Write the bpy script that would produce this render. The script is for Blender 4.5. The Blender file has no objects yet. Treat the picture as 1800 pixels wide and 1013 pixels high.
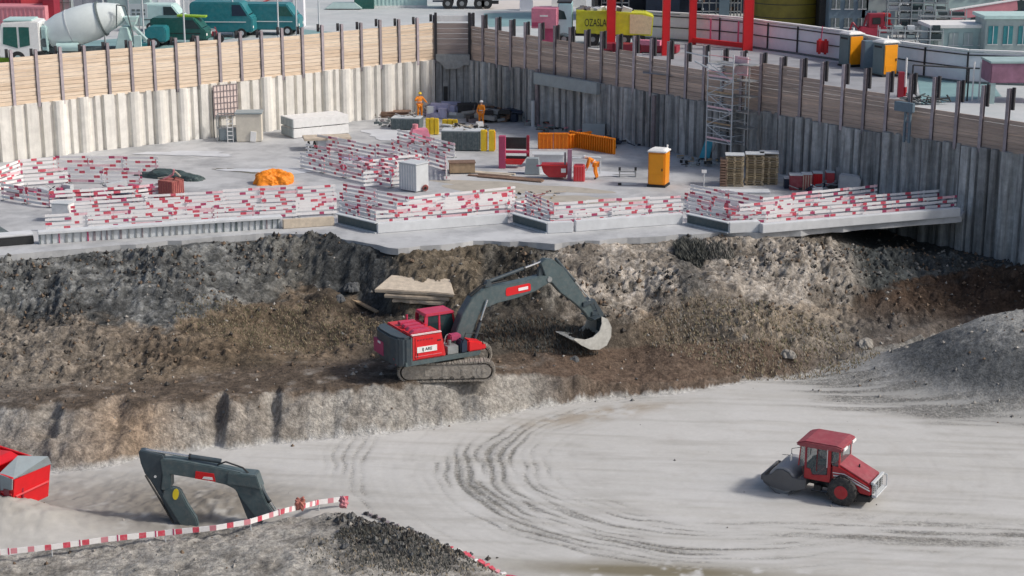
import bpy, bmesh, math, random
import numpy as np
from mathutils import Vector, Matrix
random.seed(7); rng = np.random.default_rng(7)
S = bpy.context.scene; COL = S.collection
R = math.radians

# ---------------------------------------------------------------- camera, world, sun, exposure
CAMZ, PITCH, FPX = 25.5, R(15), 3000.0
cam = bpy.data.cameras.new('camera'); co = bpy.data.objects.new('camera', cam); COL.objects.link(co)
co.location = (0, 0, CAMZ); co.rotation_euler = (R(90) - PITCH, 0, 0)
cam.sensor_width = 36; cam.lens = 36 * FPX / 1800; cam.clip_end = 2000; cam.clip_start = .5
S.camera = co
SUN_EL, SUN_AZ = R(41), R(101)          # azimuth clockwise from +Y
w = bpy.data.worlds.new('World'); S.world = w; w.use_nodes = True
nt = w.node_tree; sky = nt.nodes.new('ShaderNodeTexSky'); sky.sky_type = 'NISHITA'; sky.sun_disc = False
sky.sun_elevation = SUN_EL; sky.sun_rotation = SUN_AZ; sky.air_density = 1.0; sky.dust_density = 3.5; sky.ozone_density = .6
bg = nt.nodes['Background']; bg.inputs['Strength'].default_value = .115
nt.links.new(sky.outputs[0], bg.inputs[0])
sl = bpy.data.lights.new('sun', 'SUN'); sl.energy = 2.6; sl.angle = R(6); sl.color = (1, .95, .88)
so = bpy.data.objects.new('sun', sl); COL.objects.link(so)
sd = Vector((math.sin(SUN_AZ) * math.cos(SUN_EL), math.cos(SUN_AZ) * math.cos(SUN_EL), math.sin(SUN_EL)))
so.rotation_euler = (-sd).to_track_quat('-Z', 'Y').to_euler(); so.location = (40, 60, 60)
S.view_settings.view_transform = 'Standard'; S.view_settings.look = 'None'
S.view_settings.exposure = 0.0; S.view_settings.gamma = 1

# ---------------------------------------------------------------- site coordinates
def P(px, py, z):
    """ground position (at height z) measured off the photograph"""
    dx, dy = (px - 900) / FPX, -(py - 506.5) / FPX
    d = Vector((dx, math.cos(PITCH) + dy * math.sin(PITCH), -math.sin(PITCH) + dy * math.cos(PITCH)))
    t = (z - CAMZ) / d.z
    return Vector((d.x * t, d.y * t, z))
ZF, ZP, ZS = -.6, 4.5, 9.6     # pit floor, slab, street

# ---------------------------------------------------------------- materials
MC = {}
def mat(name, col, rough=.65, var=.15, vs=3., bump=0., bs=25., metal=0., rnd=0., dirt=0., dcol=(.30, .27, .23), streak=0., spec=.5):
    if name in MC: return MC[name]
    m = bpy.data.materials.new(name); MC[name] = m; m.use_nodes = True
    t = m.node_tree; N = t.nodes; L = t.links; b = N['Principled BSDF']
    b.inputs['Roughness'].default_value = rough; b.inputs['Metallic'].default_value = metal
    b.inputs['Specular IOR Level'].default_value = spec
    tc = N.new('ShaderNodeTexCoord')
    n = N.new('ShaderNodeTexNoise'); n.inputs['Scale'].default_value = vs; n.inputs['Detail'].default_value = 7; n.inputs['Roughness'].default_value = .65
    L.new(tc.outputs['Object'], n.inputs['Vector'])
    mx = N.new('ShaderNodeMix'); mx.data_type = 'RGBA'
    r = N.new('ShaderNodeMapRange'); r.inputs[1].default_value = .3; r.inputs[2].default_value = .7
    L.new(n.outputs['Fac'], r.inputs[0]); L.new(r.outputs[0], mx.inputs[0])
    mx.inputs[6].default_value = [c * (1 - var) for c in col] + [1]; mx.inputs[7].default_value = [min(1, c * (1 + var)) for c in col] + [1]
    out = mx.outputs[2]
    if streak:
        mp = N.new('ShaderNodeMapping'); mp.inputs['Scale'].default_value = (3.2, 3.2, .28); L.new(tc.outputs['Object'], mp.inputs[0])
        n2 = N.new('ShaderNodeTexNoise'); n2.inputs['Scale'].default_value = 1.3; n2.inputs['Detail'].default_value = 6; L.new(mp.outputs[0], n2.inputs['Vector'])
        r2 = N.new('ShaderNodeMapRange'); r2.inputs[1].default_value = .42; r2.inputs[2].default_value = .72; r2.inputs[3].default_value = 0; r2.inputs[4].default_value = streak
        L.new(n2.outputs['Fac'], r2.inputs[0])
        m2 = N.new('ShaderNodeMix'); m2.data_type = 'RGBA'; L.new(r2.outputs[0], m2.inputs[0]); L.new(out, m2.inputs[6])
        m2.inputs[7].default_value = [c * .35 for c in col] + [1]; out = m2.outputs[2]
    if dirt:
        n3 = N.new('ShaderNodeTexNoise'); n3.inputs['Scale'].default_value = vs * 1.7; n3.inputs['Detail'].default_value = 8; n3.inputs['Roughness'].default_value = .7
        L.new(tc.outputs['Object'], n3.inputs['Vector'])
        r3 = N.new('ShaderNodeMapRange'); r3.inputs[1].default_value = .45; r3.inputs[2].default_value = .68; r3.inputs[4].default_value = dirt
        L.new(n3.outputs['Fac'], r3.inputs[0])
        m3 = N.new('ShaderNodeMix'); m3.data_type = 'RGBA'; L.new(r3.outputs[0], m3.inputs[0]); L.new(out, m3.inputs[6])
        m3.inputs[7].default_value = list(dcol) + [1]; out = m3.outputs[2]
    if rnd:
        oi = N.new('ShaderNodeObjectInfo'); rr = N.new('ShaderNodeMapRange'); rr.inputs[3].default_value = 1 - rnd; rr.inputs[4].default_value = 1 + rnd
        L.new(oi.outputs['Random'], rr.inputs[0])
        m4 = N.new('ShaderNodeMix'); m4.data_type = 'RGBA'; m4.blend_type = 'MULTIPLY'; m4.inputs[0].default_value = 1
        L.new(out, m4.inputs[6]); L.new(rr.outputs[0], m4.inputs[7]); out = m4.outputs[2]
    L.new(out, b.inputs['Base Color'])
    if bump:
        nb = N.new('ShaderNodeTexNoise'); nb.inputs['Scale'].default_value = bs; nb.inputs['Detail'].default_value = 5
        L.new(tc.outputs['Object'], nb.inputs['Vector'])
        bp = N.new('ShaderNodeBump'); bp.inputs['Strength'].default_value = bump; bp.inputs['Distance'].default_value = .05
        L.new(nb.outputs['Fac'], bp.inputs['Height']); L.new(bp.outputs[0], b.inputs['Normal'])
    return m

def plank_mat(name, col, col2, h=.26, wob=.02):
    m = bpy.data.materials.new(name); MC[name] = m; m.use_nodes = True
    t = m.node_tree; N = t.nodes; L = t.links; b = N['Principled BSDF']; b.inputs['Roughness'].default_value = .85
    tc = N.new('ShaderNodeTexCoord'); oi = N.new('ShaderNodeObjectInfo')
    sp = N.new('ShaderNodeSeparateXYZ'); L.new(tc.outputs['Object'], sp.inputs[0])
    dv = N.new('ShaderNodeMath'); dv.operation = 'DIVIDE'; dv.inputs[1].default_value = h; L.new(sp.outputs[2], dv.inputs[0])
    fl = N.new('ShaderNodeMath'); fl.operation = 'FLOOR'; L.new(dv.outputs[0], fl.inputs[0])
    ml = N.new('ShaderNodeMath'); ml.operation = 'MULTIPLY_ADD'; ml.inputs[1].default_value = 91.7; L.new(oi.outputs['Random'], ml.inputs[0]); L.new(fl.outputs[0], ml.inputs[2])
    wn = N.new('ShaderNodeTexWhiteNoise'); wn.noise_dimensions = '1D'; L.new(ml.outputs[0], wn.inputs['W'])
    mx = N.new('ShaderNodeMix'); mx.data_type = 'RGBA'; L.new(wn.outputs['Value'], mx.inputs[0])
    mx.inputs[6].default_value = list(col) + [1]; mx.inputs[7].default_value = list(col2) + [1]
    mp = N.new('ShaderNodeMapping'); mp.inputs['Scale'].default_value = (.6, .6, 9); L.new(tc.outputs['Object'], mp.inputs[0])
    n = N.new('ShaderNodeTexNoise'); n.inputs['Scale'].default_value = 2.2; n.inputs['Detail'].default_value = 7; n.inputs['Roughness'].default_value = .7; L.new(mp.outputs[0], n.inputs['Vector'])
    r = N.new('ShaderNodeMapRange'); r.inputs[1].default_value = .3; r.inputs[2].default_value = .7; r.inputs[3].default_value = .72; r.inputs[4].default_value = 1.15; L.new(n.outputs['Fac'], r.inputs[0])
    m2 = N.new('ShaderNodeMix'); m2.data_type = 'RGBA'; m2.blend_type = 'MULTIPLY'; m2.inputs[0].default_value = 1; L.new(mx.outputs[2], m2.inputs[6]); L.new(r.outputs[0], m2.inputs[7])
    L.new(m2.outputs[2], b.inputs['Base Color'])
    return m

M_glass = bpy.data.materials.new('glass'); M_glass.use_nodes = True
_b = M_glass.node_tree.nodes['Principled BSDF']; _b.inputs['Base Color'].default_value = (.02, .045, .05, 1); _b.inputs['Roughness'].default_value = .08
MC['glass'] = M_glass
mat('rollerred', (.42, .012, .022), .38, .12, 2, dirt=.2, dcol=(.25, .12, .1)); mat('dustskyred', (.30, .055, .07), .55, .15, 2, dirt=.3, dcol=(.4, .2, .2)); mat('red', (.62, .025, .03), .38, .1, 2, dirt=.25, dcol=(.25, .12, .1)); mat('pinkred', (.52, .035, .10), .5, .12, 3, dirt=.2)  # the duller pinkish red mixes dust with a painted sky reflection
mat('framegrey', (.115, .115, .12), .6, .08, 1.5, dirt=.2, dcol=(.2, .19, .18)); mat('drumsteel', (.34, .34, .35), .45, .06, 1.2, dirt=.15); mat('litpostgrey', (.36, .32, .35), .7, .2, 3, rnd=.3, dirt=.3, dcol=(.2, .15, .14)); mat('brightred', (.66, .012, .018), .4, .08, 2); mat('darkred', (.28, .02, .04), .5, .15, 3)
mat('slate', (.045, .065, .08), .45, .12, 2, dirt=.30, dcol=(.14, .14, .13)); mat('slate2', (.075, .11, .12), .45, .15, 3, dirt=.35, dcol=(.2, .2, .19))
mat('black', (.018, .02, .022), .6, .2, 4, dirt=.2, dcol=(.08, .07, .06)); mat('rubber', (.035, .035, .036), .85, .2, 4, dirt=.35, dcol=(.2, .18, .16), bump=.3)
mat('trackmud', (.34, .31, .27), .95, .25, 3, bump=.8, bs=8, dirt=.5, dcol=(.10, .085, .07)); mat('chrome', (.65, .66, .66), .25, .1, 3, metal=.8)
mat('steel', (.30, .32, .33), .5, .2, 3, metal=.3, dirt=.3); mat('wornsteel', (.50, .50, .47), .55, .15, 3, dirt=.5, dcol=(.3, .29, .26))
mat('white', (.80, .80, .79), .6, .06, 3, dirt=.12); mat('whitepaint', (.83, .82, .82), .6, .05, 4, dirt=.18, dcol=(.6, .45, .45)); mat('pinkwash', (.76, .52, .56), .7, .15, 5); mat('redpaint', (.60, .06, .10), .6, .18, 5, dirt=.3, dcol=(.7, .5, .52))
mat('yellow', (.80, .55, .02), .5, .12, 3, dirt=.15); mat('orange', (.90, .26, .01), .6, .2, 4, dirt=.1, dcol=(.5, .2, .05)); mat('wcorange', (.90, .34, .008), .42, .05, 2); mat('wcorange2', (.78, .28, .01), .45, .05, 2)
mat('conc', (.50, .51, .52), .9, .15, 1.2, bump=.3, dirt=.25, dcol=(.36, .36, .36)); mat('concwhite', (.64, .66, .68), .85, .1, 1.0, bump=.2, dirt=.2, dcol=(.45, .46, .48))
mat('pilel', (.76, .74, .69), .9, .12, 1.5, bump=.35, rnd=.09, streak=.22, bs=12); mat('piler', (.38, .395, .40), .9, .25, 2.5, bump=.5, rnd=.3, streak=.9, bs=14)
mat('hbeam', (.20, .175, .19), .7, .25, 3, rnd=.25); mat('darkbeam', (.03, .03, .035), .6, .2, 3)
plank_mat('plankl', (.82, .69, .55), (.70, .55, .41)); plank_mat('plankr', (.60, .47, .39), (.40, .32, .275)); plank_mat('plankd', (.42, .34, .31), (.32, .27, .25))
mat('wood', (.38, .28, .18), .85, .2, 4, rnd=.15); mat('palewood', (.58, .50, .40), .85, .15, 3, dirt=.3); mat('brownwood', (.22, .14, .10), .85, .3, 4, rnd=.15); mat('palletwood', (.42, .34, .22), .9, .35, 6, rnd=.2)
mat('tarp', (.055, .085, .085), .6, .3, 3); mat('palescaffold', (.72, .60, .56), .9, .15, 3); mat('cream', (.62, .58, .50), .8, .1, 2); mat('brick', (.36, .12, .10), .9, .3, 8); mat('greybox', (.30, .35, .37), .6, .1, 2, dirt=.15); mat('palebox', (.55, .58, .60), .6, .08, 2)
mat('slateform', (.10, .13, .135), .7, .25, 4, dirt=.35, dcol=(.35, .37, .37)); mat('skyblue', (.06, .42, .58), .5, .08, 3); mat('pink', (.66, .22, .32), .6, .15, 3, dirt=.2)
mat('magenta', (.42, .06, .14), .6, .12, 3); mat('teal', (.02, .19, .22), .4, .15, 2, dirt=.2, dcol=(.2, .35, .35)); mat('dkgreen', (.012, .10, .085), .4, .2, 3, dirt=.1); mat('mint', (.50, .68, .66), .5, .1, 2, dirt=.15, dcol=(.4, .5, .5))
mat('paleteal', (.36, .48, .48), .6, .1, 1.5); mat('drum', (.74, .80, .79), .4, .06, 1.2, dirt=.12, dcol=(.5, .58, .57)); mat('limegreen', (.30, .50, .03), .5, .1, 3); mat('acid', (.60, .62, .03), .5, .15, 2, dirt=.15, dcol=(.55, .50, .25)); mat('sand', (.72, .60, .38), .95, .15, 4, bump=.5)
mat('ltblue', (.42, .62, .66), .5, .08, 2); mat('hoard', (.80, .80, .84), .7, .05, 1.2, dirt=.15, dcol=(.5, .5, .55)); mat('olive', (.17, .145, .018), .6, .25, 1.2); mat('crimson', (.36, .03, .06), .6, .15, 2); mat('salmon', (.70, .10, .11), .6, .12, 2); mat('dustpink', (.62, .25, .29), .7, .1, 2)
mat('navy', (.015, .03, .06), .5, .2, 3); mat('bluegrey', (.13, .19, .24), .6, .12, 3); mat('mauve', (.30, .15, .22), .7, .25, 1.5); mat('cage', (.38, .42, .43), .6, .1, 3); mat('skin', (.55, .33, .24), .6, .08, 8); mat('facade', (.34, .41, .41), .6, .12, 1.5); mat('darkglass', (.03, .05, .055), .25, .2, 2)
mat('lavender', (.42, .42, .58), .7, .12, 3); mat('stone', (.58, .50, .40), .95, .2, 2.5, bump=.6, dirt=.35, dcol=(.35, .3, .24)); mat('yellowsticker', (.85, .65, .03), .5, .05, 3); mat('straw', (.30, .27, .2), .95, .3, 4)
mat('wcdark', (.14, .20, .21), .55, .08, 3); mat('tirewall', (.25, .22, .22), .8, .2, 3)

# ---------------------------------------------------------------- mesh builder
class MB:
    def __init__(s): s.v = []; s.f = []; s.mi = []; s.ms = []; s.T = Matrix.Identity(4)
    def k(s, m):
        if m not in s.ms: s.ms.append(m)
        return s.ms.index(m)
    def add(s, vs, fs, m):
        o = len(s.v); s.v += [tuple(s.T @ Vector(v)) for v in vs]; i = s.k(m)
        for f in fs: s.f.append([o + a for a in f]); s.mi.append(i)
    def box(s, c, d, m, rz=0, ry=0, rx=0, tp=1.0):
        M = Matrix.Translation(c) @ Matrix.Rotation(rz, 4, 'Z') @ Matrix.Rotation(ry, 4, 'Y') @ Matrix.Rotation(rx, 4, 'X')
        x, y, z = d[0] / 2, d[1] / 2, d[2] / 2
        vs = [M @ Vector(p) for p in ((-x, -y, -z), (x, -y, -z), (x, y, -z), (-x, y, -z), (-x * tp, -y * tp, z), (x * tp, -y * tp, z), (x * tp, y * tp, z), (-x * tp, y * tp, z))]
        s.add(vs, [(0, 3, 2, 1), (4, 5, 6, 7), (0, 1, 5, 4), (1, 2, 6, 5), (2, 3, 7, 6), (3, 0, 4, 7)], m); return s
    def prism(s, pts, a, b, m, ax='y'):
        """outline pts (u,z) extruded along ax (y: u->x) from a to b; ax z: pts (x,y)"""
        n = len(pts)
        ar = sum(pts[i][0] * pts[(i + 1) % n][1] - pts[(i + 1) % n][0] * pts[i][1] for i in range(n))
        if ar < 0: pts = pts[::-1]
        f = {'y': lambda p, t: (p[0], t, p[1]), 'x': lambda p, t: (t, p[0], p[1]), 'z': lambda p, t: (p[0], p[1], t)}[ax]
        vs = [f(p, a) for p in pts] + [f(p, b) for p in pts]
        fl = (ax == 'y')
        fs = [list(range(n)), list(range(2 * n - 1, n - 1, -1))] + [[(i + 1) % n, i, n + i, n + (i + 1) % n] for i in range(n)]
        if not fl: fs = [q[::-1] for q in fs]
        s.add(vs, fs, m); return s
    def cyl(s, p0, p1, r0, r1, m, n=12, cap=True):
        p0, p1 = Vector(p0), Vector(p1); z = (p1 - p0).normalized(); x = z.orthogonal().normalized(); y = z.cross(x)
        vs = []
        for p, r in ((p0, r0), (p1, r1)):
            for i in range(n):
                a = 2 * math.pi * i / n; vs.append(p + (x * math.cos(a) + y * math.sin(a)) * r)
        fs = [(i, (i + 1) % n, n + (i + 1) % n, n + i) for i in range(n)]
        if cap: fs += [list(range(n))[::-1], list(range(n, 2 * n))]
        s.add(vs, fs, m); return s
    def lathe(s, p0, ax, prof, m, n=24):
        p0 = Vector(p0); z = Vector(ax).normalized(); x = z.orthogonal().normalized(); y = z.cross(x); vs = []; fs = []
        for (h, r) in prof:
            for i in range(n):
                a = 2 * math.pi * i / n; vs.append(p0 + z * h + (x * math.cos(a) + y * math.sin(a)) * r)
        for k in range(len(prof) - 1):
            for i in range(n): fs.append((k * n + i, k * n + (i + 1) % n, (k + 1) * n + (i + 1) % n, (k + 1) * n + i))
        fs += [list(range(n))[::-1], list(range((len(prof) - 1) * n, len(prof) * n))]
        s.add(vs, fs, m); return s
    def tube(s, pts, r, m, n=6):
        for a, b in zip(pts[:-1], pts[1:]): s.cyl(a, b, r, r, m, n)
        return s
    def build(s, name, parent=None, bev=0, smooth=False):
        me = bpy.data.meshes.new(name); me.from_pydata(s.v, [], s.f)
        for m in s.ms: me.materials.append(MC[m])
        me.polygons.foreach_set('material_index', s.mi)
        if bev:
            bm = bmesh.new(); bm.from_mesh(me); bmesh.ops.remove_doubles(bm, verts=bm.verts, dist=1e-5)
            es = [e for e in bm.edges if len(e.link_faces) == 2 and e.calc_face_angle(0) > .5]
            bmesh.ops.bevel(bm, geom=es, offset=bev, segments=2, affect='EDGES', clamp_overlap=True); bm.to_mesh(me); bm.free()
        if smooth:
            me.polygons.foreach_set('use_smooth', [True] * len(me.polygons)); me.set_sharp_from_angle(angle=R(35))
        me.update()
        o = bpy.data.objects.new(name, me); COL.objects.link(o)
        if parent: o.parent = parent
        return o
def tag(o, label, cat, group=None):
    o['label'] = label; o['category'] = cat
    if group: o['group'] = group
    return o
def thing(name, label, cat, loc=(0, 0, 0), rz=0, group=None):
    o = bpy.data.objects.new(name, None); COL.objects.link(o); o.location = loc; o.rotation_euler = (0, 0, rz); o.empty_display_size = .3
    return tag(o, label, cat, group)
def struct(o, kind='structure'): o['kind'] = kind; return o
KIDS = {}
def dup(root, loc, rz, label=None, group=None, sc=None):
    def cp(o, par):
        c = o.copy(); COL.objects.link(c); c.parent = par
        for ch in [x for x in ALLK(o)]: cp(ch, c)
        return c
    r = cp(root, None); r.location = loc; r.rotation_euler = (0, 0, rz)
    if label: r['label'] = label
    if group: r['group'] = group
    if sc: r.scale = sc
    return r
def ALLK(o): return [x for x in list(COL.objects) if x.parent == o] if o.name not in KIDS else KIDS[o.name]
def lock(root):
    """remember children for quick copying"""
    def rec(o):
        k = [x for x in list(COL.objects) if x.parent == o]; KIDS[o.name] = k
        for c in k: rec(c)
    rec(root); return root

# ---------------------------------------------------------------- numpy noise
def _h(ix, iy, s):
    n = (ix.astype(np.int64) * 374761393 + iy.astype(np.int64) * 668265263 + s * 1274126177) & 0x7fffffff
    n = ((n ^ (n >> 13)) * 1274126177) & 0x7fffffff
    return ((n ^ (n >> 16)) & 0xffff) / 65535.0
def vn(x, y, s=0):
    ix, iy = np.floor(x), np.floor(y); fx, fy = x - ix, y - iy; fx = fx * fx * (3 - 2 * fx); fy = fy * fy * (3 - 2 * fy)
    return (_h(ix, iy, s) * (1 - fx) + _h(ix + 1, iy, s) * fx) * (1 - fy) + (_h(ix, iy + 1, s) * (1 - fx) + _h(ix + 1, iy + 1, s) * fx) * fy
def fbm(x, y, s=0, o=4, g=.5):
    t = 0; a = 1; n = 0
    for i in range(o): t = t + a * (vn(x * 2 ** i + 17.3 * i, y * 2 ** i - 9.1 * i, s + i) * 2 - 1); n += a; a *= g
    return t / n
def worley(x, y, s=0):
    ix, iy = np.floor(x), np.floor(y); f1 = np.full(x.shape, 9.); f2 = np.full(x.shape, 9.); cid = np.zeros(x.shape)
    for a in (-1, 0, 1):
        for b in (-1, 0, 1):
            cx, cy = ix + a, iy + b; d = np.hypot(cx + _h(cx, cy, s) - x, cy + _h(cx, cy, s + 5) - y); nw = d < f1
            f2 = np.where(nw, f1, np.minimum(f2, d)); cid = np.where(nw, _h(cx, cy, s + 9), cid); f1 = np.where(nw, d, f1)
    return f1, f2, cid
def ss(a, b, x): t = np.clip((x - a) / (b - a), 0, 1); return t * t * (3 - 2 * t)

# ---------------------------------------------------------------- terrain: profile between break lines
def line(pts):
    q = sorted([tuple(P(*p)) for p in pts]); return np.array([a[0] for a in q]), np.array([a[1] for a in q]), np.array([a[2] for a in q])
L1 = line([(-150, 815, ZF), (0, 815, ZF), (100, 828, ZF), (170, 830, ZF), (240, 806, ZF), (330, 792, ZF), (400, 788, ZF), (500, 778, ZF), (600, 768, ZF), (700, 757, ZF), (860, 736, ZF), (960, 714, ZF), (1100, 697, ZF), (1300, 674, ZF), (1450, 656, ZF), (1560, 632, ZF), (1650, 607, ZF), (1850, 588, ZF)])
L2 = line([(-150, 712, 1.2), (0, 708, 1.2), (100, 718, 1.2), (200, 712, 1.2), (390, 702, 1.2), (500, 692, 1.2), (650, 677, 1.2), (860, 673, 1.15), (930, 680, .8), (1040, 686, .3), (1100, 690, -.1), (1300, 667, -.3), (1450, 649, -.3), (1560, 624, -.3), (1650, 598, -.2), (1850, 575, 0)])
L3 = line([(-150, 695, 1.1), (0, 690, 1.05), (200, 685, 1.05), (400, 660, 1.1), (560, 645, 1.15), (650, 642, 1.15), (870, 630, 1.15), (1000, 618, 1.1), (1080, 608, .9), (1200, 605, .8), (1300, 610, .7), (1400, 622, .3), (1480, 628, 0), (1560, 603, .1), (1650, 580, .3), (1850, 560, .6)])
L4 = line([(-150, 575, 1.9), (0, 567, 1.9), (120, 585, 1.8), (300, 592, 1.7), (420, 545, 2.0), (520, 520, 2.1), (600, 540, 1.9), (650, 545, 1.8), (760, 570, 1.6), (870, 600, 1.5), (1000, 592, 1.5), (1080, 565, 1.6), (1200, 560, 1.7), (1350, 555, 1.7), (1500, 540, 1.5), (1600, 510, 1.4), (1700, 488, 1.6), (1850, 478, 1.8)])
L5 = line([(-150, 455, 4.3), (0, 452, 4.3), (240, 432, 4.3), (450, 414, 4.3), (560, 414, 4.3), (660, 432, 4.3), (700, 438, 4.3), (850, 425, 4.3), (975, 430, 4.3), (1080, 422, 4.3), (1260, 412, 4.3), (1350, 413, 4.3), (1450, 412, 3.9), (1540, 440, 2.7), (1640, 457, 2.2), (1850, 456, 2.1)])
step = .095
XS = np.arange(-46, 46.01, step); YS = np.arange(47, 112, step)
YY, XX = np.meshgrid(YS, XS)          # [ix, iy]
gul = fbm(XX * .9, YY * .25, 3, 4) * .9
gulf = fbm(XX * 2.6, YY * .6, 9, 3)
def clefts():
    g = np.zeros_like(XS)
    for (px, py, wd, dp) in ((96, 715, .5, 1.5), (205, 712, .5, 1.6), (389, 702, .3, 1.3), (484, 693, .3, 1.2), (930, 680, .5, .6)):
        x0 = P(px, py, 1).x; g += dp * np.exp(-((XS - x0) / wd) ** 2)
    return g
CL = clefts(); fr = fbm(XS * .5, XS * 0, 21, 2) * .5
def lv(L, k): return np.interp(XS, L[0], L[k])
y1 = lv(L1, 1) + fr * .8 + CL * .25; y2 = lv(L2, 1) + fr * .7 + CL * 1.0; y3 = lv(L3, 1) + CL * .5 + fbm(XS * .5, XS * 0, 25, 3) * .5
y4 = lv(L4, 1) + fbm(XS * .45, XS * 0, 31, 3) * .5; y5 = lv(L5, 1)
hol = np.zeros_like(XS)
for (px, wd, dp) in ((600, 2.2, .9), (905, 1.6, 1.3), (980, 1.4, .7), (1225, .8, .9), (740, 1.5, -.6), (1100, 2, -.4)):
    hol += dp * np.exp(-((XS - (px - 900) / 3000 * 88) / wd) ** 2)
y4 = y4 + hol
z_l2 = lv(L2, 2)
y2 = np.maximum(y2, y1 + .35 + 1.15 * ss(.1, 1.1, z_l2)); y3 = np.maximum(y3, y2 + .5); y4 = np.maximum(y4, y3 + .8); y4 = np.minimum(y4, y5 - .5)
z1, z2, z3, z4, z5 = (lv(l, 2) for l in (L1, L2, L3, L4, L5)); z6 = np.where(XS > 14, np.minimum(z5, 3.9), z5 - .1)
ZZ = np.zeros_like(XX); 
warp = gulf * .12
T45 = np.clip((YY - y4[:, None]) / (y5 - y4)[:, None], 0, 1); T34 = np.clip((YY - y3[:, None]) / (y4 - y3)[:, None], 0, 1)
T12 = np.clip((YY - y1[:, None]) / (y2 - y1)[:, None], 0, 1); T23 = np.clip((YY - y2[:, None]) / (y3 - y2)[:, None], 0, 1)
facem = ss(0, .3, T34) * (1 - ss(.85, 1, T45)); 
wq = YY + warp + gul * .55 * facem * (YY > y3[:, None]) + gul * .13 * np.exp(-((YY - (y1 + .5)[:, None]) / 1.2) ** 2)
for i in range(len(XS)):
    ZZ[i] = np.interp(wq[i], [y1[i], y1[i] + .12 * (y2[i] - y1[i]), y2[i], y3[i], y4[i], y4[i] + .75 * (y5[i] - y4[i]), y5[i], y5[i] + 6], [ZF, ZF + .25 * (z2[i] - ZF), z2[i], z3[i], z4[i], z4[i] + .86 * (z5[i] - z4[i]), z5[i], z6[i]])
inslab = (YY > y5[:, None] + .1) & (XX < 14); ZZ = np.where(inslab, np.minimum(ZZ, 4.12), ZZ)
# right grey mound
def gauss(px, py, z, sx, sy, rot=0):
    c = P(px, py, z); dx, dy = XX - c.x, YY - c.y; a, b_ = dx * math.cos(rot) + dy * math.sin(rot), -dx * math.sin(rot) + dy * math.cos(rot)
    return np.exp(-((a / sx) ** 2 + (b_ / sy) ** 2))
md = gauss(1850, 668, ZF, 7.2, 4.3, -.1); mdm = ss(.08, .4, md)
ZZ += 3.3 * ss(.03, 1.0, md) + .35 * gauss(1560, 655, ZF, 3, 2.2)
# foreground bank under the barrier rail
fp = [P(-300, 1010, .2), P(0, 962, .3), P(250, 930, .3), (P(460, 903, .3)), P(610, 882, .3), P(770, 945, .1), P(945, 1020, -.1), P(1000, 1300, -.1)]
def inside_dist(poly):
    d = np.full(XX.shape, 1e9)
    for a, b in zip(poly[:-1], poly[1:]):
        ax, ay, bx, by = a.x, a.y, b.x, b.y; L2_ = (bx - ax) ** 2 + (by - ay) ** 2
        t = np.clip(((XX - ax) * (bx - ax) + (YY - ay) * (by - ay)) / L2_, 0, 1)
        d = np.minimum(d, np.hypot(XX - ax - t * (bx - ax), YY - ay - t * (by - ay)))
    yc = np.interp(XX, [p.x for p in poly[:7]], [p.y for p in poly[:7]], right=0)
    return np.where(YY < yc, d, -d)
FD = inside_dist(fp)
fgm = ss(-.5, .9, FD)
ZZ += fgm * .85 * ss(18, 0, XX + 11) ** .5 * np.where(XX > -1, ss(5, -1, XX), 1) + .15 * ss(1, 5, FD)
sk = gauss(-20, 935, ZF, 3.6, 1.5); ZZ += 1.5 * sk
pile = gauss(700, 985, ZF, 2.2, 1.2); ZZ += .35 * pile
holl = gauss(380, 890, ZF, 3.2, 1.3); ZZ += .35 * holl
patch_ = ss(-.25, .2, fbm(XX * .22, YY * .4, 83, 3)) * (1 - .8 * gauss(500, 585, 1.6, 3.0, 2.6))
for (px, py, z_, h_, sx_, sy_) in ((585, 545, 1.8, .7, 1.0, 1.2), (950, 575, 1.5, .9, 1.8, 1.6), (1215, 545, 1.6, .8, 1.5, 1.4), (1420, 500, 2.2, .6, 2.2, 1.2), (860, 520, 2.0, -.7, 1.2, 1.0), (700, 590, 1.4, .5, 1.4, 1.2), (230, 600, 1.6, .5, 2.5, 1.5), (1100, 600, 1.2, -.4, 1.5, 1.5), (1330, 585, 1.2, .45, 1.0, .8)): ZZ += h_ * gauss(px, py, z_, sx_, sy_)
# roughness
rough = .008 + .14 * gauss(350, 890, ZF, 3.6, 2.2) + .10 * sk + .06 * gauss(150, 870, ZF, 6, 3) + (.07 + .15 * patch_) * facem + .13 * (T12 > .02) * (T12 < .98) + .07 * ((YY > y2[:, None]) & (YY < y3[:, None])) + .08 * mdm + .14 * fgm + .05 * sk
ZZ += rough * fbm(XX * 1.3, YY * 1.3, 41, 5, .62) + rough * (.5 + .4 * (YY > y4[:, None])) * fbm(XX * 4.1, YY * 4.1, 47, 2, .8)
rid = 1 - np.abs(fbm(XX * 1.7 + YY * .3, YY * .55, 53, 4)) * 2
patch = ss(-.25, .2, fbm(XX * .22, YY * .4, 83, 3)) * (1 - .8 * gauss(500, 585, 1.6, 3.0, 2.6)); ZZ += facem * .55 * fbm(XX * .28, YY * .35, 85, 2); ZZ += facem * patch * (.13 * rid + .12 * (1 - np.abs(fbm(XX * 4.5, YY * 1.6, 57, 3, .6)) * 2))
YZ0 = YY + 1.3 * ZZ; wx, wy = XX + .35 * fbm(XX * .9, YY * .9, 101, 3), YZ0 * .85 + .35 * fbm(XX * .9, YY * .9, 103, 3)
A1, A2, AC = worley(wx * .75, wy * .75, 7); B1, B2, BC = worley(wx * 2.1, wy * 2.1, 8); C1, C2, CC = worley(wx * 4.6, wy * 4.6, 9)
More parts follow.
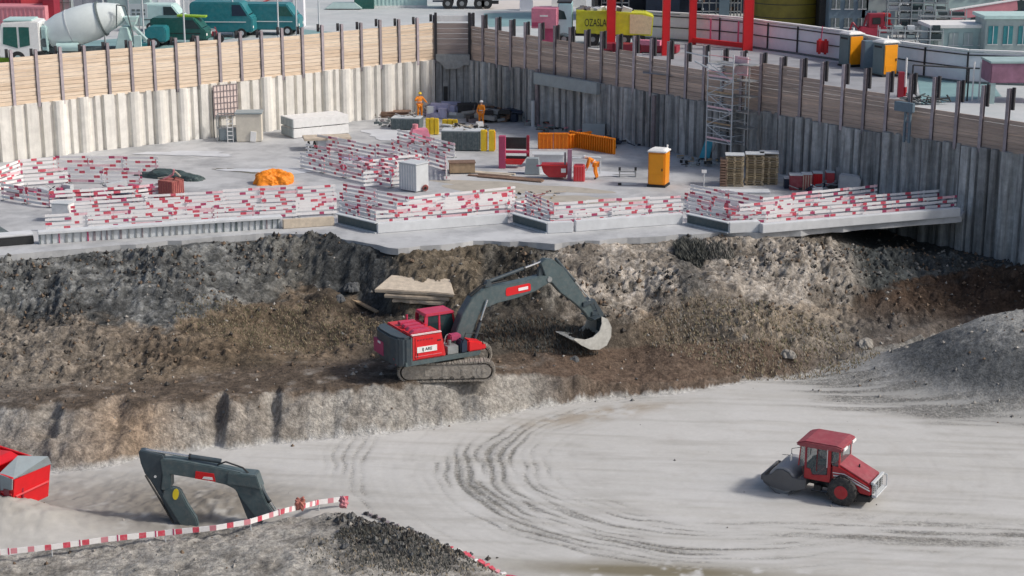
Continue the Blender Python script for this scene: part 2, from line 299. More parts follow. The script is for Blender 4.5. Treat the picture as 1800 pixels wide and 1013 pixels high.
scr = gauss(500, 585, 1.6, 3.0, 2.6); lumpm = np.clip(facem * (1 - .75 * scr) + .38 * (T12 > .02) * (T12 < .98) + .35 * ((YY > y2[:, None]) & (YY < y3[:, None])) + .45 * fgm + .10 * mdm, 0, 1)
ZZ += .55 * (T12 > .02) * (T12 < .98) * np.sin(np.clip(T12, 0, 1) * math.pi) * (np.clip(A2 - A1, 0, .7) * (AC * 1.4) - .12) + .25 * (T12 > .02) * (T12 < .98) * np.sin(T12 * math.pi) * fbm(XX * 1.1, YZ0 * 1.1, 111, 4)
ZZ += lumpm * (.20 * np.clip(A2 - A1, 0, .6) * (AC > .35) + .20 * np.clip(B2 - B1, 0, .5) * (BC * 1.3) + .11 * np.clip(C2 - C1, 0, .5) * (CC * 1.5))
# wheel tracks on the floor: rings round the turning circle
cc = P(1250, 812, ZF); dx, dy = XX - cc.x, (YY - cc.y) * 1.08; RR = np.hypot(dx, dy); TH = np.arctan2(dy, dx)
floorm = (1 - ss(0, .6, YY - y1[:, None] + .6)) * (1 - fgm) * (1 - mdm)
ring = fbm(RR * 2.3, TH * 2.2, 61, 3)
band = np.exp(-((RR - 9.0) / 1.5) ** 2) * ss(-2.95, -2.3, -np.abs(TH + math.pi * .15) + math.pi * .62 - 0) 
left = np.clip((-np.cos(TH) + .55), 0, 1) * (0.25 + .75 * ss(1.2, -.6, dy / 9 * 1.0))
band = np.exp(-((RR - 9.6) / 2.1) ** 2) * left
str_ = fbm(XX * .25, (YY + XX * .10) * 2.6, 67, 4)
swr = P(1600, 935, ZF); sweep = np.exp(-(((YY - swr.y) + (XX - swr.x) * .05) / 1.7) ** 2) * ss(6, 12, XX)
topr = P(1650, 700, ZF); sweep2 = np.exp(-(((YY - topr.y) + (XX - topr.x) * .28) / 3.2) ** 2) * ss(11, 17, XX)
lines = .35 + .65 * ss(-.4, .85, np.sin(RR * 14 + fbm(XX * .5, YY * .5, 63, 2) * 5) + .35 * fbm(XX * 3, YY * 3, 65, 2)); outer = np.exp(-((RR - 15.5) / 1.4) ** 2) * np.clip(-np.cos(TH), 0, 1)
track = floorm * np.clip(band * 1.35 * (.40 + ring * 1.0) * lines + sweep * (.3 + str_) * .9 + sweep2 * (.45 + str_ * 1.5) + outer * .45 * (.3 + ring) * lines + .16 * lines * (.2 + ring) * ss(19, 13, RR) * ss(4, 7, RR) * (1 - .6 * ss(0, 6, dy)) + .05 * (str_ > .3) * str_, 0, 1)
ZZ -= track * .05; ZZ += .10 * np.clip(gauss(1680, 705, ZF, 6.5, 2.6, -.25) * 1.5, 0, 1) * str_; ZZ += floorm * .02 * str_ + floorm * .04 * band * ring

# soil colours, with shade painted into some zones
def lay(c, m, col): return c * (1 - m[..., None]) + np.array(col) * m[..., None]
YZ = YY + 1.3 * ZZ; n1 = fbm(XX * .35, YZ * .35, 71, 5) * .5 + .5; n2 = fbm(XX * 1.6, YZ * 1.6, 73, 4) * .5 + .5; n3 = fbm(XX * 5, YZ * 5, 79, 3, .8) * .5 + .5
c = np.ones(XX.shape + (3,)) * np.array([.515, .51, .502])
c = lay(c, ss(.45, .75, n1) * .35, [.60, .595, .60]); c = lay(c, ss(.5, .85, fbm(XX * .16, (YY + XX * .15) * 1.7, 91, 4) * .5 + .5) * .4, [.44, .425, .39])
c = lay(c, np.clip(track * 1.25, 0, 1) * .66 * ss(.32, .66, n3 * .7 + .3 * n2 + .08), [.17, .155, .12]); c = lay(c, floorm * np.clip(gauss(180, 890, ZF, 5, 2.6) * 1.2, 0, 1) * .65, [.34, .32, .30]); c = lay(c, floorm * ss(.45, .8, str_ * .5 + .5) * .4, [.36, .345, .32])
tan_ = gauss(1010, 737, ZF, 3.0, .7, .35) + gauss(1100, 718, ZF, 2.5, .6, .3); c = lay(c, np.clip(tan_, 0, 1) * .6 * ss(.3, .6, n2), [.33, .25, .16])
bt = gauss(1150, 1004, ZF, 5.0, .7, -.08); c = lay(c, np.clip(bt * 1.2, 0, 1) * ss(.3, .5, n2 + .1), [.22, .19, .12])
pxl = XX / 84 * 3000 + 900                                   # approximate bearing, for soil zones along the face
lb = ss(.0, .05, T12)
lowb = lay(np.ones_like(c) * np.array([.46, .42, .375]), ss(.45, .75, n2) * .5, [.31, .265, .22]); lowb = lay(lowb, ss(500, 440, pxl) * ss(.35, .6, n1) * .7, [.33, .265, .21]); lowb = lay(lowb, gauss(235, 765, 0, 1.6, 3) * .85, [.52, .35, .21]); lowb = lay(lowb, ss(150, 60, pxl) * .7, [.44, .44, .44]); lowb = lay(lowb, ss(500, 640, pxl) * .5, [.46, .44, .41])
lowb = lay(lowb, ss(930, 1010, pxl) * (1 - ss(1480, 1560, pxl)), [.20, .14, .10]); lowb = lay(lowb, ss(.5, .65, fbm(XX * .6, YY * .6, 89, 4) * .5 + .5) * .35, [.22, .18, .145]); c = c * (1 - lb[..., None]) + lowb * lb[..., None]
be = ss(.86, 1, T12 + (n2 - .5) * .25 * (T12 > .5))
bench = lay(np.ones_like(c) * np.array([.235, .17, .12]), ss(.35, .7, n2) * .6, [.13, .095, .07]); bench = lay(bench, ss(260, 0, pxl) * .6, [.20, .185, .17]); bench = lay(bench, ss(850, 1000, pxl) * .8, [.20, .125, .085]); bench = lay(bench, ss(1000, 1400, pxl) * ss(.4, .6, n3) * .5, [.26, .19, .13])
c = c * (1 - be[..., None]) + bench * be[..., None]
ms = ss(.0, .1, T34 + (n2 - .5) * .06)
n4 = fbm(XX * .55, YY * .8, 87, 4) * .5 + .5; mid = lay(np.ones_like(c) * np.array([.30, .215, .14]), ss(.4, .7, n2) * .6, [.19, .13, .085]); mid = lay(mid, ss(.52, .68, n4) * .7, [.085, .07, .055]); mid = lay(mid, ss(.5, .3, n4) * .35, [.30, .24, .17]); mid = lay(mid, ss(360, 60, pxl) * .75, [.37, .325, .275]); mid = lay(mid, gauss(440, 590, 1.5, 3.2, 5) * .4, [.22, .155, .08])
mid = lay(mid, ss(600, 680, pxl) * (1 - ss(1050, 1180, pxl)) * .9, [.115, .10, .085]); mid = lay(mid, ss(1150, 1280, pxl) * (1 - ss(1500, 1560, pxl)) * .85, [.42, .34, .255]); mid = lay(mid, ss(1180, 1210, pxl) * (1 - ss(1230, 1330, pxl)) * .6, [.11, .095, .08]); mid = lay(mid, ss(1500, 1570, pxl) * .85, [.09, .05, .032])
c = c * (1 - ms[..., None]) + mid * ms[..., None]
up = ss(0, .12, T45 + (n2 - .5) * .3) * ss(.8, .97, T34)
upc = lay(np.ones_like(c) * np.array([.27, .28, .28]), ss(.4, .65, n2) * .8, [.11, .12, .125]); upc = lay(upc, ss(.55, .7, n3) * .35, [.36, .37, .38])
upc = lay(upc, ss(.5, .66, n4) * .65, [.10, .105, .11]); upc = lay(upc, ss(330, 520, pxl) * .7, [.20, .19, .165]); upc = lay(upc, ss(500, 560, pxl) * (1 - ss(650, 690, pxl)) * .8, [.07, .08, .09]); upc = lay(upc, ss(660, 700, pxl) * (1 - ss(830, 870, pxl)) * .9, [.24, .185, .12]); upc = lay(upc, ss(840, 880, pxl) * (1 - ss(930, 975, pxl)) * .85, [.09, .075, .055])  # the darkest bands paint the shadow of the hollows into the soil
upr = lay(np.ones_like(c) * np.array([.60, .515, .43]), ss(.5, .7, n2) * .75, [.24, .20, .155]); upr = lay(upr, ss(.5, .65, n3) * .5, [.56, .52, .48]); upr = lay(upr, ss(.5, .64, n4) * .65, [.21, .17, .13]); rm = ss(950, 1010, pxl) * (1 - ss(1500, 1600, pxl)); upc = upc * (1 - rm[..., None]) + upr * rm[..., None]
upc = lay(upc, ss(1520, 1620, pxl), [.10, .115, .12]); upc = lay(upc, ss(1195, 1215, pxl) * (1 - ss(1240, 1270, pxl)) * .8, [.09, .095, .10])  # right end painted dark blue-grey for the shadow of the wall
c = c * (1 - up[..., None]) + upc * up[..., None]
c = lay(c, mdm * .93, [.10, .112, .125]); c = lay(c, mdm * ss(.8, 1.3, (ZZ - ZF) / 2.4 + (n2 - .5) * .5) * .8, [.40, .40, .39]); rr_ = np.clip(gauss(1680, 705, ZF, 6.5, 2.6, -.25) * 1.5, 0, 1) * (1 - mdm) * floorm; c = lay(c, rr_ * (.35 + .65 * ss(-.1, .35, str_)), [.27, .265, .255]); c = lay(c, ss(.02, .1, md) * (1 - mdm) * .4, [.28, .285, .28])  # mound painted dark for its shaded front, crest painted light as sunlit
fg = lay(np.ones_like(c) * np.array([.44, .415, .38]), ss(.45, .7, n2) * .6, [.32, .30, .27]); fgs = np.clip(fgm + holl * .8 + sk, 0, 1); c = c * (1 - fgs[..., None]) + fg * fgs[..., None]
c = lay(c, np.clip(gauss(240, 885, ZF, 6.0, 3.0) * 1.5, 0, 1) * floorm * ss(.2, .55, n2 + .1) * .8, [.30, .275, .245]); c = lay(c, np.clip(gauss(350, 895, ZF, 3.2, 2.2) * 1.5, 0, 1) * ss(.3, .6, n2 + .1) * .8, [.22, .19, .155]); c = lay(c, fgs * ss(.5, .7, fbm(XX * .7, YY * .9, 121, 4) * .5 + .5) * .6, [.21, .19, .165]); c = lay(c, np.clip(gauss(640, 955, ZF, 1.1, 1.3) + gauss(720, 1000, ZF, 1.9, .9), 0, 1) * .85, [.075, .075, .08])
fl_ = floorm * (1 - np.clip(track * 2, 0, 1)); dk = np.where(XX > -99, 1, 1) * (1 - np.clip(fl_ * 1.4, 0, 1)); cell = (AC - .5) * .35 + (BC - .5) * .5 + (CC - .5) * .45; crev_shade = ss(.16, .0, B2 - B1) * .35 * (BC > .4); c *= (1 + lumpm * cell)[..., None]; c *= (1 - lumpm * crev_shade)[..., None]; c *= (1 + (n3 - .5) * (.10 + 1.0 * dk))[..., None]; gr = c.mean(-1, keepdims=True); c = gr + (c - gr) * .72; c *= (1 - .24 * np.clip(lb * .5 + be * .5, 0, 1))[..., None]; c[..., 2] *= .98  # creases between lumps darkened, shade put into the colour
c = np.clip(c * (1 + .0), 0, 1)
nx, ny = XX.shape
vs = np.stack([XX, YY, ZZ], -1).reshape(-1, 3).astype(np.float32)
idx = np.arange(nx * ny).reshape(nx, ny)
q = np.stack([idx[:-1, :-1], idx[1:, :-1], idx[1:, 1:], idx[:-1, 1:]], -1).reshape(-1, 4)
ctr_y = YY[:-1, :-1].reshape(-1)
me = bpy.data.meshes.new('ground'); me.vertices.add(len(vs)); me.vertices.foreach_set('co', vs.ravel())
me.loops.add(q.size); me.loops.foreach_set('vertex_index', q.ravel().astype(np.int32)); me.polygons.add(len(q)); me.polygons.foreach_set('loop_start', np.arange(0, q.size, 4, dtype=np.int32)); me.polygons.foreach_set('loop_total', np.full(len(q), 4, dtype=np.int32))
me.update(calc_edges=True); me.validate()
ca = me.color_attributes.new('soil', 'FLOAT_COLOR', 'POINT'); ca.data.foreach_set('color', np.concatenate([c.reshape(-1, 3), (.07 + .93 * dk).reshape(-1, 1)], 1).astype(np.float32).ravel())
me.polygons.foreach_set('use_smooth', [True] * len(q))
gm = bpy.data.materials.new('soil'); gm.use_nodes = True; t = gm.node_tree; N = t.nodes; L = t.links; b = N['Principled BSDF']; b.inputs['Roughness'].default_value = .95; b.inputs['Specular IOR Level'].default_value = .15
at = N.new('ShaderNodeAttribute'); at.attribute_name = 'soil'; tc = N.new('ShaderNodeTexCoord')
n_ = N.new('ShaderNodeTexNoise'); n_.inputs['Scale'].default_value = 7; n_.inputs['Detail'].default_value = 9; n_.inputs['Roughness'].default_value = .72; L.new(tc.outputs['Object'], n_.inputs['Vector'])
r_ = N.new('ShaderNodeMapRange'); r_.inputs[1].default_value = .3; r_.inputs[2].default_value = .7; r_.inputs[3].default_value = .48; r_.inputs[4].default_value = 1.5; L.new(n_.outputs['Fac'], r_.inputs[0])
m_ = N.new('ShaderNodeMix'); m_.data_type = 'RGBA'; m_.blend_type = 'MULTIPLY'; L.new(at.outputs['Alpha'], m_.inputs[0]); L.new(at.outputs['Color'], m_.inputs[6]); L.new(r_.outputs[0], m_.inputs[7]); L.new(m_.outputs[2], b.inputs['Base Color'])
nb = N.new('ShaderNodeTexNoise'); nb.inputs['Scale'].default_value = 9; nb.inputs['Detail'].default_value = 8; nb.inputs['Roughness'].default_value = .7; L.new(tc.outputs['Object'], nb.inputs['Vector'])
bp = N.new('ShaderNodeBump'); mm_ = N.new('ShaderNodeMath'); mm_.operation = 'MULTIPLY'; mm_.inputs[1].default_value = .95; L.new(at.outputs['Alpha'], mm_.inputs[0]); L.new(mm_.outputs[0], bp.inputs['Strength']); bp.inputs['Distance'].default_value = .16; L.new(nb.outputs['Fac'], bp.inputs['Height']); L.new(bp.outputs[0], b.inputs['Normal'])
MC['soil'] = gm; me.materials.append(gm)
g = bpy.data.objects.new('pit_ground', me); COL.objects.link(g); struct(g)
def gz(x, y):
    i = min(max((x - XS[0]) / step, 0), nx - 2); j = min(max((y - YS[0]) / step, 0), ny - 2)
    return float(ZZ[int(i + .5), int(j + .5)])

LBM, BEM, Y1A = lb.copy(), be.copy(), y1.copy()
# ---------------------------------------------------------------- far ground, street, slab, walls
mat('street', (.50, .52, .53), .85, .10, .35, dirt=.5, dcol=(.36, .43, .44))
mat('slab', (.49, .50, .51), .7, .18, .22, dirt=.9, dcol=(.27, .28, .295), bump=.1); mat('drypatch', (.56, .58, .61), .9, .1, .8)
struct(MB().add([(-900, -300, -1.6), (900, -300, -1.6), (900, 46.5, -1.6), (-900, 46.5, -1.6)], [(0, 1, 2, 3)], 'conc') or bpy.data.objects.new('x', None)) if 0 else None
m = MB(); m.add([(-900, -300, -1.2), (900, -300, -1.2), (900, 900, -1.2), (-900, 900, -1.2)], [(0, 1, 2, 3)], 'conc'); struct(m.build('ground'))
WA = Vector((-46.0, 101.0, 0)); WCL = Vector((-5.9, 131.25, 0)); WCR = Vector((-3.2, 131.25, 0)); WB = Vector((37.0, 82.0, 0))
# street: one sheet round the pit
m = MB(); o_ = [WA + Vector((-.35, .5, 0)), WCL + Vector((-.2, .5, 0)), WCR + Vector((.2, .5, 0)), WB + Vector((.6, .4, 0))]
pts = [(p.x, p.y, ZS) for p in o_]; F = [(-900, 101, ZS), (-900, 900, ZS), (900, 900, ZS), (900, 82, ZS)]
m.add(pts + F, [(0, 1, 5, 4), (1, 2, 6, 5), (2, 3, 7, 6)], 'street')
lo = [(p[0], p[1], -1.1) for p in pts]; m.add(pts + lo, [(0, 4, 5, 1), (1, 5, 6, 2), (2, 6, 7, 3)], 'conc')
m.add([(WB.x + .6, WB.y + .4, ZS), (900, 82, ZS), (900, 82, -1.1), (WB.x + .6, WB.y + .4, -1.1), (WA.x - .35, WA.y + .5, ZS), (-900, 101, ZS), (-900, 101, -1.1), (WA.x - .35, WA.y + .5, -1.1)], [(0, 3, 2, 1), (4, 5, 6, 7)], 'conc')
struct(m.build('street'))
# slab
edge = [P(-400, 478, ZP), P(-100, 458, ZP), P(0, 449, ZP), P(240, 429, ZP), P(450, 411, ZP), P(560, 411, ZP), P(660, 431, ZP), P(700, 437, ZP), P(850, 423, ZP), P(975, 428, ZP), P(1080, 420, ZP), P(1260, 409, ZP), P(1350, 409, ZP), P(1500, 395, ZP), P(1690, 380, ZP)]
e2 = []
for a, b_ in zip(edge[:-1], edge[1:]):
    for k in range(8): 
        q_ = a.lerp(b_, k / 8); q_ = q_ + Vector((0, .10 * math.sin(q_.x * 2.3) + .07 * math.sin(q_.x * 5.1), 0)); e2.append((q_.x, q_.y))
e2.append((edge[-1].x, edge[-1].y))
rs = WCR + (WB - WCR) * ((edge[-1].x + .6 - WCR.x) / (WB.x - WCR.x))
out = e2 + [(rs.x, rs.y), (WCR.x, WCR.y - .02), (WCL.x, WCL.y - .02), (WA.x, WA.y)]
m = MB(); m.prism(out, ZP - .35, ZP, 'slab', 'z'); struct(m.build('slab_floor'))
# drier and darker patches of thin screed laid on the slab
def blot(name, px, py, rx, ry, mt, seed, rz=0, z=ZP + .006, lab=None, kind='structure'):
    c = P(px, py, z); r = random.Random(seed); n = 28; pt = []
    for i in range(n):
        a = 2 * math.pi * i / n; k = 1 + .22 * math.sin(a * 3 + seed) + .12 * math.sin(a * 7 + 2 * seed) + r.uniform(-.06, .06)
        pt.append((c.x + rx * k * math.cos(a) * math.cos(rz) - ry * k * math.sin(a) * math.sin(rz), c.y + rx * k * math.cos(a) * math.sin(rz) + ry * k * math.sin(a) * math.cos(rz)))
    m = MB(); m.add([(a[0], a[1], z) for a in pt], [list(range(n))], mt); o = m.build(name); struct(o); return o
mat('screed', (.40, .37, .32), .9, .15, 1.5); mat('puddle', (.16, .17, .15), .25, .2, 1.5); mat('drypatch', (.58, .60, .63), .9, .1, .8); mat('tealfloor', (.10, .14, .15), .5, .3, .8)
blot('screed_patch', 900, 330, 5.2, 1.6, 'screed', 1, -.25); blot('screed_patch', 1010, 352, 3.4, 1.2, 'screed', 2, 0, ZP + .016); blot('puddle', 415, 300, 1.6, .45, 'puddle', 3, -.5)
for i, (a, b_, c_, d_) in enumerate(((330, 270, 3.2, .9), (480, 300, 3, .8), (1010, 305, 3.5, 1.0), (700, 235, 2.6, 2.2))): blot('dry_patch', a, b_, c_, d_, 'drypatch', 10 + i, -.1, ZP + .026)

def wall_frame(a, b):
    d = b - a; return d.length, math.atan2(d.y, d.x)
def sheet_wall(name, label, a, b, mt, zt, zb, per, seed, flip=1, cut=None):
    Ln, rz = wall_frame(a, b); r = random.Random(seed)
    t = thing(name, label, 'retaining wall', (a.x, a.y, 0), rz)
    s = 0; k = 0
    while s < Ln - .2:
        p = per * r.uniform(.86, 1.14)
        if s + p > Ln: p = Ln - s
        f = p / 1.7; dz = zt(s / Ln) + r.uniform(-.07, .07); d0 = r.uniform(-.08, .08); z0 = zb(s / Ln)
        pr = [(0, 0), (.10, -.20), (.30, -.27), (.52, -.27), (.68, -.21), (.78, 0), (.88, .04), (1.12, .04), (1.2, -.10), (1.52, -.10), (1.58, .06), (1.692, .06)]
        if r.random() < .35: pr = [(0, .02), (.06, -.16), (.7, -.16), (.76, .05), (.95, .05), (1.0, -.13), (1.45, -.13), (1.5, .05), (1.692, .05)]
        pr = [(s + x * f, y * 1.25 + d0) for x, y in pr] + [(s + 1.692 * f, .34), (s, .34)]
        m = MB(); m.prism(pr, z0, dz, mt, 'z'); m.build('sheet_pile', t); s += p; k += 1
    return t, Ln, rz
def plank_fence(name, label, a, b, mt, z0f, z1f, n, posttop, seed, n_off=-.05, dark=(-.14, .0)):
    Ln, rz = wall_frame(a, b); r = random.Random(seed); t = thing(name, label, 'fence', (a.x, a.y, 0), rz); sp = Ln / n
    for i in range(n + 1):
        x = min(max(i * sp, .08), Ln - .08); zt = posttop(i / n) + r.uniform(-.06, .06)
        m = MB(); l_ = z0f(i / n) - .25
        m.box((x, n_off - .10, (l_ + zt) / 2), (.20, .018, zt - l_), 'litpostgrey'); m.box((x, n_off - .005, (l_ + zt) / 2), (.022, .17, zt - l_), 'hbeam'); m.box((x, n_off + .09, (l_ + zt) / 2), (.20, .018, zt - l_), 'hbeam')  # front flange in a paler grey, light from sky and sun painted in
        if dark: m.box((x + dark[0], n_off + .17, zt - .22 - dark[1] / 2), (.17, .12, .55 + dark[1]), 'darkbeam')
        m.build('post', t)
    for i in range(n):
        x0, x1 = i * sp + .115, (i + 1) * sp - .115; zb = z0f((i + .5) / n); zt = z1f((i + .5) / n) + (r.uniform(-.2, .14) if mt == 'plankr' else r.uniform(-.06, .04)); m = MB(); z = zb
        while z < zt - .05:
            h = .26
            m.box(((x0 + x1) / 2, n_off + .02 + r.uniform(-.018, .018), z + h / 2), (x1 - x0, .06, h - .022), mt, ry=r.uniform(-.006, .006)); z += h
        m.build('plank_panel', t)
    return t
lin = lambda *p: (lambda u: float(np.interp(u, [a for a, b in p], [b for a, b in p])))
Ll = (WCL - WA).length; Lr = (WB - WCR).length
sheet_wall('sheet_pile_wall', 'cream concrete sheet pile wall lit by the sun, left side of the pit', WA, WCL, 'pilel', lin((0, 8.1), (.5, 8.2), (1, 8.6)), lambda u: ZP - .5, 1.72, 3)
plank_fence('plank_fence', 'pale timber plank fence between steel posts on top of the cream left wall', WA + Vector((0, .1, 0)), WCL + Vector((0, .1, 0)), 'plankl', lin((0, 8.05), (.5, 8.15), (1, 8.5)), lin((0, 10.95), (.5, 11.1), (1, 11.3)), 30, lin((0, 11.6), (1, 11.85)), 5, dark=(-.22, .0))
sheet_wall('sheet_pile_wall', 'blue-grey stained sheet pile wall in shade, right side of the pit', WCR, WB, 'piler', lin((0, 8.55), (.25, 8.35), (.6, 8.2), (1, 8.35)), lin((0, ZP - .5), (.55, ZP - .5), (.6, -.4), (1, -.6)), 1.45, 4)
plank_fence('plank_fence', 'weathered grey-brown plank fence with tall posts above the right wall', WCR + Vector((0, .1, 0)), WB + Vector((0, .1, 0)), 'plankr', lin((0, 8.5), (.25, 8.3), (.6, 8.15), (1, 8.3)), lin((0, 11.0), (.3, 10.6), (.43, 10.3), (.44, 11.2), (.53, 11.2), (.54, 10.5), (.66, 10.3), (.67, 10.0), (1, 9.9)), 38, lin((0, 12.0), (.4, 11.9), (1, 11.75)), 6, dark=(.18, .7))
# corner piece
t = thing('corner_fence', 'dark plank infill between two posts where both walls meet', 'fence', (WCL.x, WCL.y - .05, 0)); Lc = WCR.x - WCL.x; m = MB(); z = 8.9
while z < 11.3: m.box((Lc / 2, .06, z + .2), (Lc - .3, .08, .375), 'plankd'); z += .4
m.build('plank_panel', t)
m = MB(); m.box((Lc / 2, .06, 11.65), (Lc - .3, .12, .45), 'white'); m.build('top_board', t)
for x in (.06, Lc - .06):
    m = MB(); m.box((x, 0, 10.3), (.2, .2, 3.6), 'darkbeam'); m.build('post', t)
t = thing('corner_wall', 'grey concrete corner wall with a sagging cap block and dark slot', 'wall', (WCL.x, WCL.y - .02, 0)); m = MB()
for i in range(5): m.box((.28 + i * .535, .2 + .05 * (i % 2), 6.4), (.50, .4, 4.9), 'piler')
m.box((Lc / 2, .42, 6.4), (Lc + .4, .1, 5), 'piler'); m.build('panel', t)
m = MB(); m.prism([(.05, 8.95), (Lc - .05, 8.95), (Lc - .02, 8.1), (2.2, 8.12), (1.9, 7.85), (.75, 7.8), (.45, 8.25), (.05, 8.5)], -.35, .05, 'steel'); m.build('cap_block', t, .04)
m = MB(); m.box((.78, -.03, 5.9), (.3, .1, 1.1), 'black'); m.build('slot', t)
# ground closing strip behind the wall tops handled by street sheet
# beams fixed to the right wall
def on_wall(s_): return WCR + (WB - WCR).normalized() * s_
nrm = Vector((-.765, -.644, 0))
uR = (WB - WCR).normalized(); rzR = math.atan2(uR.y, uR.x)
def wall_s(px):  # bearing on the right wall
    k = (px - 900) / FPX; best = min(range(0, 640), key=lambda i: abs((WCR + uR * i * .1).x / ((WCR + uR * i * .1).y * .966 + 4.5) - k)); return best * .1
s0, s1 = wall_s(951), wall_s(1062)
o = MB(); o.box(((s1 - s0) / 2, 0, 0), (s1 - s0, .35, .85), 'greybox'); o = o.build('waling_beam', None, .03); pp = on_wall(s0) + nrm * .55; o.location = (pp.x, pp.y, 8.05); o.rotation_euler = (0, 0, rzR); tag(o, 'long smooth light-grey box beam fixed along the top of the right wall', 'beam')
for px, dz_, ht in ((1182 - 24, 6.4, 3.6), (952, 6.7, 4.0)):
    s_ = wall_s(px); pp = on_wall(s_) + nrm * .42; m = MB(); m.box((0, 0, 0), (.2, .2, ht), 'hbeam'); m.box((0, -.08, 0), (.28, .02, ht), 'hbeam'); o = m.build('steel_post'); o.location = (pp.x, pp.y, dz_); o.rotation_euler = (0, 0, rzR); tag(o, 'rusty steel post running down the face of the right wall' if px > 1000 else 'dark steel post beside the left end of the light-grey box beam', 'post')
o = MB(); o.cyl((0, 0, 0), (0, 0, 1.9), .14, .14, 'palebox', 12); o = o.build('pipe'); pp = on_wall(wall_s(950)) + nrm * .75; o.location = (pp.x, pp.y, ZP); tag(o, 'short pale vertical pipe at the foot of the right wall below the box beam', 'pipe')
# ---------------------------------------------------------------- machines
def text_mesh(txt, size, loc, rot, mt, parent, name='lettering', ext=.006):
    cu = bpy.data.curves.new('t', 'FONT'); cu.body = txt; cu.size = size; cu.extrude = ext; cu.align_x = 'CENTER'; cu.align_y = 'CENTER'
    o = bpy.data.objects.new('t', cu); COL.objects.link(o)
    me = bpy.data.meshes.new_from_object(o.evaluated_get(bpy.context.evaluated_depsgraph_get())); bpy.data.objects.remove(o); bpy.data.curves.remove(cu)
    me.name = name; me.materials.clear(); me.materials.append(MC[mt]); q = bpy.data.objects.new(name, me); COL.objects.link(q); q.location = loc; q.rotation_euler = rot; q.parent = parent; return q
def ram(t, a, b, r=.07, name='hydraulic_cylinder', rod=.5):
    a, b = Vector(a), Vector(b); m = MB(); mid = a.lerp(b, 1 - rod)
    m.cyl(a, mid, r, r, 'slate', 12); m.cyl(mid, mid + (b - mid).normalized() * .08, r * 1.15, r * 1.15, 'black', 12); m.cyl(mid, b, r * .55, r * .55, 'chrome', 10); return m.build(name, t, smooth=True)

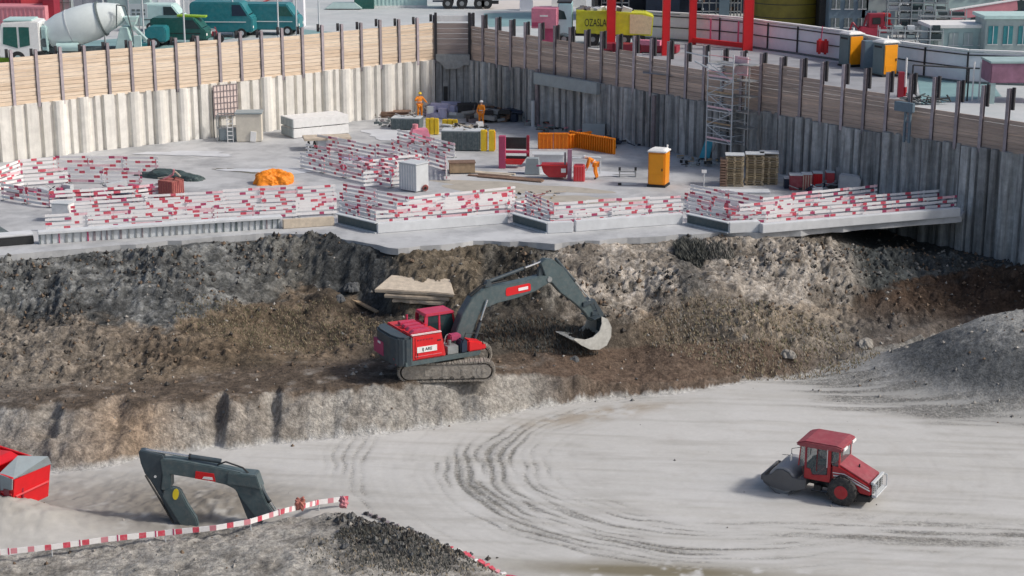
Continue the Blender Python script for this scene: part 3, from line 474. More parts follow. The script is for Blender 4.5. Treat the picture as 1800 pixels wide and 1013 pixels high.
def excavator():
    c = P(783, 652, 1.15); c.z = gz(c.x, c.y) + .02; c.z = 1.12
    t = thing('excavator', 'red and slate-grey crawler excavator with raised curved boom on the dirt bench', 'excavator', c)
    ty = R(4); hy = R(29)
    # tracks: rounded loop of shoes
    for sgn in (-1, 1):
        m = MB(); m.T = Matrix.Rotation(ty, 4, 'Z') @ Matrix.Translation((0, sgn * 1.28, 0))
        L_, rr = 1.72, .44; path = []
        for k in range(17): a = math.pi / 2 + math.pi * k / 16; path.append((-L_ + rr * math.cos(a), rr + .03 + rr * math.sin(a)))
        for k in range(1, 14): path.append((-L_ + 2 * L_ * k / 14, .03))
        for k in range(17): a = -math.pi / 2 + math.pi * k / 16; path.append((L_ + rr * math.cos(a), rr + .03 + rr * math.sin(a)))
        for k in range(1, 14): path.append((L_ - 2 * L_ * k / 14, .03 + 2 * rr - .05 * math.sin(math.pi * k / 14)))
        n = len(path)
        for k in range(n):
            p, q = path[k], path[(k + 1) % n]; a = math.atan2(q[1] - p[1], q[0] - p[0]); ln = math.hypot(q[0] - p[0], q[1] - p[1])
            m.box(((p[0] + q[0]) / 2, 0, (p[1] + q[1]) / 2), (max(ln * .9, .07), .6, .07), 'trackmud', ry=-a); m.box(((p[0] + q[0]) / 2 - .04 * math.sin(-a), 0, (p[1] + q[1]) / 2 - .0), (.03, .6, .12), 'trackmud', ry=-a)
        tr = m.build('track', t)
        m = MB(); m.T = Matrix.Rotation(ty, 4, 'Z') @ Matrix.Translation((0, sgn * 1.28, 0)); m.prism([(-1.75, .12), (1.75, .12), (1.9, .47), (1.75, .80), (-1.75, .80), (-1.9, .47)], -.27, .27, 'trackmud')
        for x in (-1.45, -.75, 0.05, .9): m.box((x, -sgn * 0 - .26, .44), (.5, .05, .36), 'trackmud')
        m.build('track_frame', tr, .02)
        m = MB(); m.T = Matrix.Rotation(ty, 4, 'Z') @ Matrix.Translation((0, sgn * 1.28, 0))
        for x in (-1.72, 1.72): m.cyl((x, -.29, .47), (x, .29, .47), .33, .33, 'trackmud', 20); m.cyl((x, -.31, .47), (x, .31, .47), .10, .10, 'trackmud', 12)
        for k in range(6): m.cyl((-1.2 + .48 * k, -.27, .14), (-1.2 + .48 * k, .27, .14), .11, .11, 'black', 12)
        m.build('wheels', tr, smooth=True)
    m = MB(); m.T = Matrix.Rotation(ty, 4, 'Z'); m.box((0, 0, .62), (1.7, 2.1, .35), 'black'); m.cyl((0, 0, .7), (0, 0, 1.02), .75, .75, 'black', 24); m.build('undercarriage', t)
    H = Matrix.Rotation(hy, 4, 'Z')
    def hbc(T): m = MB(); m.T = T; return m
    hb = lambda: hbc(H)
    m = hb(); m.prism([(-2.7, 1.0), (1.05, 1.0), (1.15, 1.12), (1.15, 1.22), (-2.7, 1.22)], -1.38, 1.38, 'slate2'); m.build('deck', t, .02)
    m = hb(); cw = [(-1.42, -2.35), (-1.36, -2.72), (-1.1, -2.98), (-.6, -3.1), (.6, -3.1), (1.1, -2.98), (1.36, -2.72), (1.42, -2.35)]; out = [(u, w) for w, u in cw]
    m.prism(out[::-1] if 0 else out, .98, 2.36, 'slate', 'z'); m.build('counterweight', t, .09)
    m = hb(); m.prism([(-2.95, 1.0), (-2.4, 1.0), (-2.4, 1.32), (-3.06, 1.32)], -.9, -.5, 'darkred'); m.build('tow_plate', t); m = hb(); m.prism([(-3.13, 1.2), (-3.0, 1.2), (-3.0, 1.85), (-3.13, 1.85)], .1, 1.1, 'magenta'); m.prism([(-3.15, 1.72), (-3.12, 1.72), (-3.12, 1.82), (-3.15, 1.82)], .35, .62, 'white'); m.build('rear_badge', t)
    # engine housing, near side red panel
    m = hb(); m.prism([(-2.36, 1.22), (-.62, 1.22), (-.86, 2.42), (-2.36, 2.42)], -1.36, -.25, 'red'); m.prism([(-2.36, 1.22), (-1.25, 1.22), (-1.25, 2.38), (-2.36, 2.38)], -.25, 1.36, 'red'); body = m.build('engine_housing', t, .05)
    m = hb(); m.prism([(-2.2, 1.3), (-.78, 1.3), (-.98, 2.3), (-2.2, 2.3)], -1.39, -1.362, 'brightred'); m.box((-1.55, -1.395, 1.42), (1.35, .03, .04), 'dustpink'); m.box((-1.62, -1.33, 2.43), (1.5, .14, .05), 'white'); m.build('side_door', body, .01)
    m = hb(); m.box((-1.0, -1.40, 2.05), (.18, .02, .06), 'black'); m.box((-2.1, -1.40, 1.5), (.03, .02, .3), 'black'); [m.box((-2.05 + .14 * k, -1.40, 2.18), (.07, .02, .05), 'darkred') for k in range(6)]; m.build('latch_and_louvres', body); m = hb(); m.box((-1.62, -1.402, 1.72), (1.0, .02, .27), 'white'); m.build('name_plate', body)
    q = text_mesh('IJ ARE', .2, H @ Vector((-1.62, -1.418, 1.72)), (R(90), 0, hy), 'black', body)
    m = hb()
    for k in range(4): m.prism([(-2.28 + .06 * k, 2.42), (-1.2, 2.42), (-1.3, 2.56), (-2.1, 2.56)], -1.1 + .5 * k, -.82 + .5 * k, 'pinkred')
    m.cyl((-1.5, .95, 2.4), (-1.5, .95, 2.75), .06, .06, 'black', 10); m.build('hood_ribs', body, .03)
    m = hb(); m.prism([(-2.42, 1.1), (-2.36, 1.1), (-2.36, 2.34), (-2.42, 2.34)], -1.4, -1.0, 'slate2'); m.build('corner_trim', body)
    # cab (far side)
    CB = Matrix.Translation((0, 0, 1.22)) @ Matrix.Diagonal((1, 1, .87, 1)) @ Matrix.Translation((0, 0, -1.22))
    hb0, hb = hb, lambda: hbc(H @ CB)
    m = hb(); cp = [(-.92, 1.22), (.82, 1.22), (.92, 1.7), (.62, 3.0), (-.80, 3.0), (-.92, 2.8)]
    for w0, w1 in ((.36, .43), (1.31, 1.38)):
        m.prism([(-.92, 1.22), (.82, 1.22), (.86, 1.5), (-.92, 1.5)], w0, w1, 'red'); m.prism([(-.92, 1.5), (-.72, 1.5), (-.68, 2.9), (-.86, 2.9)], w0, w1, 'pinkred'); m.prism([(-.15, 1.5), (-.02, 1.5), (-.06, 2.9), (-.16, 2.9)], w0, w1, 'pinkred'); m.prism([(.78, 1.5), (.90, 1.5), (.64, 2.9), (.55, 2.9)], w0, w1, 'darkred')
    m.box((-.88, .87, 1.9), (.07, .9, 1.3), 'pinkred'); m.prism([(-.86, 2.88), (.68, 2.88), (.62, 3.02), (-.8, 3.02)], .33, 1.41, 'pinkred'); m.box((-.05, .87, 1.35), (1.6, .9, .3), 'darkred')
    cab = m.build('cab', t, .02)
    m = hb(); m.prism([(-.70, 1.52), (-.16, 1.52), (-.17, 2.86), (-.66, 2.86)], .385, .40, 'glass'); m.prism([(-.02, 1.52), (.78, 1.52), (.55, 2.86), (-.06, 2.86)], .385, .40, 'glass'); m.build('side_window', cab)
    m = hb(); m.add([(.84, .44, 1.52), (.84, 1.3, 1.52), (.60, 1.3, 2.86), (.60, .44, 2.86)], [(0, 1, 2, 3)], 'glass'); m.build('windscreen', cab)
    m = hb(); m.box((-.3, .87, 1.75), (.5, .5, .15), 'black'); m.box((-.55, .87, 2.15), (.12, .46, .75), 'black'); m.build('seat', cab, .04)
    hb = hb0
    m = hb(); m.box((-.95, .20, 1.75), (.35, .3, .95), 'brightred'); m.cyl((-.95, .2, 2.22), (-.95, .2, 2.4), .11, .08, 'pinkred', 12); m.build('air_filter_box', t, .04)
    m = hb(); m.box((-.25, -.95, 1.42), (.55, .7, .38), 'steel'); m.cyl((-.3, -1.0, 1.6), (-.3, -1.0, 1.85), .1, .1, 'black', 12); m.tube([(-.4, -.7, 1.6), (-.2, -.5, 1.9), (.1, -.3, 1.9), (.3, -.2, 1.7)], .035, 'black'); m.build('valve_block', t, .02)
    m = hb(); m.box((.12, -.7, 1.85), (.55, .4, .3), 'magenta'); m.build('swivel_cover', t, .05)
    m = hb(); m.prism([(.12, 1.22), (.48, 1.22), (.48, 1.82), (.22, 1.85), (.12, 1.7)], -1.36, -.75, 'navy'); m.build('battery_box', t, .06)
    m = hb(); m.prism([(.5, 1.22), (1.45, 1.22), (1.5, 1.4), (1.2, 1.62), (.5, 1.80)], -1.36, -.72, 'brightred'); m.build('toolbox', t, .07)
    m = hb(); m.tube([(1.3, -1.3, 1.22), (1.3, -1.3, 2.0), (.4, -1.3, 2.15), (.1, -1.3, 1.22)], .02, 'black'); m.tube([(1.45, 1.3, 1.22), (1.4, 1.36, 2.1)], .02, 'black'); m.build('handrail', t)
    # boom
    bo = [(.35, 1.15), (.62, 1.05), (1.15, 1.35), (1.38, 1.9), (1.62, 2.55), (1.95, 2.86), (2.6, 3.02), (3.6, 3.12), (4.6, 3.32), (5.35, 3.62), (5.50, 3.80), (5.36, 3.98), (5.05, 4.02), (4.2, 3.92), (3.3, 3.86), (2.3, 3.82), (1.75, 3.72), (1.25, 3.42), (.75, 2.7), (.42, 1.9), (.30, 1.4)]
    m = hb(); m.prism(bo, -.30, .24, 'slate2'); bm_ = m.build('boom', t, .03)
    m = hb(); m.prism([(3.1, 3.30), (4.35, 3.40), (4.4, 3.48), (4.38, 3.72), (4.3, 3.78), (3.1, 3.70), (3.05, 3.6), (3.05, 3.38)], -.318, -.302, 'brightred'); m.build('decal', bm_)
    m = hb(); m.box((3.98, -.325, 3.56), (.52, .012, .14), 'whitepaint', ry=-.06); m.build('decal_bar', bm_)
    m = hb(); m.tube([(1.3, -.1, 3.5), (2.0, -.1, 3.92), (3.2, -.1, 4.0)], .04, 'black'); m.tube([(1.3, .1, 3.5), (2.0, .1, 3.92), (3.2, .1, 4.0)], .04, 'black'); m.build('hydraulic_hose', bm_)
    m = hb(); m.prism([(2.0, 3.8), (2.45, 3.8), (2.35, 4.12), (2.15, 4.12)], -.14, .1, 'slate'); m.build('ram_bracket', bm_, .02); m = hb(); m.prism([(4.9, 3.95), (5.2, 3.95), (5.15, 4.5), (4.95, 4.35)], -.12, .06, 'slate'); m.build('ram_bracket', bm_, .02)
    for w_ in (-.40, .34):
        a = H @ Vector((1.25, w_, 1.25)); b_ = H @ Vector((2.02, w_, 3.3)); ram(t, a, b_, .085)
    a = H @ Vector((2.3, -.02, 4.05)); b_ = H @ Vector((5.2, -.02, 4.68)); ram(t, a, b_, .085, rod=.36)
    st = [(5.0, 4.62), (5.25, 4.82), (5.7, 4.72), (6.25, 4.25), (7.0, 3.3), (7.75, 2.25), (8.15, 1.62), (8.05, 1.42), (7.8, 1.4), (7.4, 1.95), (6.75, 2.55), (6.1, 3.05), (5.6, 3.62), (5.35, 3.62), (5.2, 4.1)]
    m = hb(); m.prism(st, -.22, .16, 'slate2'); st_ = m.build('stick', t, .03)
    m = hb(); m.cyl((5.42, -.34, 3.82), (5.42, .28, 3.82), .13, .13, 'steel', 14); m.cyl((7.95, -.3, 1.55), (7.95, .24, 1.55), .09, .09, 'steel', 14); m.build('pivot_pin', st_, smooth=True)
    ram(t, H @ Vector((5.9, -.03, 4.72)), H @ Vector((7.95, -.03, 2.35)), .075, rod=.5)
    m = hb(); m.prism([(7.85, 2.45), (8.0, 2.45), (8.5, 1.7), (8.42, 1.45), (8.28, 1.5)], -.30, -.25, 'slate'); m.prism([(7.85, 2.45), (8.0, 2.45), (8.5, 1.7), (8.42, 1.45), (8.28, 1.5)], .19, .24, 'slate'); m.prism([(7.3, 2.2), (7.5, 2.25), (8.0, 2.4), (7.95, 2.5), (7.3, 2.42)], -.34, .28, 'slate'); m.build('bucket_link', t, .01)
    # bucket
    back = [(7.7, 1.62), (8.1, 1.72), (8.45, 1.55), (8.68, 1.1), (8.66, .62), (8.42, .22), (8.0, .06), (7.5, .14), (7.0, .42), (6.55, .78)]
    inner = [(6.62, .84), (7.2, .68), (7.62, .74), (8.0, 1.0), (8.12, 1.35)]
    m = hb()
    for w0, w1 in ((-.72, -.68), (.58, .62)): m.prism(back[1:] + [inner[0], inner[1], inner[2], inner[3], inner[4]], w0, w1, 'wornsteel')
    n = len(back)
    for (u0, z0), (u1, z1) in zip(back[:-1], back[1:]):
        du, dz = u1 - u0, z1 - z0; l_ = math.hypot(du, dz); nx_, nz_ = -dz / l_ * .04, du / l_ * .04
        m.add([(u0, -.68, z0), (u1, -.68, z1), (u1, .58, z1), (u0, .58, z0), (u0 - nx_, -.68, z0 - nz_), (u1 - nx_, -.68, z1 - nz_), (u1 - nx_, .58, z1 - nz_), (u0 - nx_, .58, z0 - nz_)], [(0, 3, 2, 1), (4, 5, 6, 7), (0, 1, 5, 4), (2, 3, 7, 6), (1, 2, 6, 5), (3, 0, 4, 7)], 'slate' if z0 > .9 else 'wornsteel')
    bk = m.build('bucket', t)
    m = hb()
    for k in range(5): m.prism([(6.62, .70), (6.3, .86), (6.28, .90), (6.62, .84)], -.68 + .29 * k, -.57 + .29 * k, 'steel')
    m.build('bucket_teeth', bk); m = hb(); m.box((8.0, -.05, 1.78), (.35, .5, .2), 'slate'); m.build('bucket_ears', bk, .02)
    return t
excavator()

def lying_arm():
    x0 = P(245, 925, -.5); z0 = -.55
    t = thing('boom_attachment', 'slate-grey excavator boom and stick with yellow oval sticker, behind the striped rail', 'excavator arm', (x0.x, x0.y + .6, z0), R(-3))
    sc = 45.5
    def q(px, py): return ((px - 245) / sc, (928 - py) / sc / .955)
    # outline from the photograph's proportions, metres in the arm's own plane
    boom = [q(285, 812), q(305, 812), q(330, 815), q(400, 827), q(425, 832), q(452, 845), q(462, 862), q(470, 885), q(484, 905), q(450, 912), q(430, 885), q(415, 862), q(400, 855), q(370, 848), q(303, 838), q(303, 862), q(293, 868), q(284, 866), q(288, 840)]
    m = MB(); m.prism(boom, -.26, .26, 'slate2'); b = m.build('boom', t, .035)
    m = MB(); m.prism([q(405, 832), q(455, 836), q(463, 862), q(448, 858), q(402, 852)], -.34, .34, 'slate2'); m.build('boom_cheek', b, .03)
    m = MB(); m.prism([q(348, 831), q(380, 835), q(382, 849), q(346, 844)], -.285, -.262, 'brightred'); m.build('decal', b); m = MB(); m.prism([q(362, 840), q(377, 841), q(378, 846), q(359, 844)], -.292, -.286, 'white'); m.build('decal_bar', b)
    st = [q(247, 800), q(252, 797), q(290, 806), q(292, 818), q(286, 850), q(284, 866), q(300, 890), q(318, 922), q(345, 928), q(345, 945), q(312, 945), q(290, 900), q(272, 860), q(256, 838), q(250, 820)]
    m = MB(); m.prism(st, -.2, .2, 'slate'); s_ = m.build('stick', t, .03)
    m = MB(); m.cyl((*[q(275, 843)[0]], -.24, q(275, 843)[1]), (q(275, 843)[0], -.19, q(275, 843)[1]), .05, .05, 'white', 12); m.build('pin_cap', s_)
    # lower link in front with the yellow sticker
    lk = [q(290, 866), q(303, 860), q(318, 864), q(330, 890), q(345, 915), q(350, 940), q(322, 940), q(300, 900), q(286, 876)]
    m = MB(); m.prism(lk, -.32, -.05, 'slate2'); l_ = m.build('lower_link', t, .04)
    c = q(311, 872); m = MB(); el = [(c[0] + .12 * math.cos(a) + .03 * math.sin(a), c[1] + .23 * math.sin(a)) for a in [2 * math.pi * i / 20 for i in range(20)]]; m.prism(el, -.335, -.321, 'yellowsticker'); m.build('sticker', l_)
    a, b_ = q(258, 799), q(332, 811); ram(t, (b_[0] + 1.3, 0, q(390, 817)[1]), (a[0], 0, a[1]), .1, rod=.6)
    m = MB(); e = [q(248, 800), q(253, 840), q(275, 880), q(298, 925)]; m.tube([(x, .22, z) for x, z in e], .045, 'black'); m.tube([(x + .1, -.22, z - .02) for x, z in e[1:]], .04, 'black'); m.build('hydraulic_hose', t)
    a, b_ = q(450, 856), q(478, 898); ram(t, (a[0] + .18, -.1, a[1]), (b_[0] + .25, -.1, b_[1] - .3), .07)
    m = MB(); a, b_ = q(432, 880), q(450, 925); m.prism([q(418, 868), q(440, 872), q(462, 925), q(440, 930)], -.2, .2, 'slate'); m.build('lower_strut', t, .03)
    m = MB(); m.tube([(q(385, 822)[0], -.1, q(0, 822)[1]), (q(400, 812)[0], -.1, q(0, 816)[1]), (q(430, 826)[0], -.1, q(0, 826)[1]), (q(440, 838)[0], -.1, q(0, 836)[1])], .035, 'black'); m.build('hose_bundle', b)
lying_arm()

def roller():
    c = P(1434, 864, ZF); t = thing('road_roller', 'red single-drum roller with enclosed cab on the pale pit floor', 'road roller', (c.x, c.y, ZF - .02), R(-29)); t.scale = (.87,) * 3
    m = MB(); m.lathe((-1.36, -.98, .66), (0, 1, 0), [(0, .60), (.02, .66), (1.94, .66), (1.96, .60)], 'drumsteel', 40); m.build('drum', t, smooth=True)
    fr = [(-2.30, .82), (-2.24, .50), (-1.9, .30), (-1.2, .20), (-.6, .32), (-.15, .5), (-.15, .92), (-.6, .90), (-.85, .95), (-1.0, 1.12), (-1.3, 1.24), (-1.62, 1.18), (-1.85, .92), (-2.1, .80)]
    m = MB(); m.prism(fr, -1.10, -1.0, 'framegrey'); m.prism(fr, 1.0, 1.10, 'framegrey'); m.box((-2.30, 0, .66), (.12, 2.1, .26), 'framegrey'); m.box((-.35, 0, .75), (.3, 2.1, .4), 'framegrey'); m.box((-.1, 0, .7), (.6, .7, .35), 'black'); m.tube([(-2.2, -1.13, .5), (-1.55, -1.13, .05), (-1.35, -1.13, .05)], .03, 'framegrey'); m.tube([(-.7, -1.13, .3), (-.95, -1.13, .05)], .03, 'framegrey'); m.build('drum_frame', t, .02)
    # chassis + cab
    m = MB(); m.box((1.2, 0, .75), (2.3, 1.0, .5), 'black'); m.box((.35, -.75, .55), (.35, .25, .3), 'black'); m.box((.45, -.8, .42), (.8, .3, .05), 'steel'); m.build('chassis', t, .03)
    m = MB(); m.prism([(-.30, .95), (.95, .95), (.95, 1.75), (.80, 1.75), (.80, 1.3), (.08, 1.18), (-.02, 1.45), (-.3, 1.5)], -.92, -.86, 'rollerred'); m.prism([(-.30, .95), (.95, .95), (.95, 1.75), (.80, 1.75), (.80, 1.3), (.08, 1.18), (-.02, 1.45), (-.3, 1.5)], .86, .92, 'rollerred')
    m.box((.33, 0, 1.0), (1.3, 1.8, .12), 'darkred'); m.prism([(-.42, 1.5), (-.3, 1.45), (-.3, .98), (-.36, 1.0)], -.86, .86, 'black')
    for y in (-.89, .89):
        m.box((-.26, y, 1.98), (.09, .07, 1.1), 'darkred'); m.box((.86, y, 2.1), (.17, .08, .9), 'rollerred'); m.box((.78, y * 1.012, 2.1), (.06, .08, .9), 'white'); m.box((.28, y, 1.95), (.035, .05, 1.1), 'black')
        m.cyl((-.62, y * .92, 1.5), (-.55, y * .92, 2.5), .03, .03, 'darkred', 8); m.box((1.32, y * .9, 2.1), (.07, .06, .9), 'salmon')
    m.box((.35, 0, 1.34), (.04, 1.7, .05), 'black'); cab = m.build('cab', t, .012)
    m = MB(); m.prism([(-.21, 1.2), (.76, 1.2), (.76, 2.48), (-.21, 2.48)], -.885, -.875, 'clearglass'); m.build('door_glass', cab); m = MB(); m.prism([(-.21, 1.2), (.76, 1.2), (.76, 2.48), (-.21, 2.48)], .875, .885, 'clearglass'); m.build('door_glass', cab)
    m = MB(); m.add([(-.58, -.82, 1.5), (-.58, .82, 1.5), (-.54, .82, 2.48), (-.54, -.82, 2.48)], [(0, 1, 2, 3)], 'clearglass'); m.add([(-.58, -.82, 1.5), (-.54, -.82, 2.48), (-.26, -.88, 2.48), (-.26, -.88, 1.5)], [(0, 1, 2, 3)], 'clearglass'); m.build('windscreen', cab)
    m = MB(); m.prism([(.98, 1.8), (1.28, 1.74), (1.28, 2.48), (.98, 2.48)], -.86, -.85, 'clearglass'); m.add([(1.34, -.8, 1.72), (1.34, .8, 1.72), (1.34, .8, 2.48), (1.34, -.8, 2.48)], [(0, 1, 2, 3)], 'clearglass'); m.build('rear_window', cab)
    m = MB(); m.box((.35, .05, 1.55), (.5, .55, .15), 'black'); m.box((.62, .05, 1.95), (.12, .5, .75), 'black'); m.build('seat', cab, .05)
    m = MB(); m.tube([(-.2, .05, 1.2), (-.08, .05, 1.75)], .04, 'black'); m.lathe((-.08, .05, 1.75), (-.4, 0, 1), [(0, .19), (.03, .19)], 'black', 16); m.build('steering_wheel', cab)
    rp = [(-.78, 2.56), (-.55, 2.50), (1.35, 2.50), (1.52, 2.58), (1.5, 2.72), (1.2, 2.80), (-.3, 2.80), (-.68, 2.68)]
    m = MB(); m.prism(rp, -1.0, 1.0, 'dustskyred'); m.build('roof', cab, .06); m = MB(); m.box((1.52, -.62, 2.62), (.06, .5, .14), 'white'); m.build('roof_lamp', cab, .01); m = MB(); m.box((1.52, .62, 2.62), (.06, .5, .14), 'white'); m.build('roof_lamp', cab, .01)  # roof colour has the sky's pinkish reflection painted in, besides dust
    # hood
    hd = [(.95, .98), (1.0, 1.82), (1.3, 1.85), (2.75, 1.18), (2.88, 1.0), (2.88, .62), (2.3, .66), (2.02, 1.1), (1.72, 1.32), (1.35, 1.32), (1.08, 1.12)]
    m = MB(); m.prism(hd, -.86, .86, 'rollerred'); h = m.build('engine_hood', t, .06)
    m = MB(); m.prism([(1.3, 1.86), (2.75, 1.19), (2.75, 1.235), (1.3, 1.905)], -.80, .80, 'dustskyred'); m.build('hood_top', h, .015); m = MB(); m.prism([(1.08, 1.36), (1.7, 1.40), (2.1, 1.2), (2.84, .92), (2.84, .86), (2.06, 1.14), (1.68, 1.34), (1.1, 1.30)], -.90, -.865, 'white'); m.prism([(1.05, 1.48), (1.6, 1.5), (2.8, 1.02), (2.8, .99), (1.6, 1.46), (1.05, 1.44)], -.885, -.865, 'white'); m.build('side_stripe', h)  # hood top: added panel, dusty red with sky reflection in its colour
    m = MB(); m.prism([(2.1, .85), (2.3, .62), (2.9, .58), (2.9, .35), (2.2, .25), (1.95, .5)], -.92, .92, 'black'); m.build('lower_skirt', t, .03)
    m = MB(); m.prism([(1.05, .75), (1.12, 1.2), (1.4, 1.42), (1.75, 1.42), (2.1, 1.15), (2.3, .7), (2.2, .66), (2.02, 1.06), (1.72, 1.32), (1.4, 1.32), (1.18, 1.14), (1.12, .75)], -1.02, -.86, 'black'); m.prism([(1.05, .75), (1.12, 1.2), (1.4, 1.42), (1.75, 1.42), (2.1, 1.15), (2.3, .7), (2.2, .66), (2.02, 1.06), (1.72, 1.32), (1.4, 1.32), (1.18, 1.14), (1.12, .75)], .86, 1.02, 'black'); m.build('fender', t)
    m = MB(); m.box((2.91, 0, .95), (.05, 1.5, .5), 'steel')
    for z in (.75, .85, .95, 1.05, 1.15): m.box((2.94, 0, z), (.03, 1.4, .03), 'black')
    for y in (-.5, 0, .5): m.box((2.95, y, .95), (.03, .05, .5), 'palebox')
    m.box((2.92, 0, 1.24), (.12, 1.62, .1), 'palebox'); m.box((2.98, .0, .62), (.15, 1.5, .1), 'palebox'); m.build('grille', h)
    m = MB(); m.tube([(2.95, -.8, 1.2), (3.12, -.8, 1.2), (3.12, -.8, .6), (2.95, -.8, .6)], .035, 'palebox'); m.tube([(2.95, .8, 1.2), (3.12, .8, 1.2), (3.12, .8, .6), (2.95, .8, .6)], .035, 'palebox'); m.tube([(3.12, -.8, .62), (3.12, .8, .62)], .035, 'palebox'); m.build('rear_guard', t)
    m = MB(); m.cyl((2.0, .1, 1.5), (2.0, .1, 1.72), .04, .04, 'black', 10); m.box((1.95, .05, 1.55), (.28, .25, .03), 'darkred', ry=.42); m.build('exhaust', h)
    for y in (-1, 1):
        m = MB(); m.lathe((1.58, y * .95 - .24, .68), (0, 1, 0), [(0, .45), (.03, .60), (.09, .68), (.39, .68), (.45, .60), (.48, .45)], 'rubber', 36); w_ = m.build('wheel', t, smooth=True)
        m = MB()
        for i in range(18):
            a = 2 * math.pi * i / 18; m.box((1.58 + .685 * math.cos(a), y * .95, .68 + .685 * math.sin(a)), (.05, .4, .05), 'rubber', ry=-a, rz=.3 if i % 2 else -.3)
        m.build('tread', w_); m = MB(); m.lathe((1.58, y * 1.0 - .22, .68), (0, 1, 0), [(0, .27), (.02, .32), (.42, .32), (.44, .27)], 'rollerred', 28); m.lathe((1.58, y * 1.0 - .235, .68), (0, 1, 0), [(0, .13), (.47, .13)], 'rollerred', 16); m.build('rim', w_, smooth=True)
    m = MB(); m.tube([(-.5, -.95, 2.45), (-.85, -1.2, 2.4), (-.85, -1.2, 2.1)], .015, 'black'); m.box((-.86, -1.2, 1.98), (.04, .2, .32), 'palebox'); m.tube([(-.9, -1.15, 2.05), (-1.3, -1.2, 2.02)], .015, 'black'); m.build('mirror', t)
cg = bpy.data.materials.new('clearglass'); cg.use_nodes = True; MC['clearglass'] = cg; b_ = cg.node_tree.nodes['Principled BSDF']; b_.inputs['Base Color'].default_value = (.10, .14, .15, 1); b_.inputs['Roughness'].default_value = .03; b_.inputs['Alpha'].default_value = .5
roller()

# red skip at the left edge
c = P(20, 908, ZF)
t = thing('skip', 'bright red open steel skip with grey end plate at the left edge of the floor', 'skip', (c.x, c.y, gz(c.x, c.y) - .05), R(-28))
m = MB(); pr = [(-2.3, 1.95), (-1.9, .35), (1.0, .25), (1.25, 1.65)]
for y0, y1 in ((-1.0, -.93), (.93, 1.0)): m.prism(pr, y0, y1, 'brightred')
m.box((-.45, 0, .32), (2.9, 1.86, .08), 'darkred'); m.prism([(1.0, .25), (1.07, .25), (1.32, 1.65), (1.25, 1.65)], -.99, .99, 'brightred'); m.prism([(-1.9, .35), (-1.97, .35), (-2.37, 1.95), (-2.3, 1.95)], -.99, .99, 'brightred')
m.prism([(-2.3, 1.2), (1.15, 1.0), (1.15, 1.07), (-2.3, 1.28)], -1.04, -1.0, 'salmon')
m.build('hull', t, .01)
m = MB(); m.box((-.5, -.98, 1.83), (3.5, .12, .1), 'brightred', ry=.085); m.box((-.5, .98, 1.83), (3.5, .12, .1), 'brightred', ry=.085); m.build('rim', t, .02)
m = MB(); [m.prism([(x, .3), (x + .09, .3), (x + .13, 1.7), (x + .04, 1.7)], -1.05, -1.0, 'darkred') for x in (-1.6, -.9, -.2, .5)]; m.box((.9, -1.03, 1.1), (.3, .04, .3), 'dustskyred'); m.build('side_ribs', t, .01)
m = MB(); m.prism([(-1.2, 1.75), (-.3, 1.72), (.2, 1.9), (-.3, 2.05), (-1.0, 2.0)], -.6, .6, 'brightred'); m.build('folded_lid', t, .05)
m = MB(); m.add([(.55, -1.02, 1.78), (1.27, -1.02, 1.68), (1.36, 1.0, 1.66), (1.2, 1.0, 1.95), (.4, .2, 2.1)], [(0, 1, 2, 3, 4), (4, 3, 2, 1, 0)], 'greybox'); m.prism([(.5, 1.1), (1.2, 1.25), (1.27, 1.7), (.5, 1.80)], -1.05, -1.01, 'greybox'); m.build('end_plate', t)
m = MB(); m.box((1.24, 0, .95), (.06, 1.8, .05), 'salmon'); m.box((1.2, -.5, .7), (.06, .08, .9), 'darkred'); m.build('end_ribs', t)
# ---------------------------------------------------------------- kerbs along the slab edge
def seg(pa, pb, z=ZP): a, b = P(pa[0], pa[1], z), P(pb[0], pb[1], z); d = b - a; return a, d.length, math.atan2(d.y, d.x)
def kerb(name, label, pa, pb, h, th, mt, cat='kerb', z=ZP):
    a, L_, rz = seg(pa, pb); m = MB(); m.prism([(0, 0), (L_, 0), (L_, h * .98), (L_ * .5, h), (0, h)], 0, th, mt); o = m.build(name, None, .03); o.location = (a.x, a.y, z); o.rotation_euler = (0, 0, rz); return tag(o, label, cat)
a, L_, rz = seg((68, 431), (497, 402))
t = thing('ribbed_kerb', 'long low kerb with dark vertical ribs under a grey ledge, left end of the slab edge', 'kerb', a, rz)
m = MB(); m.box((L_ / 2, .25, .62), (L_, .6, .14), 'concwhite'); m.build('ledge', t, .02); m = MB(); m.box((L_ / 2, .30, .28), (L_ - .04, .3, .55), 'palebox'); m.build('back_panel', t)
m = MB(); r = random.Random(2); x = .1
while x < L_ - .1: m.box((x, .13, .28), (r.choice((.05, .08, .12)), .05, .54), r.choice(('slateform', 'hbeam', 'steel', 'magenta' if x < 4 or x > L_ - 3 else 'steel'))); x += r.uniform(.28, .42)
o = m.build('ribs', t); o['kind'] = 'stuff'
kerb('white_lip', 'white-edged lip over a dark gap at the far left of the slab edge', (-150, 446), (60, 428), .12, .9, 'concwhite', 'slab lip', ZP + .42)
kerb('recess_shade', 'black block painting the shade under the white lip at the far left of the slab edge', (-150, 447), (60, 429), .42, .5, 'black', 'recess')  # solid black block stands in for the shade of an open gap
o = MB(); o.add([(-7, 0, 0), (-1.0, 0, 0), (-4.5, 3.2, .9), (-7.5, 3.2, .9), (-7, 0, -.05), (-1.0, 0, -.05), (-4.5, 3.2, -.05), (-7.5, 3.2, -.05)], [(0, 1, 2, 3), (7, 6, 5, 4), (4, 5, 1, 0), (5, 6, 2, 1), (6, 7, 3, 2)], 'slateform'); o = o.build('dark_ramp'); place0 = P(75, 424, ZP); o.location = (place0.x, place0.y, ZP + .02); tag(o, 'dark grey sloping sheet at the far left edge of the slab', 'ramp')
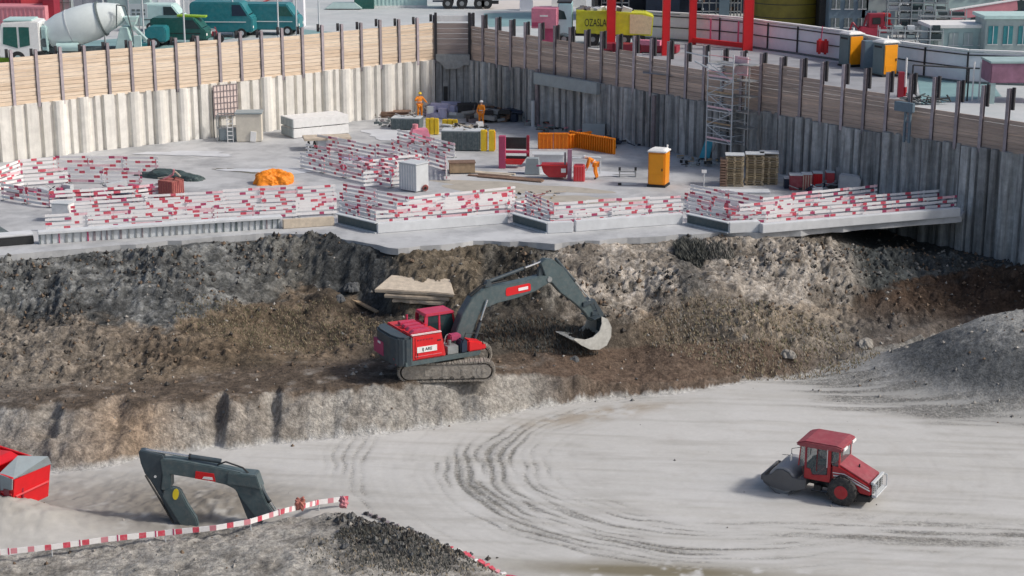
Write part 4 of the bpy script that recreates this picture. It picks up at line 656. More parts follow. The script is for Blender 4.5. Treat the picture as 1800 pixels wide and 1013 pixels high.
kerb('timber_kerb', 'pale pinkish low beam between the ribbed kerb and the steel channel', (498, 403), (588, 397), .5, .3, 'palewood')
kerb('concrete_kerb', 'pale concrete upstand from the steel channel to the middle notch of the slab edge', (664, 411), (893, 393), .55, .35, 'concwhite')
kerb('concrete_kerb', 'long pale concrete upstand right of the middle notch, below the densest striped boards', (1012, 408), (1200, 394), .6, .35, 'concwhite')
kerb('concrete_kerb', 'longest pale concrete upstand running out to the overhanging right end of the slab', (1340, 411), (1688, 381), .5, .4, 'concwhite')
kerb('concrete_kerb', 'short square-ended pale upstand just left of the longest one', (1282, 411), (1336, 408), .6, .5, 'concwhite')
kerb('concrete_kerb', 'short pale upstand beside the dark box end in the middle notch', (962, 411), (1008, 409), .6, .4, 'concwhite')
for i, (pa, pb, lb) in enumerate((((590, 394), (660, 411), 'dark grey steel channel slanting forward left of centre, end on below the boards'), ((897, 393), (960, 411), 'slanting grey steel channel at the middle notch of the slab edge'), ((1204, 394), (1279, 411), 'slanting grey steel channel right of centre near the square-ended upstand'))):
    a, L_, rz = seg(pa, pb); t = thing('steel_channel', lb, 'channel', a, rz, 'steel channels at the notches'); m = MB(); m.box((L_ / 2, .2, .3), (L_, .06, .55), 'slate2'); m.build('web', t)
    for z in (.03, .58):
        m = MB(); m.box((L_ / 2, .12, z), (L_, .3, .05), 'palebox'); m.build('flange', t)

# ---------------------------------------------------------------- red and white barriers
def make_barrier(L_=2.1, seed=0, nb=4):
    r = random.Random(seed)
    t = thing('barrier', 'striped barrier', 'barrier')
    for x in (.12, L_ - .12):
        m = MB(); m.box((x, 0, .6), (.05, .05, 1.2), 'dustpink' if seed % 2 else 'palebox'); m.box((x, 0, .02), (.12, .4, .04), 'steel'); m.build('post', t)
    for k in range(nb):
        m = MB(); z = .20 + .30 * k + r.uniform(-.02, .02); x = -.05; red = r.random() < .4; dz = r.uniform(-.008, .008)
        while x < L_ + .05:
            l_ = r.uniform(.2, .38) if red else r.uniform(.7, 1.5); l_ = min(l_, L_ + .05 - x + .001)
            if l_ < .02: break
            m.box((x + l_ / 2, -.045, z + dz * (x / L_ - .5) * 2), (l_, .028, .175), ('redpaint' if r.random() < .72 else 'magenta') if red else ('whitepaint' if r.random() < .85 else 'pinkwash')); x += l_ + .0; red = not red
        m.build('board', t)
    return lock(t)
NB = 9; BPROT = [make_barrier(2.1, i) for i in range(NB)]; bused = [False] * NB; bcount = 0
def barrier_row(pts, label, group, per=2.15, seed=0, h=1.0, z=ZP + .0):
    global bcount
    r = random.Random(seed); W = [P(x, y, z) for x, y in pts]; n = 0
    for a, b in zip(W[:-1], W[1:]):
        d = b - a; L_ = d.length; k = max(1, round(L_ / per)); rz = math.atan2(d.y, d.x)
        for i in range(k):
            p = a + d * ((i + .0) / k) + Vector((0, r.uniform(-.08, .08), .01)); j = r.randrange(NB); sx = L_ / k / per
            if not bused[j]: o = BPROT[j]; bused[j] = True; o.location = p; o.rotation_euler = (0, 0, rz); o['label'] = label; o['group'] = group; o.scale = (sx, 1, h)
            else: dup(BPROT[j], p, rz + r.uniform(-.03, .03), label, group, (sx, 1, h * r.uniform(.95, 1.05)))
            bcount += 1
KIDS_ORIG = [KIDS[b.name] for b in BPROT]
rows = [
 ([(82, 407), (592, 378)], 'red and white barrier in the front row directly above the ribbed kerb', 'front row above the ribbed kerb'),
 ([(128, 391), (592, 365)], 'red and white barrier in the second row behind the ribbed kerb row', 'second row behind the ribbed kerb row'),
 ([(190, 373), (590, 352)], 'red and white barrier in the rearmost row behind the ribbed kerb', 'third row behind the ribbed kerb'),
 ([(598, 384), (662, 402), (892, 383), (925, 380)], 'red and white barrier in the front row above the centre-left upstand', 'front row above the centre-left upstand'),
 ([(600, 366), (700, 386), (900, 368)], 'faded barrier in the row behind the centre-left upstand row', 'rear row behind the centre-left upstand'),
 ([(606, 352), (720, 374), (905, 354)], 'faded barrier rearmost behind the centre-left upstand, before the open screed', 'rearmost row centre-left'),
 ([(905, 382), (968, 402), (1012, 400), (1200, 386)], 'red and white barrier in the front row above the centre-right upstand', 'front row above the centre-right upstand'),
 ([(925, 362), (975, 385), (1195, 370)], 'red and white barrier in the row behind the centre-right upstand row', 'rear row behind the centre-right upstand'),
 ([(1208, 384), (1285, 402), (1345, 401), (1680, 372)], 'barrier in the front row along the longest upstand at the right', 'front row at the right'),
 ([(1205, 366), (1300, 388), (1680, 359)], 'barrier in the second row back from the longest upstand at the right', 'second row at the right'),
 ([(1215, 350), (1340, 375), (1540, 352)], 'barrier in the third row back from the longest upstand at the right', 'third row at the right'),
 ([(530, 296), (690, 331)], 'barrier in the diagonal front row of the middle cluster left of the grey cabinet', 'diagonal front row of the middle cluster'),
 ([(540, 278), (700, 312)], 'barrier in the second diagonal row of the middle cluster', 'second diagonal row of the middle cluster'),
 ([(560, 262), (700, 288)], 'barrier in the rearmost diagonal row of the middle cluster', 'rear diagonal row of the middle cluster'),
 ([(640, 330), (735, 322)], 'barrier facing the camera left of the grey cabinet', 'cross row at the grey cabinet'),
 ([(650, 308), (740, 300)], 'barrier facing the camera behind the grey cabinet', 'cross row behind the grey cabinet'),
 ([(690, 270), (785, 300), (785, 318)], 'barrier running back to the right of the grey cabinet', 'row right of the grey cabinet'),
 ([(700, 252), (800, 278)], 'grey-white faded barrier in the rear of the middle cluster beyond the grey cabinet', 'faded rear row'),
 ([(0, 322), (35, 308), (100, 303), (280, 303)], 'barrier in the rear arc of the curved left cluster', 'rear arc of the left cluster'),
 ([(-20, 340), (40, 328), (120, 322), (250, 324)], 'barrier in the middle arc of the curved left cluster', 'middle arc of the left cluster'),
 ([(5, 352), (90, 366), (240, 356), (285, 350)], 'barrier in the front arc of the curved left cluster', 'front arc of the left cluster'),
 ([(-80, 345), (0, 330)], 'barrier cut by the left picture edge beside the curved cluster', 'barriers at the left edge'),
]
for i, (p, l, g_) in enumerate(rows): barrier_row(p, l, g_, seed=i, h=.78 if i < 11 else .85)
# foreground striped rail on stakes
def rail(ptsz, name, label, cat='barrier rail', w_=.20, seed=1):
    t = thing(name, label, cat, ptsz[0]); r = random.Random(seed); m = MB(); o0 = ptsz[0]; red = True
    for a, b in zip(ptsz[:-1], ptsz[1:]):
        d = b - a; k = max(1, round(d.length / .62)); 
        for i in range(k):
            p, q = a + d * (i / k) - o0, a + d * ((i + 1) / k) - o0; rz = math.atan2(q.y - p.y, q.x - p.x); ln = (q - p).length; f = r.uniform(.4, .5) if red else .55
            mid = (p + q) / 2; ry = -math.asin((q.z - p.z) / ln)
            s1 = ln * (.62 if not red else .62)
            m.box(p.lerp(q, .31), (ln * .62, .03, w_), 'whitepaint', rz=rz, ry=ry); m.box(p.lerp(q, .81), (ln * .38, .034, w_ * .98), 'redpaint' if r.random() < .7 else 'dustpink', rz=rz, ry=ry)
            if r.random() < .3: m.box(p.lerp(q, .5), (.05, .05, w_ + .04), 'magenta', rz=rz)
    m.build('striped_board', t)
    for i in range(0, len(ptsz), 2):
        p = ptsz[i] - o0; m = MB(); m.cyl((p.x, p.y + .04, p.z + .1), (p.x, p.y + .04, p.z - .9), .022, .018, 'palebox', 8); m.build('stake', t)
    return t
rp_ = []
for px, py in ((-60, 976), (0, 971), (90, 962), (190, 948), (290, 937), (380, 928), (440, 917), (500, 898), (560, 883), (612, 876)):
    q = P(px, py, .72); rp_.append(Vector((q.x, q.y, max(.55, gz(q.x, q.y) + .32))))
# settle each point so that it keeps its bearing along the bank crest
rp_ = []
for px, py in ((-60, 976), (0, 971), (90, 962), (190, 948), (290, 937), (380, 928), (440, 917), (500, 898), (560, 883), (612, 876)):
    z = .6
    for _ in range(12): q = P(px, py, z); z = .5 * z + .5 * (gz(q.x, q.y) + .38)
    rp_.append(P(px, py, z))
rail(rp_, 'striped_rail', 'long sagging red and white rail on thin stakes across the near left bank')
m = MB(); c0 = rp_[-1]
# bundles of red netting tied at the rail
mat('netting', (.42, .16, .13), .9, .3, 6)
for (px, py, sx, sz, lb) in ((528, 886, .38, .55, 'torn bundle of faded red netting hanging on the striped rail'), (605, 884, .36, .42, 'pale salmon netting bundle at the far end of the striped rail')):
    q = P(px, py, .55); bm = bmesh.new(); bmesh.ops.create_icosphere(bm, subdivisions=4, radius=.5)
    for v in bm.verts:
        p = v.co.copy(); n = float(fbm(np.array([p.x * 3 + px]), np.array([p.z * 3 + p.y * 2]), 5, 3)[0]); v.co = p * (1 + n * .9); v.co.x *= sx; v.co.y *= .3; v.co.z *= sz
    me = bpy.data.meshes.new('netting_bundle'); bm.to_mesh(me); bm.free(); me.materials.append(MC['netting' if px < 560 else 'dustpink']); o = bpy.data.objects.new('netting_bundle', me); COL.objects.link(o); o.location = (q.x, q.y, q.z); tag(o, lb, 'netting')
# fallen barrier tape down the bank
def strip(pts, name, label, cat, w_=.12, cols=('redpaint', 'whitepaint'), seed=3):
    r = random.Random(seed); m = MB()
    for a, b in zip(pts[:-1], pts[1:]):
        d = b - a; k = max(1, int(d.length / .25))
        for i in range(k):
            if r.random() < .25: continue
            p = a + d * ((i + .5) / k); z = gz(p.x, p.y) + .05
            m.box((p.x, p.y + r.uniform(-.06, .06), z + r.uniform(0, .05)), (r.uniform(.12, .26), w_ * r.uniform(.6, 1.2), r.uniform(.04, .12)), cols[i % len(cols)], rz=math.atan2(d.y, d.x) + r.uniform(-.5, .5), ry=r.uniform(-.4, .4))
    o = m.build(name); o['kind'] = 'stuff'; return tag(o, label, cat)
strip([P(780, 938, 0), P(850, 972, 0), P(900, 992, 0), P(945, 1012, 0)], 'barrier_tape', 'crumpled red and white barrier tape lying down the near bank', 'tape', .2, ('redpaint', 'redpaint', 'dustpink', 'whitepaint'))
strip([P(625, 872, 0), P(700, 902, 0), P(790, 940, 0)], 'dark_tape', 'dark broken strip of tape running from the rail end down to the red tape', 'tape', .12, ('darkbeam', 'hbeam'), 4)

# ---------------------------------------------------------------- things on the slab
def at(px, py, z=ZP): return P(px, py, z)
def place(o, px, py, rz=0, z=ZP + .03): q = at(px, py, z); o.location = q; o.rotation_euler = (0, 0, rz); return o
# portable toilets
def toilet(c, rz, label, side='wcorange2', h=2.25):
    t = thing('portable_toilet', label, 'portable toilet', c, rz, 'portable toilets')
    m = MB(); m.box((0, 0, .07), (1.16, 1.16, .14), 'black'); m.build('base', t, .02)
    m = MB(); m.box((0, 0, 1.14), (1.08, 1.08, 2.0), side); m.build('cabin', t, .05)
    m = MB(); m.box((.0, -.55, 1.12), (.92, .05, 1.85), 'wcorange'); d = m.build('door', t, .02); m = MB(); m.box((.36, -.59, 1.1), (.06, .04, .16), 'black'); m.build('handle', d); m = MB(); m.box((0, -.58, .5), (.7, .02, .5), 'wcorange'); m.build('door_panel', d)
    m = MB(); m.box((0, 0, 2.19), (1.2, 1.2, .10), 'white'); m.box((0, 0, 2.28), (1.12, 1.12, .12), 'white', tp=.7); m.build('roof', t, .03); m = MB(); m.cyl((.4, .4, 2.2), (.4, .4, 2.5), .05, .05, 'white', 10); m.build('vent_pipe', t)
    m = MB(); m.box((-.56, 0, 1.9), (.02, .7, .12), 'black'); m.build('side_vent', t)
    return t
toilet(at(1158, 328) + Vector((0, .25, 0)), R(-20), 'yellow-orange portable toilet with white roof standing alone on the slab')
# grey cabinet
t = thing('cabinet', 'plain grey steel cabinet with paler ribbed right face among the barriers', 'cabinet', at(728, 334), R(-38)); m = MB(); m.box((0, 0, .85), (1.35, 1.15, 1.6), 'palebox'); b_ = m.build('body', t, .02); m = MB(); m.prism([(-.7, .08), (-.68, .08), (-.68, 1.62), (-.7, 1.62)], -.55, .55, 'greybox'); m.build('side_panel', b_)
m = MB(); [m.box((-.5 + .2 * k, -.585, .85), (.04, .02, 1.5), 'white') for k in range(6)]; o = m.build('ribs', b_); m = MB(); m.box((0, 0, 1.7), (1.45, 1.25, .08), 'palebox'); m.build('lid', t, .02); m = MB(); m.box((0, 0, .04), (1.2, 1.0, .08), 'black'); m.build('plinth', t)
o = MB(); o.cyl((0, -.1, .2), (0, .1, .2), .18, .18, 'brick', 14); o.cyl((0, -.13, .2), (0, .13, .2), .08, .08, 'black', 10); o = o.build('cable_reel'); place(o, 748, 336); tag(o, 'small rust-red cable reel at the foot of the grey cabinet', 'reel')
# orange tarp heap
def heap(name, px, py, sx, sy, sz, mt, label, cat, seed, rz=0, am=.35, z=ZP + .0, fr=1.3):
    bm = bmesh.new(); bmesh.ops.create_icosphere(bm, subdivisions=5, radius=1.0)
    pv = np.array([v.co[:] for v in bm.verts]); n = fbm(pv[:, 0] * fr + seed * 3, pv[:, 1] * fr + pv[:, 2] * fr * .8, seed, 4); k = 1 - np.abs(fbm(pv[:, 0] * fr * 1.5 + seed, pv[:, 1] * fr * 1.5, seed + 9, 3)) * 1.2
    for v, a, b in zip(bm.verts, n, k): v.co *= (1 + a * am + (b - .7) * am * .8); v.co.z = max(v.co.z, 0) if v.co.z > -.02 else -.02; v.co = (v.co.x * sx, v.co.y * sy, v.co.z * sz)
    me = bpy.data.meshes.new(name); bm.to_mesh(me); bm.free(); me.materials.append(MC[mt]); o = bpy.data.objects.new(name, me); COL.objects.link(o); place(o, px, py, rz, z); return tag(o, label, cat)
heap('tarpaulin', 482, 322, 1.05, .8, .72, 'orange', 'crumpled bright orange tarpaulin lying on the slab', 'tarpaulin', 3, .1, .45)
heap('dark_tarpaulin', 292, 312, 2.2, .7, .45, 'tarp', 'long dark green-black tarpaulin behind the curved barrier cluster', 'tarpaulin', 5, -.35, .4)
heap('dark_tarpaulin', 340, 318, .55, .3, .25, 'tarp', 'small dark crumpled end piece right of the long dark tarpaulin', 'tarpaulin', 6, 0, .4)
# brick-red crate with rods
t = thing('brick_crate', 'brick-red ribbed crate with bent rods on top, behind the left barrier rows', 'crate', at(302, 352), R(-32)); m = MB(); m.box((0, 0, .62), (1.15, 1.0, 1.2), 'brick'); b_ = m.build('body', t, .02); m = MB()
for k in range(6): m.box((-.5 + .2 * k, -.51, .62), (.035, .03, 1.16), 'dustskyred'); m.box((.585, -.4 + .16 * k, .62), (.03, .035, 1.16), 'dustskyred')
m.build('ribs', b_); m = MB(); m.tube([(-1.0, 0, 1.2), (-.3, .1, 1.35), (.2, .2, 1.7), (.6, .2, 1.45)], .05, 'stone'); m.tube([(-.4, -.2, 1.24), (.1, .1, 1.5), (.2, .1, 1.85)], .05, 'dustpink'); m.tube([(.0, .3, 1.24), (.4, 0, 1.4), (.9, .1, 1.3)], .04, 'brick'); m.build('rods', t)
t = thing('white_box', 'plain white box standing at the left end of the second barrier row', 'box', at(112, 388), R(-10)); m = MB(); m.box((0, 0, .5), (1.0, .8, 1.0), 'white'); m.build('body', t, .03); m = MB(); m.box((0, 0, 1.03), (1.06, .86, .06), 'palebox'); m.build('lid', t, .01)
# formwork stack
a_ = at(550, 236)
t = thing('panel_stack', 'big stack of white formwork packs with gridded grey left ends', 'panel stack', (a_.x, a_.y, ZP), R(31))
for k in range(2):
    m = MB(); m.box((.2, 0, .35 + .70 * k), (4.3, 2.1, .64), 'white'); p = m.build('pack', t, .02); m = MB()
    for j in range(4): m.box((-1.98, -.79 + .525 * j, .35 + .70 * k), (.05, .48, .56), 'greybox')
    m.build('end_boxes', p)
m = MB()
for x in (-1.2, .2, 1.6): m.box((x, 0, -.06 + .08), (.15, 2.0, .12), 'black'); m.box((x, 0, .70), (.1, 2.0, .06), 'black')
m.build('battens', t)
t = thing('site_table', 'low pale concrete table slab on trestle legs in front of the white formwork packs', 'table', at(575, 262), R(12)); m = MB(); m.box((0, 0, .8), (3.2, 1.6, .16), 'stone'); m.build('top', t, .02); m = MB(); m.box((.4, 0, .38), (2.2, 1.3, .7), 'palebox'); m.build('body', t, .02)
for x in (-1.3, -.9):
    m = MB(); m.tube([(x - .15, -.6, 0), (x, -.6, .75), (x + .15, -.6, 0)], .05, 'black'); m.build('trestle_leg', t)
# scaffold crate with ladder, cream cabinet
t = thing('site_cabin', 'cream site box with ladder and cage, against the cream left wall', 'site box', at(435, 249), R(4)); m = MB(); m.box((.15, .4, 1.0), (1.75, 1.4, 1.95), 'cream'); b_ = m.build('body', t, .03)
m = MB(); m.box((.15, .4, 2.02), (1.9, 1.55, .1), 'greybox'); m.build('roof', t, .01); m = MB(); m.box((.45, -.35, .4), (.4, .12, .7), 'white', ry=.1); m.build('hatch', b_)
m = MB(); [m.box((-1.15, -.2, .2 + .28 * k), (.36, .04, .06), 'white') for k in range(6)]; m.box((-1.34, -.2, .9), (.05, .06, 1.8), 'white'); m.box((-.96, -.2, .9), (.05, .06, 1.8), 'white'); m.build('ladder', t)
t = thing('mesh_cage', 'grey open-framed cage standing in for a scaffold foot, left of the cream site box', 'cage', at(403, 250), R(4)); m = MB()  # cage stands in for the lower part of a scaffold tower
for x in (-.8, .7):
    for y in (0, 1.1): m.box((x, y, .95), (.07, .07, 1.9), 'steel')
for z in (.05, .95, 1.85): m.box((-.05, 0, z), (1.5, .05, .06), 'steel'); m.box((-.05, 1.1, z), (1.5, .05, .06), 'steel'); m.box((-.8, .55, z), (.05, 1.1, .06), 'steel'); m.box((.7, .55, z), (.05, 1.1, .06), 'steel')
m.build('frame', t); m = MB(); m.box((-.05, .5, .5), (1.3, .8, .85), 'greybox'); m.build('load', t, .05)
# pinkish gridded mat, a stand-in for the scaffold on the left wall
t = thing('scaffold_mat', 'pinkish gridded mat standing in for a scaffold on the cream wall above the cage', 'scaffold', at(402, 241), R(37)); m = MB(); m.box((0, .25, 2.6), (1.9, .05, 2.2), 'palescaffold'); m.build('board', t); m = MB()
for k in range(8): m.box((-.9 + .257 * k, .2, 2.6), (.03, .03, 2.25), 'hbeam')
for k in range(6): m.box((0, .18, 1.6 + .42 * k), (1.9, .03, .03), 'hbeam')
m.box((-1.05, .15, 1.7), (.05, .05, 3.4), 'black'); m.build('bars', t)
# plank piles in the back corner
def planks(name, px, py, n, L_, mt, label, rz, seed, lay_=3, wd=.25):
    t = thing(name, label, 'planks', at(px, py), rz); r = random.Random(seed)
    for j in range(lay_):
        for i in range(n):
            m = MB(); l_ = L_ * r.uniform(.75, 1.1); m.box((r.uniform(-.4, .4), (i - n / 2) * wd * 1.1 + r.uniform(-.05, .05), .06 + .09 * j), (l_, wd, .07), mt, rz=r.uniform(-.08, .08)); m.build('plank', t)
    return t
planks('plank_pile', 668, 203, 5, 4.2, 'brownwood', 'grey-brown pile of long planks in the back corner left of the first worker', .15, 1, 5, .4)
planks('plank_pile', 715, 190, 4, 2.6, 'stone', 'short pale timbers on the ground against the back wall', -.1, 2, 3)
planks('long_planks', 900, 314, 3, 5.2, 'brownwood', 'long brown planks lying diagonally before the open screed', -.42, 3, 1)
planks('long_planks', 868, 330 - 24, 2, 3.8, 'palewood', 'pale planks lying beside the long brown diagonal planks', -.35, 4, 1)
o = MB(); o.box((0, 0, .35), (1.6, .9, .6), 'wood'); o.box((0, 0, .68), (1.7, 1.0, .05), 'brownwood'); o = o.build('timber_crate'); place(o, 812, 303, .1); tag(o, 'brown timber box at the end of the long diagonal planks', 'crate')
# formwork boxes with yellow end plates
def form(px, py, L_, D, H, rz, label, ends=1, seed=0):
    t = thing('formwork_box', label, 'formwork', at(px, py), rz); r = random.Random(seed); m = MB(); m.box((0, 0, H / 2 + .05), (L_, D, H), 'slateform'); b_ = m.build('body', t, .02); m = MB(); k = -L_ / 2 + .1
    while k < L_ / 2: m.box((k, -D / 2 - .03, H / 2 + .05), (.07, .06, H), 'slate2'); k += r.uniform(.25, .4)
    m.build('stiffeners', b_); m = MB()
    for i in range(int(L_ * 3)): m.cyl((r.uniform(-L_ / 2, L_ / 2), r.uniform(-D / 2, D / 2), H), (r.uniform(-L_ / 2, L_ / 2) * .98, r.uniform(-D / 2, D / 2) * .9, H + r.uniform(.12, .4)), .03, .03, r.choice(('palebox', 'steel', 'black', 'palewood')), 6)
    m.box((0, 0, H + .08), (L_ * 1.02, D * .8, .05), 'palebox'); m.build('loose_props', t)
    for i in range(ends): 
        m = MB(); m.box((L_ / 2 + .28 + .55 * i, -D / 2 + .2, H / 2 + .1), (.38, .35, H * 1.15), 'yellow'); m.box((L_ / 2 + .49 + .55 * i, -D / 2 + .2, H / 2 + .1), (.06, .3, H), 'orange'); m.build('end_plate', t, .02)
form(716, 226, 2.1, 1.6, .75, R(-8), 'dark formwork box under the first worker, near the back wall', 0, 1)
form(812, 262, 2.6, 1.6, 1.25, R(-6), 'largest dark formwork box with props on top and yellow end plates', 2, 2)
for px, py, sx, h_, lb in ((760, 237, .95, 1.15, 'taller yellow panel pair between the two dark formwork boxes'), (791, 224, 1.15, .55, 'low yellow panel behind the largest formwork box')):
    t = thing('yellow_panel', lb, 'panel', at(px, py), R(-6))
    for k in range(3):
        m = MB(); m.box((-sx / 2 + sx * (k + .5) / 3, 0, h_ / 2 + .03), (sx / 3 - .03, .3, h_ * (1 + .06 * (k % 2))), 'yellow'); m.build('panel', t, .03)
# pink tapered bin
t = thing('concrete_bucket', 'pink tapered concrete hopper on short legs in front of the dark formwork', 'hopper', at(738, 252), R(10)); m = MB(); m.box((0, 0, .62), (1.5, 1.2, .8), 'pink', tp=.72); m.build('hopper', t, .03)
for x in (-.6, .6):
    m = MB(); m.box((x, -.4, .12), (.08, .08, .25), 'magenta'); m.build('leg', t)
m = MB(); m.cyl((-.3, 0, 1.0), (-.3, 0, 1.35), .2, .2, 'dustpink', 12); m.box((0, 0, .2), (1.4, 1.0, .06), 'darkred'); m.build('lid', t)
# small pallets and rubble in back corner
r = random.Random(11)
def clutter(name, px0, px1, py0, py1, n, cols, label, seed, s=.5):
    """a low tangle nobody could count: offcuts, fittings and bars"""
    r = random.Random(seed); m = MB()
    for i in range(n):
        q = at(r.uniform(px0, px1), r.uniform(py0, py1)); k = r.random()
        if k < .5: m.box((q.x, q.y, ZP + .08 + r.uniform(0, s * .5)), (r.uniform(.2, .9) * s * 1.6, r.uniform(.15, .5) * s, r.uniform(.05, .45) * s), r.choice(cols), rz=r.uniform(-.6, .6), ry=r.uniform(-.15, .15))
        elif k < .8: m.cyl((q.x, q.y, ZP + .1), (q.x + r.uniform(-.8, .8), q.y + r.uniform(-.3, .3), ZP + .1 + r.uniform(0, .7) * s), .035, .035, r.choice(cols), 6)
        else: m.cyl((q.x, q.y, ZP + .02), (q.x, q.y, ZP + r.uniform(.2, .6) * s), .12 * s * 2, .12 * s * 2, r.choice(cols), 10)
    o = m.build(name); o['kind'] = 'stuff'; return tag(o, label, 'rubble')
clutter('site_debris', 830, 912, 190, 216, 190, ('black', 'navy', 'hbeam', 'steel', 'brownwood', 'darkbeam'), 'dark tangle of fittings and bars against the right wall behind the second worker', 1, 1.4)
clutter('site_debris', 752, 800, 186, 208, 90, ('lavender', 'palebox', 'steel', 'lavender', 'hbeam'), 'lilac-grey tangle of formwork parts right of the first worker', 2, 1.4)
clutter('site_debris', 948, 1030, 214, 236, 80, ('black', 'steel', 'netting', 'dustpink', 'slateform', 'palewood'), 'mixed offcuts behind the orange panels', 3, .5)
clutter('site_debris', 1075, 1160, 240, 262, 45, ('navy', 'steel', 'black', 'palebox'), 'small dark scraps along the foot of the right wall', 4, .45)
clutter('site_debris', 1195, 1262, 278, 296, 40, ('steel', 'wood', 'black', 'greybox'), 'scraps around the foot of the blue board', 5, .4)
clutter('site_debris', 1395, 1500, 325, 342, 60, ('steel', 'black', 'greybox', 'white', 'navy'), 'scraps before the red and brick crates', 6, .45)
clutter('site_debris', 680, 745, 180, 200, 40, ('dustpink', 'white', 'hbeam', 'steel'), 'pale bars and boards behind the first worker', 7, .6)
clutter('site_debris', 1275, 1345, 370, 392, 55, ('white', 'dustpink', 'palebox', 'redpaint', 'steel'), 'jumble of boards above the square-ended upstand', 8, .6)
clutter('site_debris', 860, 930, 182, 200, 120, ('black', 'hbeam', 'navy', 'steel', 'palebox'), 'rows of dark fittings at the very foot of the right wall by the corner', 9, 1.3)
clutter('site_debris', 925, 1000, 205, 226, 70, ('black', 'slateform', 'steel', 'palewood', 'magenta'), 'scattered dark offcuts under the light-grey box beam', 10, .6)
clutter('site_debris', 780, 850, 226, 240, 70, ('palebox', 'white', 'black', 'steel', 'palewood'), 'props and bolts lying behind the largest dark formwork box', 11, .8)
clutter('site_debris', 660, 712, 208, 226, 40, ('hbeam', 'steel', 'slateform'), 'grey bits left of the first dark formwork box', 12, .4)
clutter('site_debris', 1040, 1090, 244, 258, 40, ('navy', 'steel', 'slateform', 'palebox'), 'small scraps behind the right end of the orange panels', 13, .5)
clutter('site_debris', 905, 985, 340, 354, 26, ('palewood', 'brick', 'black', 'wood'), 'few crumbs of timber lying on the open screed', 14, .25)
clutter('site_debris', 20, 300, 336, 352, 60, ('darkred', 'magenta', 'navy', 'palebox', 'hbeam'), 'dark boards lying inside the curved left barrier cluster', 15, .9)
clutter('site_debris', 600, 700, 285, 300, 50, ('pinkwash', 'palebox', 'magenta', 'lavender'), 'loose pale boards inside the middle barrier cluster', 16, .8)
o = MB()
for k in range(5):
    for j in range(3): o.box((.3 * (k - 2), 0, .15 + .35 * j), (.22, 1.0, .12), 'black')
    o.box((0, -.4 + .2 * k, .5), (1.5, .1, 1.0), 'darkbeam')
o = o.build('dark_rack'); place(o, 822, 205, .1); tag(o, 'dark slatted rack behind the second worker', 'rack')
# leaning panels at the wall
for px, py, w_, h_, lb in ((1012, 218, .8, 1.5, 'grey leaning panel under the light-grey box beam'), (1052, 226, .75, 1.9, 'taller pale panel leaning on the right wall'), (1043, 245, 1.6, 1.1, 'wide pale panel standing in front of the taller leaning one')):
    o = MB(); o.box((0, 0, h_ / 2), (w_, .08, h_), 'greybox', rx=-.15); o.box((w_ / 2 + .05, .12, h_ / 2), (.06, .3, h_ * .95), 'black', rx=-.15); o = o.build('leaning_panel'); place(o, px, py, R(-8)); tag(o, lb, 'panel')
# red gate frames, skips, little containers
t = thing('red_portal', 'dark red portal frame with black netting, left of the small red skip', 'frame', at(906, 296), R(-6)); m = MB(); m.box((-.85, 0, 1.05), (.42, .5, 2.1), 'magenta'); m.build('post', t, .02); m = MB(); m.box((.75, .6, 1.2), (.18, .3, 1.7), 'darkred'); m.build('post', t, .02)
m = MB(); m.box((-.1, .5, 1.55), (1.5, .06, .75), 'black'); m.build('netting', t); m = MB(); m.box((.0, .3, 1.02), (1.6, .3, .14), 'pinkred'); m.box((.05, .2, .70), (1.6, .3, .1), 'black'); m.build('cross_rail', t)
m = MB(); m.prism([(-.6, .25), (.4, .25), (.65, .6), (-.65, .6)], -.1, .5, 'red'); m.build('tray', t, .03)
o = MB(); o.box((0, 0, .5), (.95, .7, 1.0), 'greybox', tp=.8); o.box((0, 0, .03), (.8, .6, .06), 'black'); o = o.build('grey_box'); place(o, 936, 305, R(-6)); tag(o, 'tapered blue-grey box between the red portal frame and the small red skip', 'box')
t = thing('small_skip', 'small crimson boat-shaped skip with a white label', 'skip', at(978, 314), R(-3)); m = MB(); m.prism([(-.95, .95), (-.8, .45), (-.45, .15), (.6, .15), (.95, .95)], -.45, .45, 'rollerred'); m.build('hull', t, .03); m = MB(); m.box((0, -.46, .93), (1.95, .06, .08), 'red'); m.build('rim', t); m = MB(); m.box((.45, -.48, .6), (.3, .02, .26), 'white'); m.build('label_plate', t)
m = MB(); m.box((-1.1, 0, .8), (.3, .1, .1), 'magenta'); m.build('lug', t)
t = thing('red_bin', 'narrow red ribbed bin standing against a plum-coloured post', 'bin', at(1018, 318), R(-5)); m = MB(); m.box((0, 0, .5), (.7, .6, 1.0), 'salmon'); m.build('body', t, .03); m = MB(); [m.box((-.25 + .16 * k, -.31, .5), (.05, .03, .9), 'brightred') for k in range(4)]; m.build('ribs', t); m = MB(); m.box((0, 0, 1.02), (.5, .4, .04), 'darkred'); m.build('lid', t)
o = MB(); o.box((0, 0, .95), (.26, .3, 1.9), 'mauve'); o.box((-.28, .1, .9), (.12, .12, 1.6), 'hbeam'); o = o.build('plum_post'); place(o, 1001, 316, 0); tag(o, 'plum-coloured upright post between the crimson skip and the red bin', 'post')
o = MB(); o.tube([(-.9, 0, 0), (-.9, 0, 1.1), (.9, 0, 1.0), (.9, 0, 0)], .04, 'palebox'); o.box((0, .3, .95), (1.9, .7, .05), 'palebox'); o = o.build('work_bench'); place(o, 1030, 305, 0); tag(o, 'pale tube bench behind the red bin beside the bent worker', 'bench')
o = MB(); o.box((0, 0, .75), (2.2, 1.1, .06), 'palebox'); o.box((0, .1, .37), (1.9, .8, .7), 'concwhite'); o = o.build('concrete_plinth'); place(o, 965, 290, -.05); tag(o, 'white plinth block behind the small crimson skip', 'plinth')
